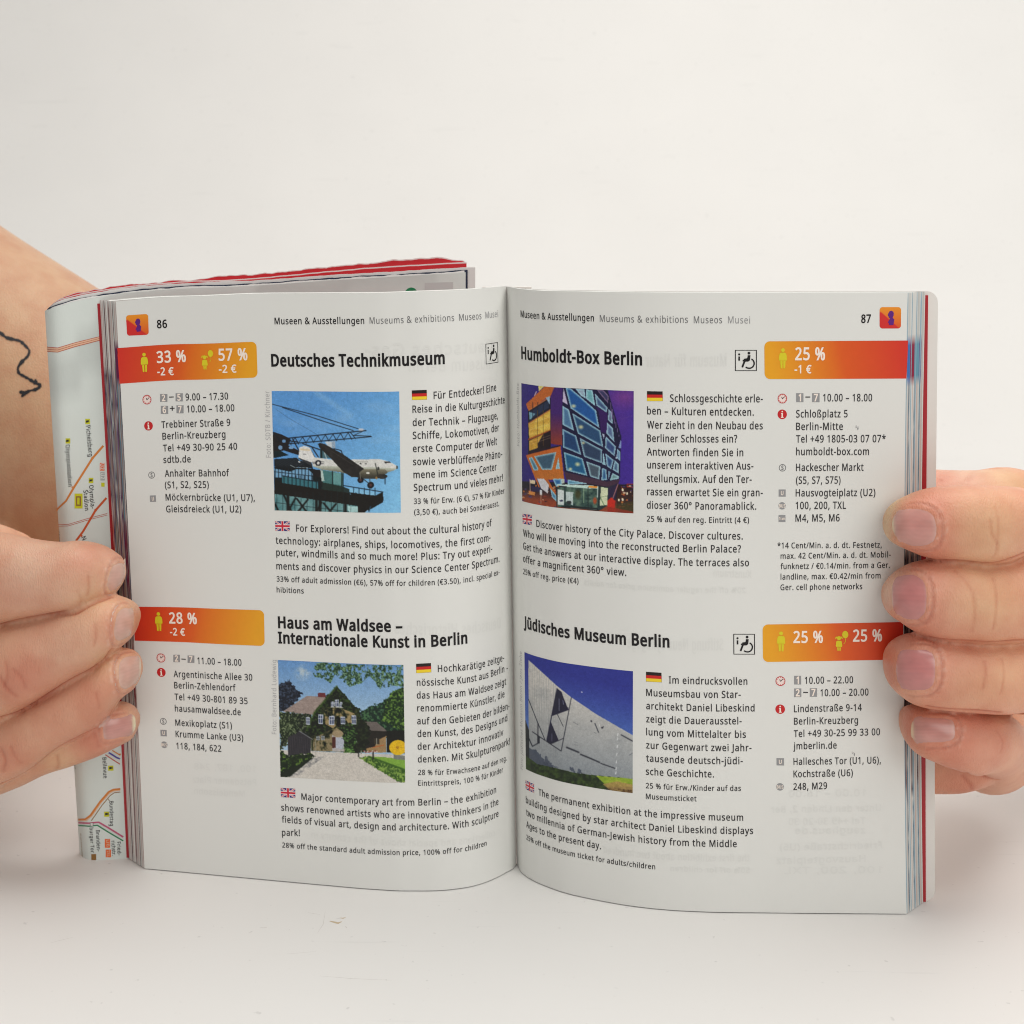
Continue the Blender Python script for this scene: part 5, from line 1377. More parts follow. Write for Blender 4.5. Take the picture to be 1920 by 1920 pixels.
c.line([(835, 805), (980, 812)], 12, (180, 180, 170)); c.line([(885, 800), (885, 1000)], 14, (44, 42, 26)); c.line([(790, 850), (810, 960)], 9, (80, 74, 40))
for (x, y) in ((680, 1180), (740, 1175), (1100, 1210), (1150, 1210), (1300, 1210), (1390, 1210)): c.poly([(x - 22, y - 26), (x + 22, y - 26), (x + 22, y + 24), (x - 22, y + 24)], (150, 156, 160)); c.line([(x, y - 26), (x, y + 24)], 8, (50, 54, 60)); c.line([(x - 22, y), (x + 22, y)], 6, (50, 54, 60))
leafy([(930, 1010), (1130, 1020), (1160, 1180), (1100, 1330), (1010, 1330), (980, 1130)], (20, 32, 20), (80, 118, 56), 39, 16)
c.poly([(1235, 980), (1380, 980), (1515, 1095), (1320, 1090)], (108, 100, 96)); c.poly([(1235, 1000), (1320, 1090), (1500, 1095), (1500, 1350), (1235, 1350)], (40, 36, 32)); c.poly([(1400, 1200), (1500, 1150), (1500, 1350), (1260, 1350), (1260, 1300), (1360, 1280)], (158, 128, 88)); c.line([(1340, 1290), (1470, 1260)], 10, (190, 90, 40)); c.poly([(1350, 1180), (1420, 1180), (1420, 1250), (1350, 1250)], (60, 54, 44)); c.line([(1385, 1180), (1385, 1250)], 8, (190, 190, 180))
c.poly([(1505, 1090), (1730, 1080), (1730, 1360), (1505, 1350)], (24, 26, 22))
# ground
c.put(c.Y > 1320 + (c.X - 230) * .04, mixc((196, 190, 182), (208, 203, 196), c.noise(160, 60, 40)), 1)
c.poly([(315, 1170), (460, 1095), (600, 1190), (590, 1360), (320, 1390)], (52, 50, 56))
for x in range(330, 590, 22): c.line([(x, 1160), (x, 1380)], 5, (84, 82, 88), .6)
c.line([(455, 1092), (612, 1190)], 13, (120, 122, 128)); leafy([(220, 860), (430, 900), (440, 1090), (330, 1170), (225, 1180)], (30, 44, 26), (122, 136, 100), 41, 14)
leafy([(225, 1310), (320, 1390), (590, 1360), (640, 1390), (330, 1640), (230, 1640)], (24, 40, 20), (108, 142, 54), 42, 22, .48, 1, 8)
c.poly([(640, 1400), (345, 1640), (230, 1645), (230, 1600), (600, 1420)], (30, 40, 28)); c.line([(232, 1490), (500, 1400)], 44, (30, 46, 24), .8)
c.put(c.inside([(640, 1400), (760, 1400), (420, 1640), (330, 1645)]), (110, 112, 116), np.clip(c.noise(30, 12, 43) - .38, 0, 1) * 2.2)
leafy([(1165, 1410), (1280, 1395), (1730, 1520), (1730, 1710), (1660, 1710)], (54, 88, 32), (136, 168, 76), 44, 15, .4, 1, 6)
c.poly([(1280, 1395), (1540, 1410), (1730, 1440), (1730, 1560)], (126, 168, 64)); c.line([(1290, 1400), (1730, 1560)], 26, (62, 100, 34))
c.line([(1165, 1320), (1168, 1400)], 16, (40, 38, 36)); c.line([(1342, 1350), (1342, 1430)], 20, (36, 34, 34)); c.line([(1200, 1240), (1200, 1360)], 12, (170, 168, 160)); c.line([(653, 1200), (653, 1380)], 7, (150, 150, 140)); c.line([(598, 1200), (598, 1330)], 9, (140, 140, 120))
c.poly([(1585, 1370), (1725, 1390), (1725, 1440), (1585, 1430)], (120, 124, 118)); leafy([(1150, 980), (1240, 960), (1300, 1100), (1250, 1350), (1140, 1350)], (22, 28, 18), (44, 56, 30), 55, 30); c.oval(1640, 1290, 105, 90, (226, 184, 26)); c.oval(1635, 1290, 16, 14, (130, 76, 20))
for a in range(10): c.line([(1635, 1290), (1635 + 90 * math.cos(a * .63), 1290 + 78 * math.sin(a * .63))], 5, (190, 140, 20), .7)
for q in range(14): c.oval(1230 + q * 12, 1330 + (q % 3) * 8, 10, 8, random.choice([(210, 200, 200), (150, 60, 60), (70, 80, 50)]), .8)
leafy([(1000, 1310), (1060, 1290), (1120, 1350), (1010, 1350)], (60, 100, 44), (120, 160, 80), 45, 16)
# overhanging branches
for (pts, sd) in (([(660, 270), (940, 275), (960, 330), (880, 420), (830, 520), (760, 470), (640, 440), (610, 380)], 46), ([(920, 290), (1280, 295), (1320, 400), (1200, 520), (1060, 560), (960, 480), (880, 400)], 47), ([(1330, 300), (1710, 300), (1715, 560), (1590, 550), (1410, 590), (1370, 500), (1280, 420)], 48)):
    m = c.inside(pts) ; n1 = c.noise(26, 34, sd, 3); mm = np.clip((n1 - .40) * 9, 0, 1) * m
    c.put(mm, mixc((34, 62, 44), (120, 156, 116), (c.noise(13, 13, sd + 9, 3) - .42) * 4))
c.grain(.05, 3)
c.place(PL, 'printed photo of a gabled house covered in ivy with a gravel path')

# --- zinc clad building against deep blue sky (frame J; bottom corners from frame X)
def xj(x, y): px, py = fr('X', x, y); return ((px - 960) * 7.68, (py - 1180) * 7.68)
BRc, BLc = xj(1730, 697), xj(130, 335)
c = Canvas(R, 'J', [(180, 327), (1742, 603), BRc, BLc])
c.put(np.ones(len(c.X), bool), mixc((48, 56, 148), (86, 130, 200), (c.Y - 500 - (c.X - 200) * .25) / 1000))
wall = [(238, 440), (650, 815), (850, 975), (1220, 1225), (1742, 1525), BRc, (245, 2500), (240, 1400)]
c.poly(wall, (184, 184, 182)); c.put(c.inside(wall), mixc((206, 202, 196), (134, 142, 150), (c.Y - 900 + (c.X - 900) * -.2) / 1150), .9)
c.put(c.inside(wall), (150, 154, 158), np.clip(c.noise(220, 120, 61) - .5, 0, 1) * 1.2)
for x in range(250, 700, 25): c.line([(x, 440 + (x - 250) * .9), (x, 2100)], 5, (140, 144, 148), .75)
DK = (38, 38, 62)
c.poly([(655, 855), (715, 900), (745, 990), (815, 1120), (805, 1165), (570, 1250), (620, 1010)], DK); c.poly([(715, 890), (850, 985), (825, 1120), (800, 1125), (750, 1000)], (190, 190, 186))
c.poly([(555, 1320), (670, 1590), (660, 1610), (560, 1650), (495, 1610)], DK)
c.line([(650, 850), (500, 1610)], 16, DK); c.line([(855, 985), (710, 1750)], 14, (46, 48, 60)); c.line([(500, 1615), (705, 1750)], 15, (46, 48, 60)); c.line([(560, 1650), (740, 1570)], 14, (46, 48, 60)); c.line([(570, 1245), (820, 1150)], 16, DK)
c.line([(655, 1225), (740, 1400)], 10, (46, 48, 60)); c.line([(240, 1010), (370, 1340), (480, 1600)], 13, (46, 48, 60)); c.line([(295, 1475), (480, 1600)], 15, (46, 48, 60)); c.line([(375, 1350), (375, 1640), (295, 1685), (240, 1560)], 18, (46, 48, 60)); c.poly([(365, 1530), (405, 1540), (400, 1640), (365, 1650)], (46, 48, 60)); c.line([(680, 1000), (680, 1170)], 8, (150, 156, 180)); c.line([(735, 1020), (740, 1080)], 8, (150, 156, 180)); c.line([(575, 1500), (575, 1610)], 7, (130, 136, 160))
c.line([(790, 1700), (960, 1770)], 28, (50, 52, 62)); c.line([(990, 1800), (1160, 1870), (1260, 1915)], 24, (50, 52, 62)); c.line([(1280, 1930), (1480, 2000)], 18, (50, 52, 62)); c.line([(1575, 1520), (1742, 1612)], 20, (60, 62, 74))
c.line([(1195, 1355), (1245, 1480)], 17, (60, 62, 74)); c.line([(885, 1335), (950, 1372)], 8, (110, 112, 118)); c.oval(1142, 1322, 14, 14, (70, 70, 80)); c.poly([(1280, 1410), (1325, 1395), (1310, 1430), (1290, 1430)], (60, 60, 70)); c.line([(1250, 1340), (1265, 1400)], 10, (214, 214, 214)); c.line([(1180, 1480), (1215, 1500)], 8, (100, 104, 110)); c.line([(900, 1620), (945, 1635)], 6, (120, 124, 130)); c.line([(900, 1660), (945, 1675)], 6, (120, 124, 130)); c.line([(1690, 1810), (1742, 1780)], 9, (90, 94, 104))
for y in (1500, 1560, 1670, 1780, 1890, 1990, 2050): c.line([(1528 - (y - 1500) * .05, y), (1520 - (y - 1500) * .05, y + 34)], 11, (232, 234, 236))
c.oval(1006, 903, 9, 9, (235, 240, 250))
# shadows of trees, grass
def gp(x, y): return xj(x, y)
for pts in ([gp(150, 30), gp(300, 60), gp(420, 240), gp(620, 330), gp(150, 300)], [gp(420, 120), gp(520, 240), gp(560, 330), gp(400, 300)], [gp(790, 280), gp(850, 340), gp(870, 390), gp(790, 370)], [gp(900, 320), gp(1010, 420), gp(900, 400)]):
    X, Y = c.X.copy(), c.Y.copy(); c.X = X + (c.noise(30, 60, 71) - .5) * 90; c.Y = Y + (c.noise(30, 30, 72) - .5) * 70; m = c.inside(pts); c.X, c.Y = X, Y
    c.put(m, (70, 78, 96), .85)
c.poly([(190, 1290), (245, 1450), (250, 1800), (240, 2200), (190, 2100)], (40, 44, 50))
gr = [gp(125, 130), gp(300, 260), gp(620, 330), gp(850, 390), gp(1080, 420), gp(1400, 450), gp(1735, 480), BRc, (900, 2500), BLc]
c.poly(gr, (48, 66, 32)); c.put(c.inside(gr), mixc((28, 40, 26), (84, 110, 44), c.noise(40, 40, 73) * 1.4 - .4), .9)
c.put(c.inside([gp(1180, 435), gp(1735, 480), gp(1735, 600), gp(1350, 600)]), mixc((120, 160, 40), (196, 206, 70), c.noise(50, 30, 74)), .9)
c.put(c.inside([gp(1280, 560), gp(1500, 520), gp(1735, 570), BRc, gp(1400, 660)]), mixc((150, 120, 70), (196, 160, 100), c.noise(30, 30, 75)), .85); c.put(c.inside([gp(1300, 600), gp(1730, 650), BRc, gp(1300, 660)]), (70, 44, 30), np.clip(c.noise(24, 24, 76) - .3, 0, 1) * 1.6)
c.grain(.035, 4)
c.place(PR, 'printed photo of a zinc clad zigzag building under a deep blue sky')
# ------------------------------------------------------------------ folded city map tucked behind the left cover
fmap = empty('folded_map', (-70, 8, 0), 'worn folded transit map with torn red top edge standing behind the left book half', 'map')
bot_M = [(150, 1611), (156, 1616), (175, 1618), (232, 1612), (400, 1603), (873, 1582)]
top_M = [(84, 583), (96, 579), (142, 565), (185, 557.5), (217, 552.5), (320, 542.5), (480, 535.5), (615, 526), (751, 518), (873, 511)]


def map_y(f):      # depth along the sheet: folded edge curls back, the rest runs behind the book
    f = np.asarray(f, float)
    return 2.5 + 14.0 * f + 5.0 * np.exp(-f / 0.012) 


MS = Sheet(bot_M, top_M, 150, 873, 84, 873, 0.0, y_at=map_y)
M_map = material('map_paper', (0.74, 0.75, 0.73), 0.5, 0.3, attr='paint', noise=(90, 0.02), bump=(70, 0.0004))
M_torn = material('torn_white_edge', (0.80, 0.78, 0.76), 0.8, 0.1, noise=(500, 0.06))
M_mred = material('map_red_cover', lin((206, 34, 44)), 0.4, 0.4, noise=(300, 0.10))
M_navy = material('map_navy_sheet', lin((44, 50, 74)), 0.5, 0.3, noise=(900, 0.25))


def map_sheet(dy, dz, name, mat, s0, s1, torn=0.0, seed=0, cols=None, thick=0.22, dxr=0.0, lower=0.0):
    nu, nv = 200, 30
    s = np.linspace(s0, s1, nu); t = np.linspace(0, 1, nv)
    S, T = np.meshgrid(s, t, indexing='ij')
    P = MS.raw(S, T)
    P[..., 1] += dy(S) if callable(dy) else dy
    up = np.zeros(nu)
    for i, q in enumerate(s):
        up[i] = (dz(q) if callable(dz) else dz) + torn * (mnoise.noise(Vector((q * .12, seed, 0))) + .5 * mnoise.noise(Vector((q * .45, seed, 3))) + .9 * max(mnoise.noise(Vector((q * .25, seed, 9))), 0) + .25 * mnoise.noise(Vector((q * 2.5, seed, 7))))
    P[..., 2] += up[:, None] * T ** 8
    A = P.reshape(-1, 3); Bk = A + (0, thick, 0); F = grid_faces(nu, nv); n0 = len(A)
    rim = []
    for ids in ([i * nv + nv - 1 for i in range(nu)], [(nu - 1) * nv + j for j in range(nv)], list(range(nv)), [i * nv for i in range(nu)]):
        for a, b in zip(ids[:-1], ids[1:]): rim.append((a, b, b + n0, a + n0))
    V = np.concatenate([A, Bk]); FF = np.concatenate([F, F[:, ::-1] + n0, np.array(rim)])
    C = cols(np.concatenate([S.ravel(), S.ravel()]), np.concatenate([T.ravel(), T.ravel()])) if cols else None
    return link(name, mesh_np(name, V, FF, smooth=False, cols=C), fmap, mat)


def face_cols(S, T):
    base = np.tile(np.array([0.735, 0.785, 0.75]), (len(S), 1))
    g = np.array([0.63, 0.67, 0.64])
    m = smoothstep(0.862, 0.866, T + S * .0018) * (1 - smoothstep(0.922, 0.926, T + S * .0016)) * 0 
    lo = 0.845 + 0.0016 * S; hi = 0.915 + 0.0016 * S
    m = smoothstep(lo - .002, lo + .002, T) * (1 - smoothstep(hi - .002, hi + .002, T))
    base = base * (1 - m[:, None]) + g * m[:, None]
    e = np.clip(1 - S / 1.6, 0, 1)[:, None] * 0.25
    return base * (1 - e) + np.array([0.5, 0.48, 0.45]) * e


WM = MS.W
front = map_sheet(0.0, 0.0, 'map_panel', M_map, 0.0, WM, 0.12, 1, face_cols)
front['label'] = 'front map panel with pale grey network map print'
map_sheet(0.32, lambda q: 0.30 if q > 4 else .1, 'map_panel', M_torn, 1.0, WM - .3, 0.30, 2)
map_sheet(0.75, lambda q: 0.55 * min(q / 5, 1), 'map_panel', M_navy, 1.4, WM + .5, 0.20, 3)
map_sheet(1.15, lambda q: 1.25 * min(q / 6, 1), 'map_panel', M_torn, 1.2, WM + 2.4, 0.20, 4)
r1 = map_sheet(1.6, lambda q: 1.35 * min(q / 6, 1) + 0.9 * min(max(q - 45, 0) / 40, 1), 'map_panel', M_mred, 1.6, WM + .2, 0.10, 5)
map_sheet(1.95, lambda q: 1.62 * min(q / 6, 1) + 0.95 * min(max(q - 45, 0) / 40, 1), 'map_panel', M_torn, 1.6, WM + .2, 0.08, 5)
r2 = map_sheet(2.3, lambda q: 1.75 * min(q / 6, 1) + 2.0 * min(max(q - 30, 0) / 60, 1) - (1.5 * max(q - WM + 6, 0) / 6), 'map_cover', M_mred, 1.8, WM - .4, 0.42, 6)
r2['label'] = 'red rear cover of the map with torn upper edge'
map_sheet(2.65, lambda q: 1.9 * min(q / 6, 1) + 2.15 * min(max(q - 30, 0) / 60, 1) - (1.6 * max(q - WM + 6, 0) / 6), 'map_cover', M_torn, 1.8, WM - .3, 0.46, 6)

# print on the map panel: lines and station names
INKM = {'o': lin((214, 132, 66)), 'r': lin((204, 90, 50)), 'rr': lin((190, 80, 60)), 'p': lin((196, 96, 128)), 'g': lin((34, 132, 84)), 'b': lin((84, 74, 160)), 'w': lin((226, 226, 222)), 'n': lin((232, 190, 160)), 'k': lin((50, 46, 50)), 'y': lin((206, 206, 40)), 'or': lin((236, 110, 60)), 'br': lin((150, 110, 60)), 'gy': lin((176, 180, 178))}
MI = {k: material('map_ink_' + n, v, 0.5, 0.3) for (k, v), n in zip(INKM.items(), ['orange', 'rust', 'brick', 'pink', 'green', 'violet', 'white', 'peach', 'black', 'yellow', 'signal', 'brown', 'grey'])}


def mline(k, pts, wpx, ink, off=0.04):
    st = []
    dense = []
    for (a, b) in zip(pts[:-1], pts[1:]):
        for i in range(6): dense.append((a[0] + (b[0]-a[0])*i/6, a[1] + (b[1]-a[1])*i/6))
    dense.append(pts[-1])
    st = np.array([MS.inv(*fr(k, *p)) for p in dense]); st[:, 1] *= HT
    d = np.gradient(st, axis=0); d /= np.linalg.norm(d, axis=1, keepdims=True) + 1e-9
    nrm = np.stack([-d[:, 1], d[:, 0]], 1); w = wpx / FR[k][2] * 0.129 / 2 * 1.15
    A = st + nrm * w; Bq = st - nrm * w
    S = np.stack([A[:, 0], Bq[:, 0]], 1).ravel(); T = np.stack([A[:, 1], Bq[:, 1]], 1).ravel() / HT
    P = MS.at(S, T, off)
    return link('map_line', mesh_np('map_line', P, grid_faces(len(st), 2)), front, MI[ink])


def mtext(k, x0, y0, x1, y1, text, cap, ink='k', wt=REG, off=0.06):
    """baseline from (x0,y0) to (x1,y1); letters stand to the right of a downward baseline"""
    a = np.array(MS.inv(*fr(k, x0, y0))); b = np.array(MS.inv(*fr(k, x1, y1)))
    a[1] *= HT; b[1] *= HT
    V, F, w = layout(text, wt)
    d = (b - a); n = np.array([-d[1], d[0]]); n /= np.linalg.norm(n)
    st = a + d * (V[:, 0:1] / w) + n * V[:, 1:2] * cap
    P = MS.at(st[:, 0], st[:, 1] / HT, off)
    return link('map_lettering', mesh_np('map_lettering', P, F, smooth=False), front, MI[ink])


for (dy, ink, w) in ((0, 'rr', 4), (4.5, 'n', 9), (9, 'rr', 3), (13.5, 'n', 9), (18, 'rr', 4)):
    mline('A', [(322, 852 + dy * 1.7), (400, 858 + dy * 1.6), (520, 822 + dy * 1.5), (690, 780 + dy * 1.4)], w, ink, .04 + dy * .0005)
mline('Y', [(168, 1355), (300, 1230), (400, 1060), (640, 680), (780, 520)], 26, 'o')
mline('Y', [(430, 1740), (520, 1620), (680, 1350), (820, 1190)], 26, 'r'); mline('Y', [(372, 1045), (398, 1062)], 16, 'o', .05); mline('Y', [(628, 668), (655, 688)], 16, 'o', .05); mline('Y', [(668, 1335), (695, 1358)], 16, 'r', .05); mline('Y', [(480, 1660), (510, 1685)], 18, 'r', .05)
for dy in (-10, 10): mline('Y', [(180, 1545 + dy), (330, 1540 + dy), (560, 1470 + dy), (830, 1400 + dy)], 6, 'rr')
mtext('Y', 556, 265, 592, 660, 'Pichelsberg', 1.05); mtext('Y', 295, 512, 332, 1048, 'Olympiastadion', 1.05); mtext('Y', 598, 1030, 620, 1330, 'Olympia-', 1.0); mtext('Y', 525, 1095, 545, 1355, 'Stadion', 1.0)
mtext('Y', 500, 1700, 515, 1738, 'N', 1.0); mtext('Y', 182, 1605, 184, 1760, 'Theo', .7)
def msq(k, x, y, w, h, ink='y', off=.045):
    cs = [fr(k, x - w, y - h), fr(k, x + w, y - h), fr(k, x + w, y + h), fr(k, x - w, y + h)]
    st = [MS.inv(*c_) for c_ in cs]
    P = MS.at(np.array([q[0] for q in st]), np.array([q[1] for q in st]), off)
    link('map_badge', mesh_np('map_badge', P, [(0, 1, 2, 3)]), front, MI[ink])
for (x, y) in ((578, 208), (325, 458), (622, 966)): msq('Y', x, y, 30, 34); mtext('Y', x - 20, y - 14, x - 20, y + 16, 'i', .7, 'k', SEMI, .07)
msq('Y', 462, 1230, 52, 96); msq('Y', 462, 1230, 32, 62, 'br', .055); msq('Y', 460, 1230, 15, 44, 'y', .06)
msq('Y', 765, 790, 30, 50, 'or'); mtext('Y', 742, 750, 745, 830, 'U2', .9, 'w', SEMI, .07); msq('Y', 770, 910, 28, 55, 'gy'); mtext('Y', 748, 870, 750, 950, 'U2', .9, 'w', SEMI, .07); msq('Y', 775, 1020, 22, 26, 'y')
mtext('Z', 735, 165, 755, 475, 'Bellevue', 1.0); mtext('Z', 318, 275, 325, 335, 'tz', .9); mtext('Z', 842, 820, 850, 1190, 'Bundestag', 1.0); mtext('Z', 640, 1255, 655, 1570, 'Branden-', .95); mtext('Z', 545, 1215, 565, 1590, 'burger Tor', .95)
mtext('Z', 955, 1430, 965, 1630, 'Fried-', .95); mtext('Z', 870, 1415, 885, 1640, 'richstr.', .95); mtext('Z', 405, 1300, 430, 1640, 'Französische', .75, 'br', REG)
msq('Z', 862, 322, 40, 38); mtext('Z', 838, 305, 840, 340, 'i', .8, 'k', SEMI, .07); msq('Z', 800, 1012, 38, 38); mtext('Z', 778, 995, 780, 1030, 'i', .8, 'k', SEMI, .07)
msq('Z', 812, 1450, 40, 66, 'or'); msq('Z', 826, 1600, 40, 58, 'or'); mtext('Z', 790, 1400, 800, 1500, 'U6', .8, 'n', REG, .07); mtext('Z', 800, 1555, 808, 1650, 'TXL', .8, 'n', REG, .07); msq('Z', 607, 1660, 36, 50, 'br')
mline('Z', [(375, 1095), (480, 1090), (560, 1030), (700, 830), (830, 680), (900, 645), (1005, 635)], 30, 'o'); mline('Z', [(375, 1112), (500, 1108), (580, 1040), (715, 845), (845, 700), (910, 665), (1005, 655)], 14, 'n', .05); mline('Z', [(570, 1110), (620, 1040), (730, 880), (850, 735), (915, 690), (1005, 680)], 12, 'br', .055); mline('Z', [(820, 790), (845, 810)], 10, 'br')
mline('Z', [(378, 1140), (540, 1148), (680, 1132), (840, 1225), (1050, 1355)], 24, 'p', .05); mline('Z', [(378, 1162), (540, 1172), (660, 1158), (840, 1262), (1050, 1378)], 10, 'w', .055); mline('Z', [(378, 1182), (540, 1192), (660, 1178), (840, 1290), (1048, 1412)], 18, 'g', .05)
mline('Z', [(575, 1140), (578, 1190)], 46, 'k', .065); mline('Z', [(575, 1145), (578, 1186)], 34, 'w', .07)
for i, (ink, w) in enumerate((('rr', 14), ('w', 12), ('b', 22), ('w', 10), ('o', 16))): mline('Z', [(780 + i * 26, 120 - i * 16), (900 + i * 26, 200 - i * 18), (1000, 262 - i * 40)], w, ink, .045 + i * .003)
shape2d(MS, front, fr('F', 1073, 262), 1.55, [circ(0, 0, 1.0, 40)], 'map_badge', MI['g'], .045)
shape2d(MS, front, fr('F', 1073, 262), 0.8, [circ(0, 0, 1.0, 24, .5)], 'map_badge', MI['w'], .05)
cs = [fr('F', 1168, 186), fr('F', 1365, 180), fr('F', 1365, 236), fr('F', 1168, 240)]
st_ = [MS.inv(*q) for q in cs]
link('map_badge', mesh_np('map_badge', MS.at(np.array([q[0] for q in st_]), np.array([q[1] for q in st_]), .045), [(0, 1, 2, 3)]), front, material('map_ink_faint', (0.60, 0.61, 0.595), .5, .3))
# ------------------------------------------------------------------ hands
def skin_material():
    m = bpy.data.materials.new('skin')
    m.use_nodes = True
    nt = m.node_tree; b = nt.nodes['Principled BSDF']
    a = nt.nodes.new('ShaderNodeAttribute'); a.attribute_name = 'paint'
    tc = nt.nodes.new('ShaderNodeTexCoord')
    n = nt.nodes.new('ShaderNodeTexNoise'); n.inputs['Scale'].default_value = 130; n.inputs['Detail'].default_value = 5
    nt.links.new(tc.outputs['Object'], n.inputs['Vector'])
    r = nt.nodes.new('ShaderNodeValToRGB')
    r.color_ramp.elements[0].position = .35; r.color_ramp.elements[0].color = (.94, .84, .81, 1)
    r.color_ramp.elements[1].position = .65; r.color_ramp.elements[1].color = (1.03, 1.05, 1.04, 1)
    nt.links.new(n.outputs['Fac'], r.inputs['Fac'])
    mx = nt.nodes.new('ShaderNodeMix'); mx.data_type = 'RGBA'; mx.blend_type = 'MULTIPLY'; mx.inputs['Factor'].default_value = 1
    nt.links.new(a.outputs['Color'], mx.inputs[6]); nt.links.new(r.outputs['Color'], mx.inputs[7])
    nt.links.new(mx.outputs[2], b.inputs['Base Color'])
    b.inputs['Roughness'].default_value = 0.42
    b.inputs['Specular IOR Level'].default_value = 0.35
    b.inputs['Subsurface Weight'].default_value = 0.16
    b.inputs['Subsurface Radius'].default_value = (1.0, 0.35, 0.2)
    b.inputs['Subsurface Scale'].default_value = 0.0022
    # pores and fine skin lines
    v = nt.nodes.new('ShaderNodeTexVoronoi'); v.inputs['Scale'].default_value = 1900
    n2 = nt.nodes.new('ShaderNodeTexNoise'); n2.inputs['Scale'].default_value = 700; n2.inputs['Detail'].default_value = 5
    mp = nt.nodes.new('ShaderNodeMapping'); mp.inputs['Scale'].default_value = (1.6, 1, .7)
    nt.links.new(tc.outputs['Object'], mp.inputs['Vector'])
    nt.links.new(mp.outputs[0], v.inputs['Vector']); nt.links.new(mp.outputs[0], n2.inputs['Vector'])
    ad = nt.nodes.new('ShaderNodeMath'); ad.operation = 'ADD'
    nt.links.new(v.outputs['Distance'], ad.inputs[0]); nt.links.new(n2.outputs['Fac'], ad.inputs[1])
    bp = nt.nodes.new('ShaderNodeBump'); bp.inputs['Strength'].default_value = .55; bp.inputs['Distance'].default_value = .00016
    nt.links.new(ad.outputs[0], bp.inputs['Height']); nt.links.new(bp.outputs['Normal'], b.inputs['Normal'])
    return m


M_skin = skin_material()
M_nail = material('finger_nail', rough=0.24, spec=0.5, attr='paint', coat=0.25)
M_nail.node_tree.nodes['Principled BSDF'].inputs['Subsurface Weight'].default_value = 0.25
M_nail.node_tree.nodes['Principled BSDF'].inputs['Subsurface Radius'].default_value = (1, .5, .4)
M_nail.node_tree.nodes['Principled BSDF'].inputs['Subsurface Scale'].default_value = 0.0012
M_tattoo = material('tattoo_ink', lin((40, 40, 44)), 0.5, 0.3, noise=(500, .2))


def st_px(tx, ty, bx, by, y, dh):
    """ring of a finger: its upper and lower outline point in the photograph, depth and half depth"""
    a = at_y(tx, ty, y); b = at_y(bx, by, y)
    return ((a + b) / 2, (a - b) / 2, dh, (0, -1.0, 0))


def bp(px, py, y, r):
    return (*at_y(px, py, y), r)


def catmull(P, n):
    P = np.asarray(P, float); out = []
    Q = np.concatenate([[2 * P[0] - P[1]], P, [2 * P[-1] - P[-2]]])
    for i in range(1, len(Q) - 2):
        d = [max(np.linalg.norm(Q[j + 1][:3] - Q[j][:3]), 1e-3) ** 0.5 for j in (i - 1, i, i + 1)]
        t0, t1 = 0, d[0]; t2 = t1 + d[1]; t3 = t2 + d[2]
        for k in range(n):
            t = t1 + (t2 - t1) * k / n
            A1 = (t1-t)/(t1-t0)*Q[i-1] + (t-t0)/(t1-t0)*Q[i]; A2 = (t2-t)/(t2-t1)*Q[i] + (t-t1)/(t2-t1)*Q[i+1]; A3 = (t3-t)/(t3-t2)*Q[i+1] + (t-t2)/(t3-t2)*Q[i+2]
            B1 = (t2-t)/(t2-t0)*A1 + (t-t0)/(t2-t0)*A2; B2 = (t3-t)/(t3-t1)*A2 + (t-t1)/(t3-t1)*A3
            out.append((t2-t)/(t2-t1)*B1 + (t-t1)/(t2-t1)*B2)
    out.append(P[-1])
    return np.array(out)


def tube(stations, apex=None, seg=40, sub=8, power=2.25):
    """closed tube through rings (centre, half height vector, half depth[, depth direction])"""
    cen = np.array([s[0] for s in stations]); tg = np.gradient(cen, axis=0)
    rows = []; prev = None
    for s, t in zip(stations, tg):
        h = np.asarray(s[1], float)
        if len(s) > 3: dep = np.array(s[3], float); dep = dep - h * (dep @ h) / (h @ h)
        else: dep = np.cross(t, h)
        dep = dep / np.linalg.norm(dep)
        if prev is not None and dep @ prev < 0: dep = -dep
        prev = dep
        rows.append(np.concatenate([s[0], h, dep * s[2]]))
    P = catmull(np.array(rows), sub)
    V = []
    ph = np.linspace(0, 2 * math.pi, seg, endpoint=False)
    cs, sn = np.cos(ph), np.sin(ph)
    e = 2 / power
    cs_, sn_ = np.sign(cs) * abs(cs) ** e, np.sign(sn) * abs(sn) ** e
    for p in P:
        V.append(p[:3] + p[3:6] * cs_[:, None] + p[6:9] * sn_[:, None])
    C = P[:, :3]
    n = len(V); V = np.concatenate(V)
    F = [(i * seg + j, i * seg + (j + 1) % seg, (i + 1) * seg + (j + 1) % seg, (i + 1) * seg + j) for i in range(n - 1) for j in range(seg)]
    V = np.concatenate([V, [apex if apex is not None else C[0]], [C[-1]]])
    a, b = len(V) - 2, len(V) - 1
    F3 = [(a, (j + 1) % seg, j) for j in range(seg)] + [(b, (n - 1) * seg + j, (n - 1) * seg + (j + 1) % seg) for j in range(seg)]
    return V, F, F3


def st3(c, up, dh, d):
    return (np.array(c, float), np.array(up, float), dh, d)


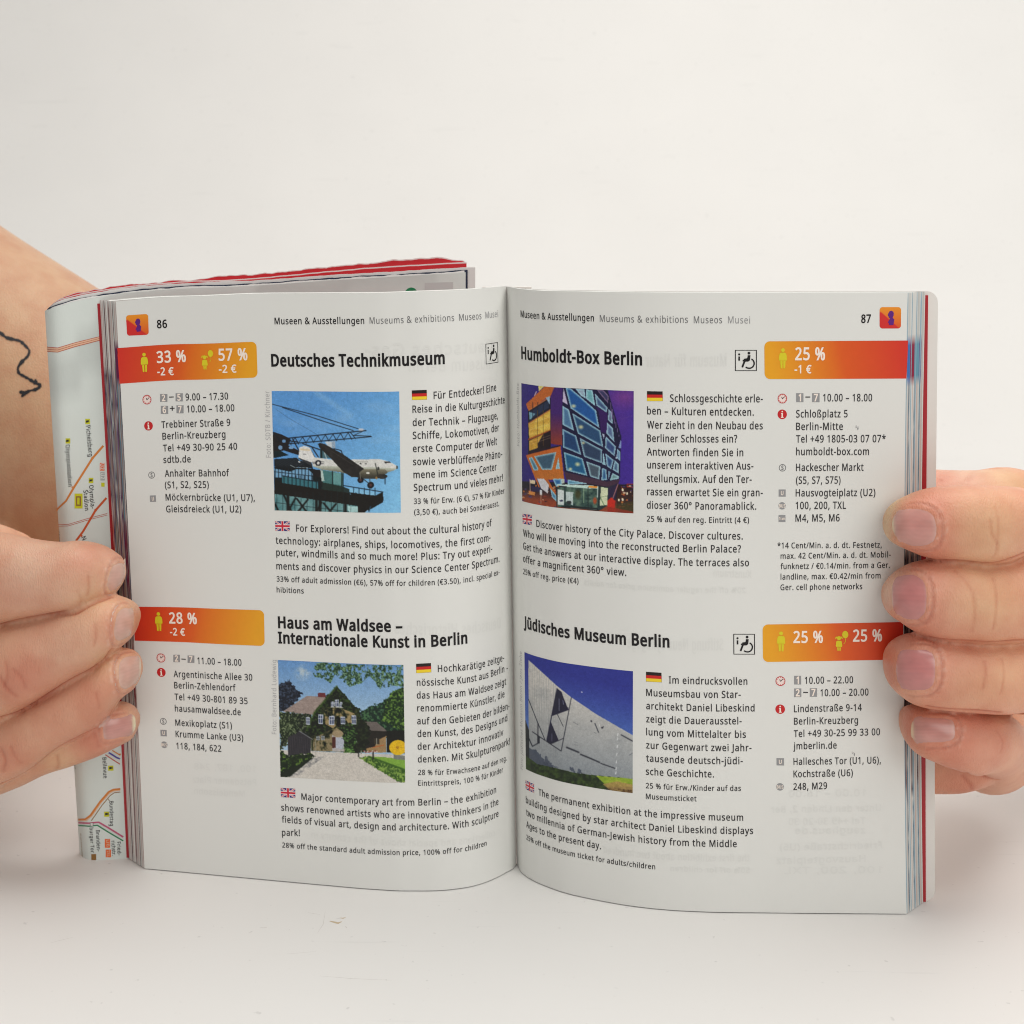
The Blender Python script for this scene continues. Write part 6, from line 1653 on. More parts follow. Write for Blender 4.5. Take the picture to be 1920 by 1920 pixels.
def ball_chain(pts, seg=32, sub=6):
    """round limb through (x, y, z, r)"""
    st = []
    P = np.array(pts, float)
    for i, p in enumerate(P):
        t = P[min(i+1, len(P)-1)][:3] - P[max(i-1, 0)][:3]; t /= np.linalg.norm(t)
        u = np.cross(t, np.cross([0, 0, 1.0], t)) if abs(t[2]) < .95 else np.array([1.0, 0, 0])
        u /= np.linalg.norm(u)
        st.append((p[:3], u * p[3], p[3]))
    # rounded ends
    def cap(p, q, s):
        t = (p[:3] - q[:3]); t /= np.linalg.norm(t)
        u = s[1] / np.linalg.norm(s[1])
        return [(p[:3] + t * p[3] * k, u * p[3] * math.sqrt(1 - k * k), p[3] * math.sqrt(1 - k * k)) for k in (.97, .85, .6, .3)]
    st = cap(P[0], P[1], st[0]) + st + cap(P[-1], P[-2], st[-1])[::-1]
    return tube(st, seg=seg, sub=sub, power=2.0)


def fuse(parts, voxel, smooth_it=3):
    """one continuous skin over all parts"""
    me = bpy.data.meshes.new('skin'); V, F = [], []; n = 0
    for v, f4, f3 in parts:
        V += (np.asarray(v) * MM).tolist(); F += [tuple(i + n for i in q) for q in f4] + [tuple(i + n for i in q) for q in f3]; n += len(v)
    me.from_pydata(V, [], F); me.update()
    bm = bmesh.new(); bm.from_mesh(me); bmesh.ops.recalc_face_normals(bm, faces=bm.faces); bm.to_mesh(me); bm.free()
    o = bpy.data.objects.new('tmp', me); COL.objects.link(o)
    md = o.modifiers.new('r', 'REMESH'); md.mode = 'VOXEL'; md.voxel_size = voxel * MM; md.use_smooth_shade = True
    sm = o.modifiers.new('s', 'SMOOTH'); sm.factor = 0.5; sm.iterations = smooth_it
    dg = bpy.context.evaluated_depsgraph_get()
    out = bpy.data.meshes.new_from_object(o.evaluated_get(dg))
    bpy.data.objects.remove(o); bpy.data.meshes.remove(me)
    return out


def mesh_V(me):
    V = np.empty(len(me.vertices) * 3); me.vertices.foreach_get('co', V); return V.reshape(-1, 3) / MM


def cast(bvh, px, py):
    r = ray(px, py); r = r / np.linalg.norm(r)
    hit = bvh.ray_cast(Vector(CAM * MM), Vector(r))
    return None if hit[0] is None else (np.array(hit[0]) / MM, np.array(hit[1]))


def groove(V, N, path3, width, depth):
    """presses a line into the surface"""
    d = np.full(len(V), 1e9)
    for p, q in zip(path3[:-1], path3[1:]):
        e = q - p; L2 = e @ e + 1e-9
        t = np.clip(((V - p) @ e) / L2, 0, 1)
        d = np.minimum(d, np.linalg.norm(V - p - t[:, None] * e, axis=1))
    w = np.exp(-(d / width) ** 2)
    return V - N * (w * depth)[:, None], w


def fold_ring(corners, rnd, n=44):
    cs = np.array(corners, float); out = []
    for k in range(n + 1):
        a = 2 * math.pi * k / n; u, v = math.cos(a), math.sin(a)
        r = (abs(u) ** rnd + abs(v) ** rnd) ** (-1 / rnd); u *= r; v *= r
        F_, G_ = (u + 1) / 2, (v + 1) / 2
        out.append(((cs[0] * (1 - F_) + cs[1] * F_) * (1 - G_) + (cs[3] * (1 - F_) + cs[2] * F_) * G_, u))
    return out


def finish_skin(me, creases, blobs, base, folds=()):
    V = mesh_V(me)
    N = np.empty(len(V) * 3); me.vertices.foreach_get('normal', N); N = N.reshape(-1, 3)
    bm = bmesh.new(); bm.from_mesh(me); bvh = BVHTree.FromBMesh(bm); bm.free()
    C = np.tile(np.array(base), (len(V), 1))
    for (px, py, rad, col, a) in blobs:
        h = cast(bvh, px, py)
        if h is None: continue
        d = np.linalg.norm(V - h[0], axis=1)
        w = (np.exp(-(d / rad) ** 2) * a)[:, None]
        C = C * (1 - w) + np.array(col) * w
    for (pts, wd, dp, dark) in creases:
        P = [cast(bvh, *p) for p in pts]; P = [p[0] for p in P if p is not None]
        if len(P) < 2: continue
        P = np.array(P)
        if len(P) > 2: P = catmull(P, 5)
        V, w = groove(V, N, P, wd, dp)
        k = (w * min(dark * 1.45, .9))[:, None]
        C = C * (1 - k) + C * np.array([0.72, 0.42, 0.36]) * k  # shade in the grooves is painted into the skin colour
    for (corners, side, rnd, high) in folds:
        ring = [(cast(bvh, *p), u if side == 'r' else -u) for p, u in fold_ring(corners, rnd)]
        ring = [(h[0], u) for h, u in ring if h is not None]
        P = np.array([h for h, _ in ring]); U = np.array([u for _, u in ring])
        near = np.where(np.linalg.norm(V - P.mean(0), axis=1) < 12)[0]
        Q = V[near]; d = np.full(len(near), 1e9); uu = np.zeros(len(near))
        for p, q, a in zip(P[:-1], P[1:], U[:-1]):
            e = q - p; t = np.clip(((Q - p) @ e) / (e @ e + 1e-9), 0, 1)
            dd = np.linalg.norm(Q - p - t[:, None] * e, axis=1)
            m = dd < d; d[m] = dd[m]; uu[m] = a
        k = np.clip((0.62 - uu) * 2.0, 0, 1)          # none at the free edge
        cen = P.mean(0); rad = np.linalg.norm(Q - cen, axis=1)
        outside = rad > np.linalg.norm(P - cen, axis=1).min() * .8
        nz_ = np.array([mnoise.noise(Vector(q * .9)) * .8 + mnoise.noise(Vector(q * 5.5)) * .3 for q in Q])
        lift_ = high * np.exp(-((d - .55) / .75) ** 2) * k * (1 + .3 * nz_) - 0.18 * np.exp(-(d / .22) ** 2) * k
        V[near] = Q + N[near] * lift_[:, None]
        w = (np.exp(-(d / .40) ** 2) * k * .55)[:, None]
        C[near] = C[near] * (1 - w) + np.array([.50, .22, .16]) * w
        dry = (np.exp(-((d - .7) / .5) ** 2) * np.clip(-uu, 0, 1) * np.clip(nz_ * 2, 0, 1) * .5)[:, None]
        C[near] = C[near] * (1 - dry) + np.array([.86, .72, .62]) * dry
        rd = (np.exp(-(np.maximum(d - .8, 0) / 2.2) ** 2) * k * .35)[:, None]
        C[near] = C[near] * (1 - rd) + np.array([.70, .30, .21]) * rd
    me.vertices.foreach_set('co', (V * MM).ravel()); me.update()
    set_cols(me, C)
    return bvh


def nail(bvh, parent, corners, free_side, tint, free_col, lift=0.28, nx=26, ny=22, fw=0.16, rnd=3.2, label=None):
    """corners TL TR BR BL in picture pixels (as seen); free_side 'l' or 'r' is the tip edge"""
    cs = np.array(corners, float)
    V = []; K = []
    f = np.linspace(-1, 1, nx); g = np.linspace(-1, 1, ny)
    ok = True
    for a in f:
        for b in g:
            # square to superellipse
            r = max(abs(a), abs(b)); n = (abs(a) ** rnd + abs(b) ** rnd) ** (1 / rnd)
            k = r / n if n > 0 else 1
            u, v = a * k, b * k
            F_, G_ = (u + 1) / 2, (v + 1) / 2
            p = (cs[0] * (1 - F_) + cs[1] * F_) * (1 - G_) + (cs[3] * (1 - F_) + cs[2] * F_) * G_
            h = cast(bvh, *p)
            if h is None:
                V.append(None); K.append((u, v, r)); continue
            pos, nr = h
            if r > .99: off = -0.06
            else:
                off = lift * .55 * (1 - r ** 5)
                side = u if free_side == 'r' else -u
                off += 0.10 * max(side, 0) ** 3 * (1 - r ** 8)
            V.append(pos + nr * off); K.append((u, v, r))
    good = [v for v in V if v is not None]
    if not good: return None
    for i, v in enumerate(V):
        if v is None:
            j = min((q for q in range(len(V)) if V[q] is not None), key=lambda q: (K[q][0] - K[i][0]) ** 2 + (K[q][1] - K[i][1]) ** 2)
            V[i] = V[j] + np.array([0, 0.25, 0])
    V = np.array(V); G = V.reshape(nx, ny, 3)
    # smooth the plate: nails are stiffer than skin
    for _ in range(3):
        G[1:-1, 1:-1] = G[1:-1, 1:-1] * .4 + .15 * (G[:-2, 1:-1] + G[2:, 1:-1] + G[1:-1, :-2] + G[1:-1, 2:])
    C = []
    for (u, v, r) in K:
        s = (u if free_side == 'r' else -u)
        c = np.array(tint, float)
        c = c * (1 + .03 * math.sin(v * 31) + .12 * (mnoise.noise(Vector((u * 2.2, v * 2.6, cs[0][0])))))
        q = np.clip(1 - (u * u + v * v), 0, 1); c = c * np.array([1 + .02 * q, 1 - .10 * q, 1 - .06 * q])
        lun = np.clip((-s - .62 + .25 * v * v) * 5, 0, 1)
        c = c * (1 - .45 * lun) + np.array([.72, .54, .46]) * .45 * lun
        fr_ = np.clip((s - (1 - 2 * fw) - .10 * (v * v)) * 9, 0, 1)
        c = c * (1 - fr_) + np.array(free_col) * fr_
        e = np.clip((r - .93) * 14, 0, 1) * .35
        c = c * (1 - e) + np.array([.62, .36, .28]) * e
        C.append(c)
    me = mesh_np('nail', G.reshape(-1, 3), grid_faces(nx, ny), cols=np.array(C))
    o = link('nail', me, parent, M_nail)
    if label: o['label'] = label
    return o


SKIN = np.array([0.70, 0.40, 0.255])
RED = np.array([0.60, 0.20, 0.135]); PINK = np.array([0.66, 0.31, 0.22]); YEL = np.array([0.72, 0.50, 0.29]); PALE = np.array([0.72, 0.49, 0.37])

# ---------- right hand
def f_right():
    parts = []
    y = -37.5
    # index
    i_ = [st_px(1661, 975, 1660, 990, y + 2.5, 2.6), st_px(1664, 966, 1662, 1003, y + 2, 4.5), st_px(1671, 954, 1668, 1013, y + 1, 6), st_px(1684, 942, 1682, 1022, y, 7), st_px(1704, 931, 1702, 1031, y - .5, 7.6), st_px(1728, 921, 1728, 1041.5, y - 1, 8),
          st_px(1760, 914, 1760, 1048, y - 1, 8.3), st_px(1800, 911.5, 1800, 1052, y - .5, 8.6), st_px(1842, 912, 1842, 1056, y + .5, 9), st_px(1880, 913, 1880, 1053.5, y + 3, 9.2), st_px(1925, 918, 1922, 1037, y + 7, 9.3),
          st3((118.5, -21, 90.5), (0, 0, 8.4), 9.0, (0.72, -0.69, 0)), st3((121, -8, 91), (0, 0, 8.6), 9.2, (1.0, -0.05, 0)), st3((119, 8, 90), (0, 0, 9.5), 9.5, (0.95, 0.3, 0)), st3((114, 20, 86), (0, 0, 10), 10, (0.8, 0.6, 0))]
    parts.append(tube(i_, apex=at_y(1658.5, 982, y + 3.6)))
    m_ = [st_px(1658, 1112, 1658, 1130, y + 2.5, 2.8), st_px(1661, 1102, 1661, 1143, y + 2, 4.8), st_px(1669, 1089, 1669, 1153, y + 1, 6.2), st_px(1683, 1075, 1683, 1162.5, y, 7.2), st_px(1704, 1061.5, 1704, 1177, y - .8, 7.9), st_px(1732, 1052.5, 1732, 1189.5, y - 1.3, 8.4),
          st_px(1765, 1051, 1765, 1197.5, y - 1.4, 8.8), st_px(1805, 1052, 1805, 1201.5, y - 1, 9), st_px(1845, 1057, 1845, 1204.5, y, 9.2), st_px(1885, 1052, 1885, 1204, y + 2.5, 9.3), st_px(1925, 1042, 1925, 1202, y + 6, 9.4),
          st3((120.5, -21, 73), (0, 0, 9.3), 9.2, (0.72, -0.69, 0)), st3((123, -8, 74), (0, 0, 9.2), 9.4, (1.0, -0.05, 0)), st3((122, 8, 75), (0, 0, 9.5), 9.8, (0.95, 0.3, 0)), st3((117, 20, 74), (0, 0, 10), 10, (0.8, 0.6, 0))]
    parts.append(tube(m_, apex=at_y(1655, 1121, y + 3.8)))
    r_ = [st_px(1660.5, 1234, 1660.5, 1257, y + 2.5, 2.8), st_px(1664, 1222, 1664, 1276, y + 2, 4.8), st_px(1673, 1208.5, 1673, 1290, y + 1, 6.4), st_px(1688, 1197, 1688, 1304, y, 7.2), st_px(1708, 1190, 1708, 1317, y - .8, 7.8), st_px(1735, 1191, 1735, 1324.5, y - 1.2, 8.2),
          st_px(1765, 1195, 1765, 1328, y - 1.2, 8.5), st_px(1805, 1199.5, 1805, 1331.5, y - .8, 8.7), st_px(1845, 1202, 1845, 1334.5, y, 8.8), st_px(1885, 1202, 1885, 1335, y + 2.5, 8.9), st_px(1925, 1201, 1925, 1329, y + 6, 8.8),
          st3((119, -21, 56), (0, 0, 8.2), 8.6, (0.72, -0.69, 0)), st3((121, -8, 57.5), (0, 0, 8.5), 8.8, (1.0, -0.05, 0)), st3((120, 8, 60), (0, 0, 9), 9.2, (0.95, 0.3, 0)), st3((116, 20, 62), (0, 0, 9.5), 9.5, (0.8, 0.6, 0))]
    parts.append(tube(r_, apex=at_y(1658, 1245, y + 3.8)))
    y2 = -35.5
    p_ = [st_px(1690, 1344, 1690, 1367, y2 + 2.5, 2.6), st_px(1694, 1334, 1693, 1380, y2 + 2, 4.4), st_px(1703, 1327, 1702, 1396, y2 + 1, 5.6), st_px(1720, 1323, 1716, 1410, y2 + .3, 6.4), st_px(1742, 1322, 1738, 1421, y2, 6.8), st_px(1770, 1323, 1766, 1432, y2, 7.2),
          st_px(1800, 1325, 1795, 1442, y2 + .6, 7.4), st_px(1830, 1327, 1826, 1450, y2 + 2, 7.5), st_px(1850, 1332, 1846, 1448, y2 + 4, 7.0)]
    parts.append(tube(p_, apex=at_y(1687.5, 1355, y2 + 3.8)))
    parts.append(ball_chain([bp(1790, 1384, -36, 7.0), bp(1825, 1389, -34, 7.3), bp(1848, 1391, -29, 7.5), bp(1862, 1393, -21, 7.7), bp(1866, 1398, -10, 8.2), bp(1864, 1408, 2, 9.5), bp(1862, 1405, 16, 12)], sub=8))
    # thumb and its base behind the cover, outer edge of the palm, palm, wrist
    parts.append(ball_chain([(70, -2.5, 96, 7.5), (82, -3.5, 95.5, 9), (97, -5, 94.3, 10.0), (111, -5.5, 93.8, 10.2), (121, 0, 92, 12), (128, 14, 86, 14), (138, 28, 78, 18)]))
    parts.append(ball_chain([bp(1700, 1404, -5, 11), bp(1750, 1406, -5, 11), bp(1805, 1404, -4.5, 10.8), bp(1848, 1394, 3, 10.2), (122, 16, 44, 13), (134, 34, 54, 18)]))
    for (zz, rr) in ((84, 14), (70, 15), (56, 14.5)):
        parts.append(ball_chain([(112, 16, zz, rr), (122, 22, zz - 1, rr + 2), (140, 36, 65 + (zz - 66) * .6, rr + 5), (162, 52, 62 + (zz - 66) * .2, 22)]))
    parts.append(ball_chain([(150, 45, 65, 22), (180, 68, 80, 23), (218, 112, 122, 29), (262, 172, 190, 37), (300, 225, 255, 42)], sub=8))
    return parts


hand_r = empty('right_hand', (115, 0, 65), 'hand at the right gripping page 87 with four fingers, nails facing the camera', 'hand')
me = fuse(f_right(), 0.5, 2)
blobs = [(1760, 985, 9, RED, .65), (1728, 925, 5, RED, .5), (1748, 1030, 4, RED, .5), (1668, 950, 5, YEL, .8), (1664, 1005, 4, YEL, .7), (1850, 990, 8, YEL, .45), (1730, 1062, 6, RED, .45), (1755, 1120, 6, PINK, .8), (1740, 1180, 6, PINK, .6), (1850, 1125, 8, YEL, .4), (1663, 1120, 4, PALE, .7),
         (1700, 1200, 8, RED, .55), (1690, 1310, 7, RED, .5), (1780, 1265, 8, PINK, .7), (1668, 1250, 5, RED, .55), (1850, 1260, 9, YEL, .35), (1820, 1215, 7, RED, .4), (1700, 1350, 5, RED, .7), (1780, 1425, 8, RED, .5), (1830, 1360, 7, RED, .5), (1850, 1420, 8, PINK, .6), (1690, 1385, 5, RED, .6), (1790, 890, 8, PALE, .7), (1760, 895, 5, PINK, .7), (1800, 1470, 8, RED, .5), (1900, 900, 6, YEL, .5)]
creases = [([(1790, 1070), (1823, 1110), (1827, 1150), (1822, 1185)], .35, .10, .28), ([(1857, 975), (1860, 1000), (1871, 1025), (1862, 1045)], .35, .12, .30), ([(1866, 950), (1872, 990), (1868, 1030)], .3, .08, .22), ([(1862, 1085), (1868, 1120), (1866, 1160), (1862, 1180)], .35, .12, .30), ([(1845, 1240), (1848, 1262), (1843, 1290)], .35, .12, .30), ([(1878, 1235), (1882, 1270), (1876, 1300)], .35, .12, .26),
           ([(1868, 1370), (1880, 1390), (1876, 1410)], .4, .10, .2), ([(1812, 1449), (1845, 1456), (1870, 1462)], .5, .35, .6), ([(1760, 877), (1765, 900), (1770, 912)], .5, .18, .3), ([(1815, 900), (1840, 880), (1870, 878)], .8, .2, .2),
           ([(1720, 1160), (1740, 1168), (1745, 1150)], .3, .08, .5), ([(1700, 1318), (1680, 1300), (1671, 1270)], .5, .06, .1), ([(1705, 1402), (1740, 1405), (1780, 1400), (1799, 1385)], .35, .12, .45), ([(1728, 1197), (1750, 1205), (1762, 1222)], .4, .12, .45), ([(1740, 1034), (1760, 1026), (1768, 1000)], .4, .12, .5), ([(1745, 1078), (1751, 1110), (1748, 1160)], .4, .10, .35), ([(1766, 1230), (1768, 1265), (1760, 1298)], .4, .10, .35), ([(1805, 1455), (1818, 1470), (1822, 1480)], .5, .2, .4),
           ([(1741, 1048), (1780, 1051.5), (1832, 1055.5), (1862, 1056), (1890, 1050), (1918, 1039)], .55, .55, .75), ([(1745, 1195), (1791, 1201), (1843, 1204.5), (1880, 1204), (1918, 1202)], .55, .55, .75),  # where fingers meet: groove plus painted contact shade
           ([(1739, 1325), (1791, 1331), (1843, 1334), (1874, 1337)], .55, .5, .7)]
NR = [([(1668, 947), (1765, 943), (1769, 1036), (1672, 1027)], 'l', 2.35), ([(1669, 1069), (1748, 1068), (1749, 1174), (1670, 1167)], 'l', 2.5), ([(1676, 1208), (1766, 1207), (1765, 1305), (1679, 1304)], 'l', 2.9), ([(1702, 1338), (1800, 1338), (1802, 1401), (1705, 1402)], 'l', 3.3)]
blobs = [(a_, b_, r_ * 1.15, k_, min(al_ * 1.25, .9)) for a_, b_, r_, k_, al_ in blobs]
bvh = finish_skin(me, creases, blobs, SKIN * np.array([1.03, .92, .93]), [(c_, sd_, rn_, .26) for c_, sd_, rn_ in NR])
skin_r = link('hand_skin', me, hand_r, M_skin)
NT = np.array([0.60, 0.31, 0.26]); NF = np.array([0.74, 0.56, 0.34]); NP = np.array([0.55, 0.235, 0.215])
nail(bvh, hand_r, NR[0][0], 'l', NT, NF, .30, fw=.10, rnd=2.5, label='nail of the uppermost finger, yellowish at its tip')
nail(bvh, hand_r, NR[1][0], 'l', NP, np.array([.78, .56, .42]), .30, fw=.07, rnd=2.6)
nail(bvh, hand_r, NR[2][0], 'l', NP, np.array([.76, .54, .46]), .22, fw=.05, rnd=3.0)
nail(bvh, hand_r, NR[3][0], 'l', NT * .95, np.array([.78, .58, .38]), .24, fw=.13, rnd=3.4)

# ---------- left hand with the arm
def f_left():
    parts = []
    # from the tip to the left; the tips lie on the fore edge, the backs face the camera
    i_ = [st_px(233, 1062, 230, 1092, -11, 2.8), st_px(226, 1049, 224, 1103, -12, 4.6), st_px(214, 1038, 213, 1113, -13.5, 6), st_px(196, 1027, 196, 1121, -15, 7.2), st_px(172, 1019, 176, 1131, -16, 8.0), st_px(142, 1015.5, 148, 1146, -16.5, 8.6),
          st_px(108, 1018, 108, 1151, -16.5, 9), st_px(70, 1014, 70, 1157, -16, 9.2), st_px(35, 1007, 35, 1163, -15, 9.4), st_px(0, 1000, 0, 1171, -13.5, 9.6), st_px(-40, 996, -40, 1182, -10, 9.8),
          st3((-134, -1, 76), (0, 0, 11), 10, (-0.72, -0.69, 0)), st3((-138, 12, 75), (0, 0, 11.5), 10.5, (-1.0, -0.05, 0)), st3((-138, 26, 73), (0, 0, 12), 11, (-0.95, 0.3, 0)), st3((-134, 38, 68), (0, 0, 12), 11, (-0.8, 0.6, 0))]
    parts.append(tube(i_, apex=at_y(237, 1077, -10)))
    m_ = [st_px(260, 1148, 258, 1172, -12.5, 3.0), st_px(254, 1137, 252, 1188, -13.5, 5), st_px(242, 1128, 240, 1202, -15, 6.4), st_px(224, 1121, 226, 1213, -16.5, 7.5), st_px(200, 1117, 207, 1226, -17.5, 8.2), st_px(172, 1120, 182, 1250, -18, 8.8),
          st_px(138, 1135, 148, 1268, -18, 9.2), st_px(98, 1148, 112, 1290, -17.5, 9.5), st_px(55, 1162, 72, 1314, -17, 9.8), st_px(10, 1170, 28, 1338, -15.5, 10), st_px(-40, 1180, -25, 1358, -11, 10.2),
          st3((-137, -1, 53), (0, 0, 11.5), 10.4, (-0.72, -0.69, 0)), st3((-142, 12, 53), (0, 0, 12), 11, (-1.0, -0.05, 0)), st3((-142, 26, 54), (0, 0, 12), 11.5, (-0.95, 0.3, 0)), st3((-138, 38, 56), (0, 0, 12), 11.5, (-0.8, 0.6, 0))]
    parts.append(tube(m_, apex=at_y(263.5, 1160, -11.5)))
    r_ = [st_px(264.5, 1245, 261, 1275, -12.5, 3.0), st_px(259, 1233, 254, 1288, -13.5, 5), st_px(248, 1223, 243, 1297, -14.5, 6.4), st_px(232, 1218, 228, 1309, -15.5, 7.3), st_px(210, 1220, 216, 1326, -16.3, 8.0), st_px(184, 1238, 196, 1351, -16.8, 8.5),
          st_px(148, 1262, 158, 1376, -17, 8.8), st_px(105, 1288, 118, 1398, -16.5, 9), st_px(60, 1312, 72, 1432, -15.5, 9.2), st_px(10, 1335, 20, 1463, -13.5, 9.4), st_px(-40, 1350, -35, 1490, -9, 9.6),
          st3((-135, 1, 35), (0, 0, 10), 9.8, (-0.72, -0.69, 0)), st3((-139, 13, 36), (0, 0, 10.5), 10.2, (-1.0, -0.05, 0)), st3((-140, 26, 40), (0, 0, 11), 10.8, (-0.95, 0.3, 0)), st3((-136, 38, 46), (0, 0, 11), 11, (-0.8, 0.6, 0))]
    parts.append(tube(r_, apex=at_y(268, 1258, -11.5)))
    p_ = [st_px(259, 1342, 258, 1366, -10, 2.8), st_px(252, 1331, 250, 1382, -10.5, 4.6), st_px(240, 1322, 236, 1391, -11, 5.6), st_px(222, 1318, 218, 1400, -11.5, 6.4), st_px(198, 1322, 194, 1412, -12, 6.8), st_px(168, 1335, 166, 1423, -12, 7.1),
          st_px(130, 1350, 134, 1434, -11.5, 7.3), st_px(90, 1365, 92, 1447, -10.5, 7.5), st_px(45, 1380, 48, 1468, -8.5, 7.8), st_px(0, 1395, 0, 1487, -5, 8.1), st_px(-40, 1405, -40, 1500, 0, 8.5),
          st3((-131, 10, 31), (0, 0, 8.5), 8.8, (-0.72, -0.69, 0)), st3((-136, 20, 33), (0, 0, 9), 9.2, (-1.0, -0.05, 0)), st3((-137, 30, 37), (0, 0, 10), 10, (-0.95, 0.3, 0)), st3((-134, 40, 42), (0, 0, 10), 10, (-0.8, 0.6, 0))]
    parts.append(tube(p_, apex=at_y(261.5, 1354, -9)))
    # thumb behind the map and cover
    parts.append(ball_chain([(-92, 16.5, 66, 7.5), (-104, 17, 66, 9), (-120, 20, 64, 10.5), (-136, 34, 60, 14), (-150, 48, 56, 17)]))
    for (zz, rr) in ((64, 12), (56, 13), (45, 13), (36, 11)):
        parts.append(ball_chain([(-145, 32, zz, rr), (-150, 46, 54 + (zz - 54) * .75, rr + 3), (-168, 66, 54 + (zz - 54) * .3, 20)]))
    return parts


arm_l = empty('arm_and_hand', (-120, 0, 60), 'bare arm at the left with black line tattoo, its hand holding the left page edges', 'arm')
me = fuse(f_left(), 0.5, 2)
blobs = [(20, 1095, 8, RED, .5), (180, 1040, 7, RED, .35), (150, 1090, 8, PINK, .5), (205, 1060, 5, PALE, .5), (60, 1060, 10, PALE, .6), (50, 1260, 8, RED, .6), (25, 1290, 6, RED, .4), (195, 1175, 6, RED, .45), (215, 1125, 6, YEL, .7), (180, 1140, 7, YEL, .4), (120, 1200, 9, PALE, .4), (185, 1300, 7, RED, .45), (230, 1228, 5, YEL, .4), (210, 1240, 5, YEL, .5), (15, 1430, 8, RED, .5), (100, 1350, 9, PINK, .4), (190, 1395, 8, RED, .4), (150, 1410, 9, RED, .3), (110, 1430, 5, YEL, .5), (255, 1160, 4, RED, .35)]
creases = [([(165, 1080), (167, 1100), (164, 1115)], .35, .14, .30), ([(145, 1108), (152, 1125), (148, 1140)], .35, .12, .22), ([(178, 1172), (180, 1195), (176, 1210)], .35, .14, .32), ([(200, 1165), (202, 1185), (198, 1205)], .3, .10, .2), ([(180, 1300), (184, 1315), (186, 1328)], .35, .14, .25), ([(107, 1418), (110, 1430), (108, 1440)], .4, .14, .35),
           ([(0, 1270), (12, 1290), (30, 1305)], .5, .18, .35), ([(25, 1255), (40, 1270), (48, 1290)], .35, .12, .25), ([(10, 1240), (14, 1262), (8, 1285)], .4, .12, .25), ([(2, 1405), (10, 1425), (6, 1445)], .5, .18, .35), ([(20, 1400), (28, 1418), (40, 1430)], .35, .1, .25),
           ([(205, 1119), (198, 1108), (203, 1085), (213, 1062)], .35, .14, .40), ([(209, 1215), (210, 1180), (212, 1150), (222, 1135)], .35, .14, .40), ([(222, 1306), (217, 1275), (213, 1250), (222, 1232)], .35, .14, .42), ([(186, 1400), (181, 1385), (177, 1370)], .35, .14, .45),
           ([(208, 1119), (190, 1125), (146, 1147.5), (108, 1151), (54, 1159), (3, 1171)], .55, .55, .75), ([(209, 1219), (200, 1233), (173, 1254.5), (135, 1273.5), (81, 1309), (41, 1333), (3, 1345)], .55, .55, .75), ([(222, 1314), (190, 1357), (152, 1379), (108, 1403), (54, 1444), (3, 1470)], .55, .55, .7)]  # seams between the fingers, their shade painted in as dark red
NLF = [([(207, 1045), (239, 1048), (232, 1110), (189, 1121)], 'r', 2.5), ([(210, 1132), (254, 1131), (251, 1196), (203, 1219)], 'r', 2.6), ([(211, 1228), (266, 1219), (265, 1281), (217, 1310)], 'r', 2.7), ([(185, 1345), (256, 1333), (258, 1379), (185, 1399)], 'r', 3.4)]
bvh = finish_skin(me, creases, blobs, SKIN * np.array([.97, .95, .97]), [(c_, sd_, rn_, .22) for c_, sd_, rn_ in NLF])
skin_l = link('hand_skin', me, arm_l, M_skin)
NL = np.array([0.64, 0.42, 0.33])
nail(bvh, arm_l, NLF[0][0], 'r', NL, np.array([.76, .60, .48]), .26, fw=.10, rnd=2.6)
nail(bvh, arm_l, NLF[1][0], 'r', NL * .98, np.array([.76, .54, .44]), .26, fw=.08, rnd=2.8)
nail(bvh, arm_l, NLF[2][0], 'r', NL, np.array([.82, .74, .56]), .34, fw=.12, rnd=2.8, label='nail of the third finger, long with a cream free edge')
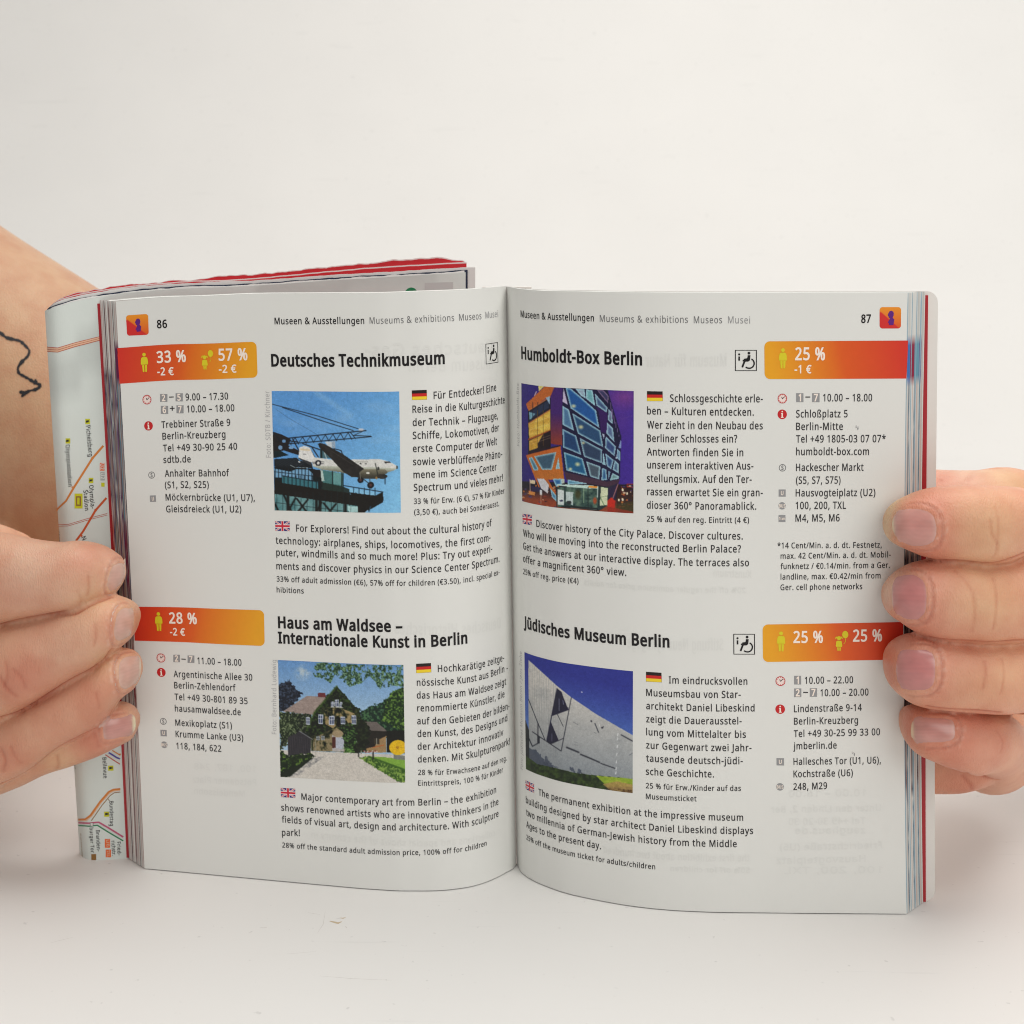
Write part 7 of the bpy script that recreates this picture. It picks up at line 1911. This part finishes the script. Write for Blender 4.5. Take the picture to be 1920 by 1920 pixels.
nail(bvh, arm_l, NLF[3][0], 'r', np.array([.56, .30, .25]), np.array([.80, .69, .46]), .36, fw=.16, rnd=3.4, label='nail of the lowest finger, pink with a wide cream free edge')

# arm: from the wrist back to the bent elbow behind the book and up to the left, out of the picture
arm = [ball_chain([(-168, 58, 50, 20), (-178, 80, 48, 22), (-174, 108, 44, 22), (-156, 130, 52, 28)], seg=48, sub=10),
       ball_chain([(-112, 140, 66, 47), (-136, 148, 80, 48), (-168, 160, 103, 45), (-200, 168, 121, 46), (-250, 180, 150, 50), (-310, 195, 186, 54), (-430, 225, 262, 60)], seg=48, sub=10)]
me = fuse(arm, 1.6, 10)
V = mesh_V(me)
bm = bmesh.new(); bm.from_mesh(me); abvh = BVHTree.FromBMesh(bm); bm.free()
set_cols(me, np.tile(np.array([0.555, 0.330, 0.200]), (len(V), 1)))
arm_skin = link('arm_skin', me, arm_l, M_skin)


def tattoo(pts, w):
    P = catmull(np.array([(x, y, 0.0) for x, y in pts]), 8)
    out = []; n = len(P)
    for i, p in enumerate(P):
        d = P[min(i+1, n-1)] - P[max(i-1, 0)]; L = math.hypot(d[0], d[1]) + 1e-9
        ww = w * (0.85 + .5 * mnoise.noise(Vector((p[0] * .16, p[1] * .16, 0))) + .2 * mnoise.noise(Vector((p[0] * .7, p[1] * .7, 4)))) * min(1, (i + 1.2) / 3, (n - i + .2) / 3)
        for s in (1, -1):
            h = cast(abvh, p[0] - d[1] / L * ww * s, p[1] + d[0] / L * ww * s)
            out.append(h[0] + h[1] * 0.12 if h else None)
    if any(o is None for o in out): return
    link('tattoo_line', mesh_np('tattoo_line', out, grid_faces(n, 2)), arm_l, M_tattoo)


tattoo([(-14, 618), (0, 624), (12, 633), (27, 637), (38, 640), (48, 649), (55, 658), (52, 668), (42, 678), (34, 690), (36, 700), (46, 706), (58, 713), (68, 719), (78, 722)], 3.3)
tattoo([(66, 711), (70, 720), (78, 722)], 3.0)
tattoo([(78, 723), (68, 730), (56, 733), (46, 736), (36, 735)], 3.0)
tattoo([(56, 732), (48, 738), (40, 744)], 3.4)
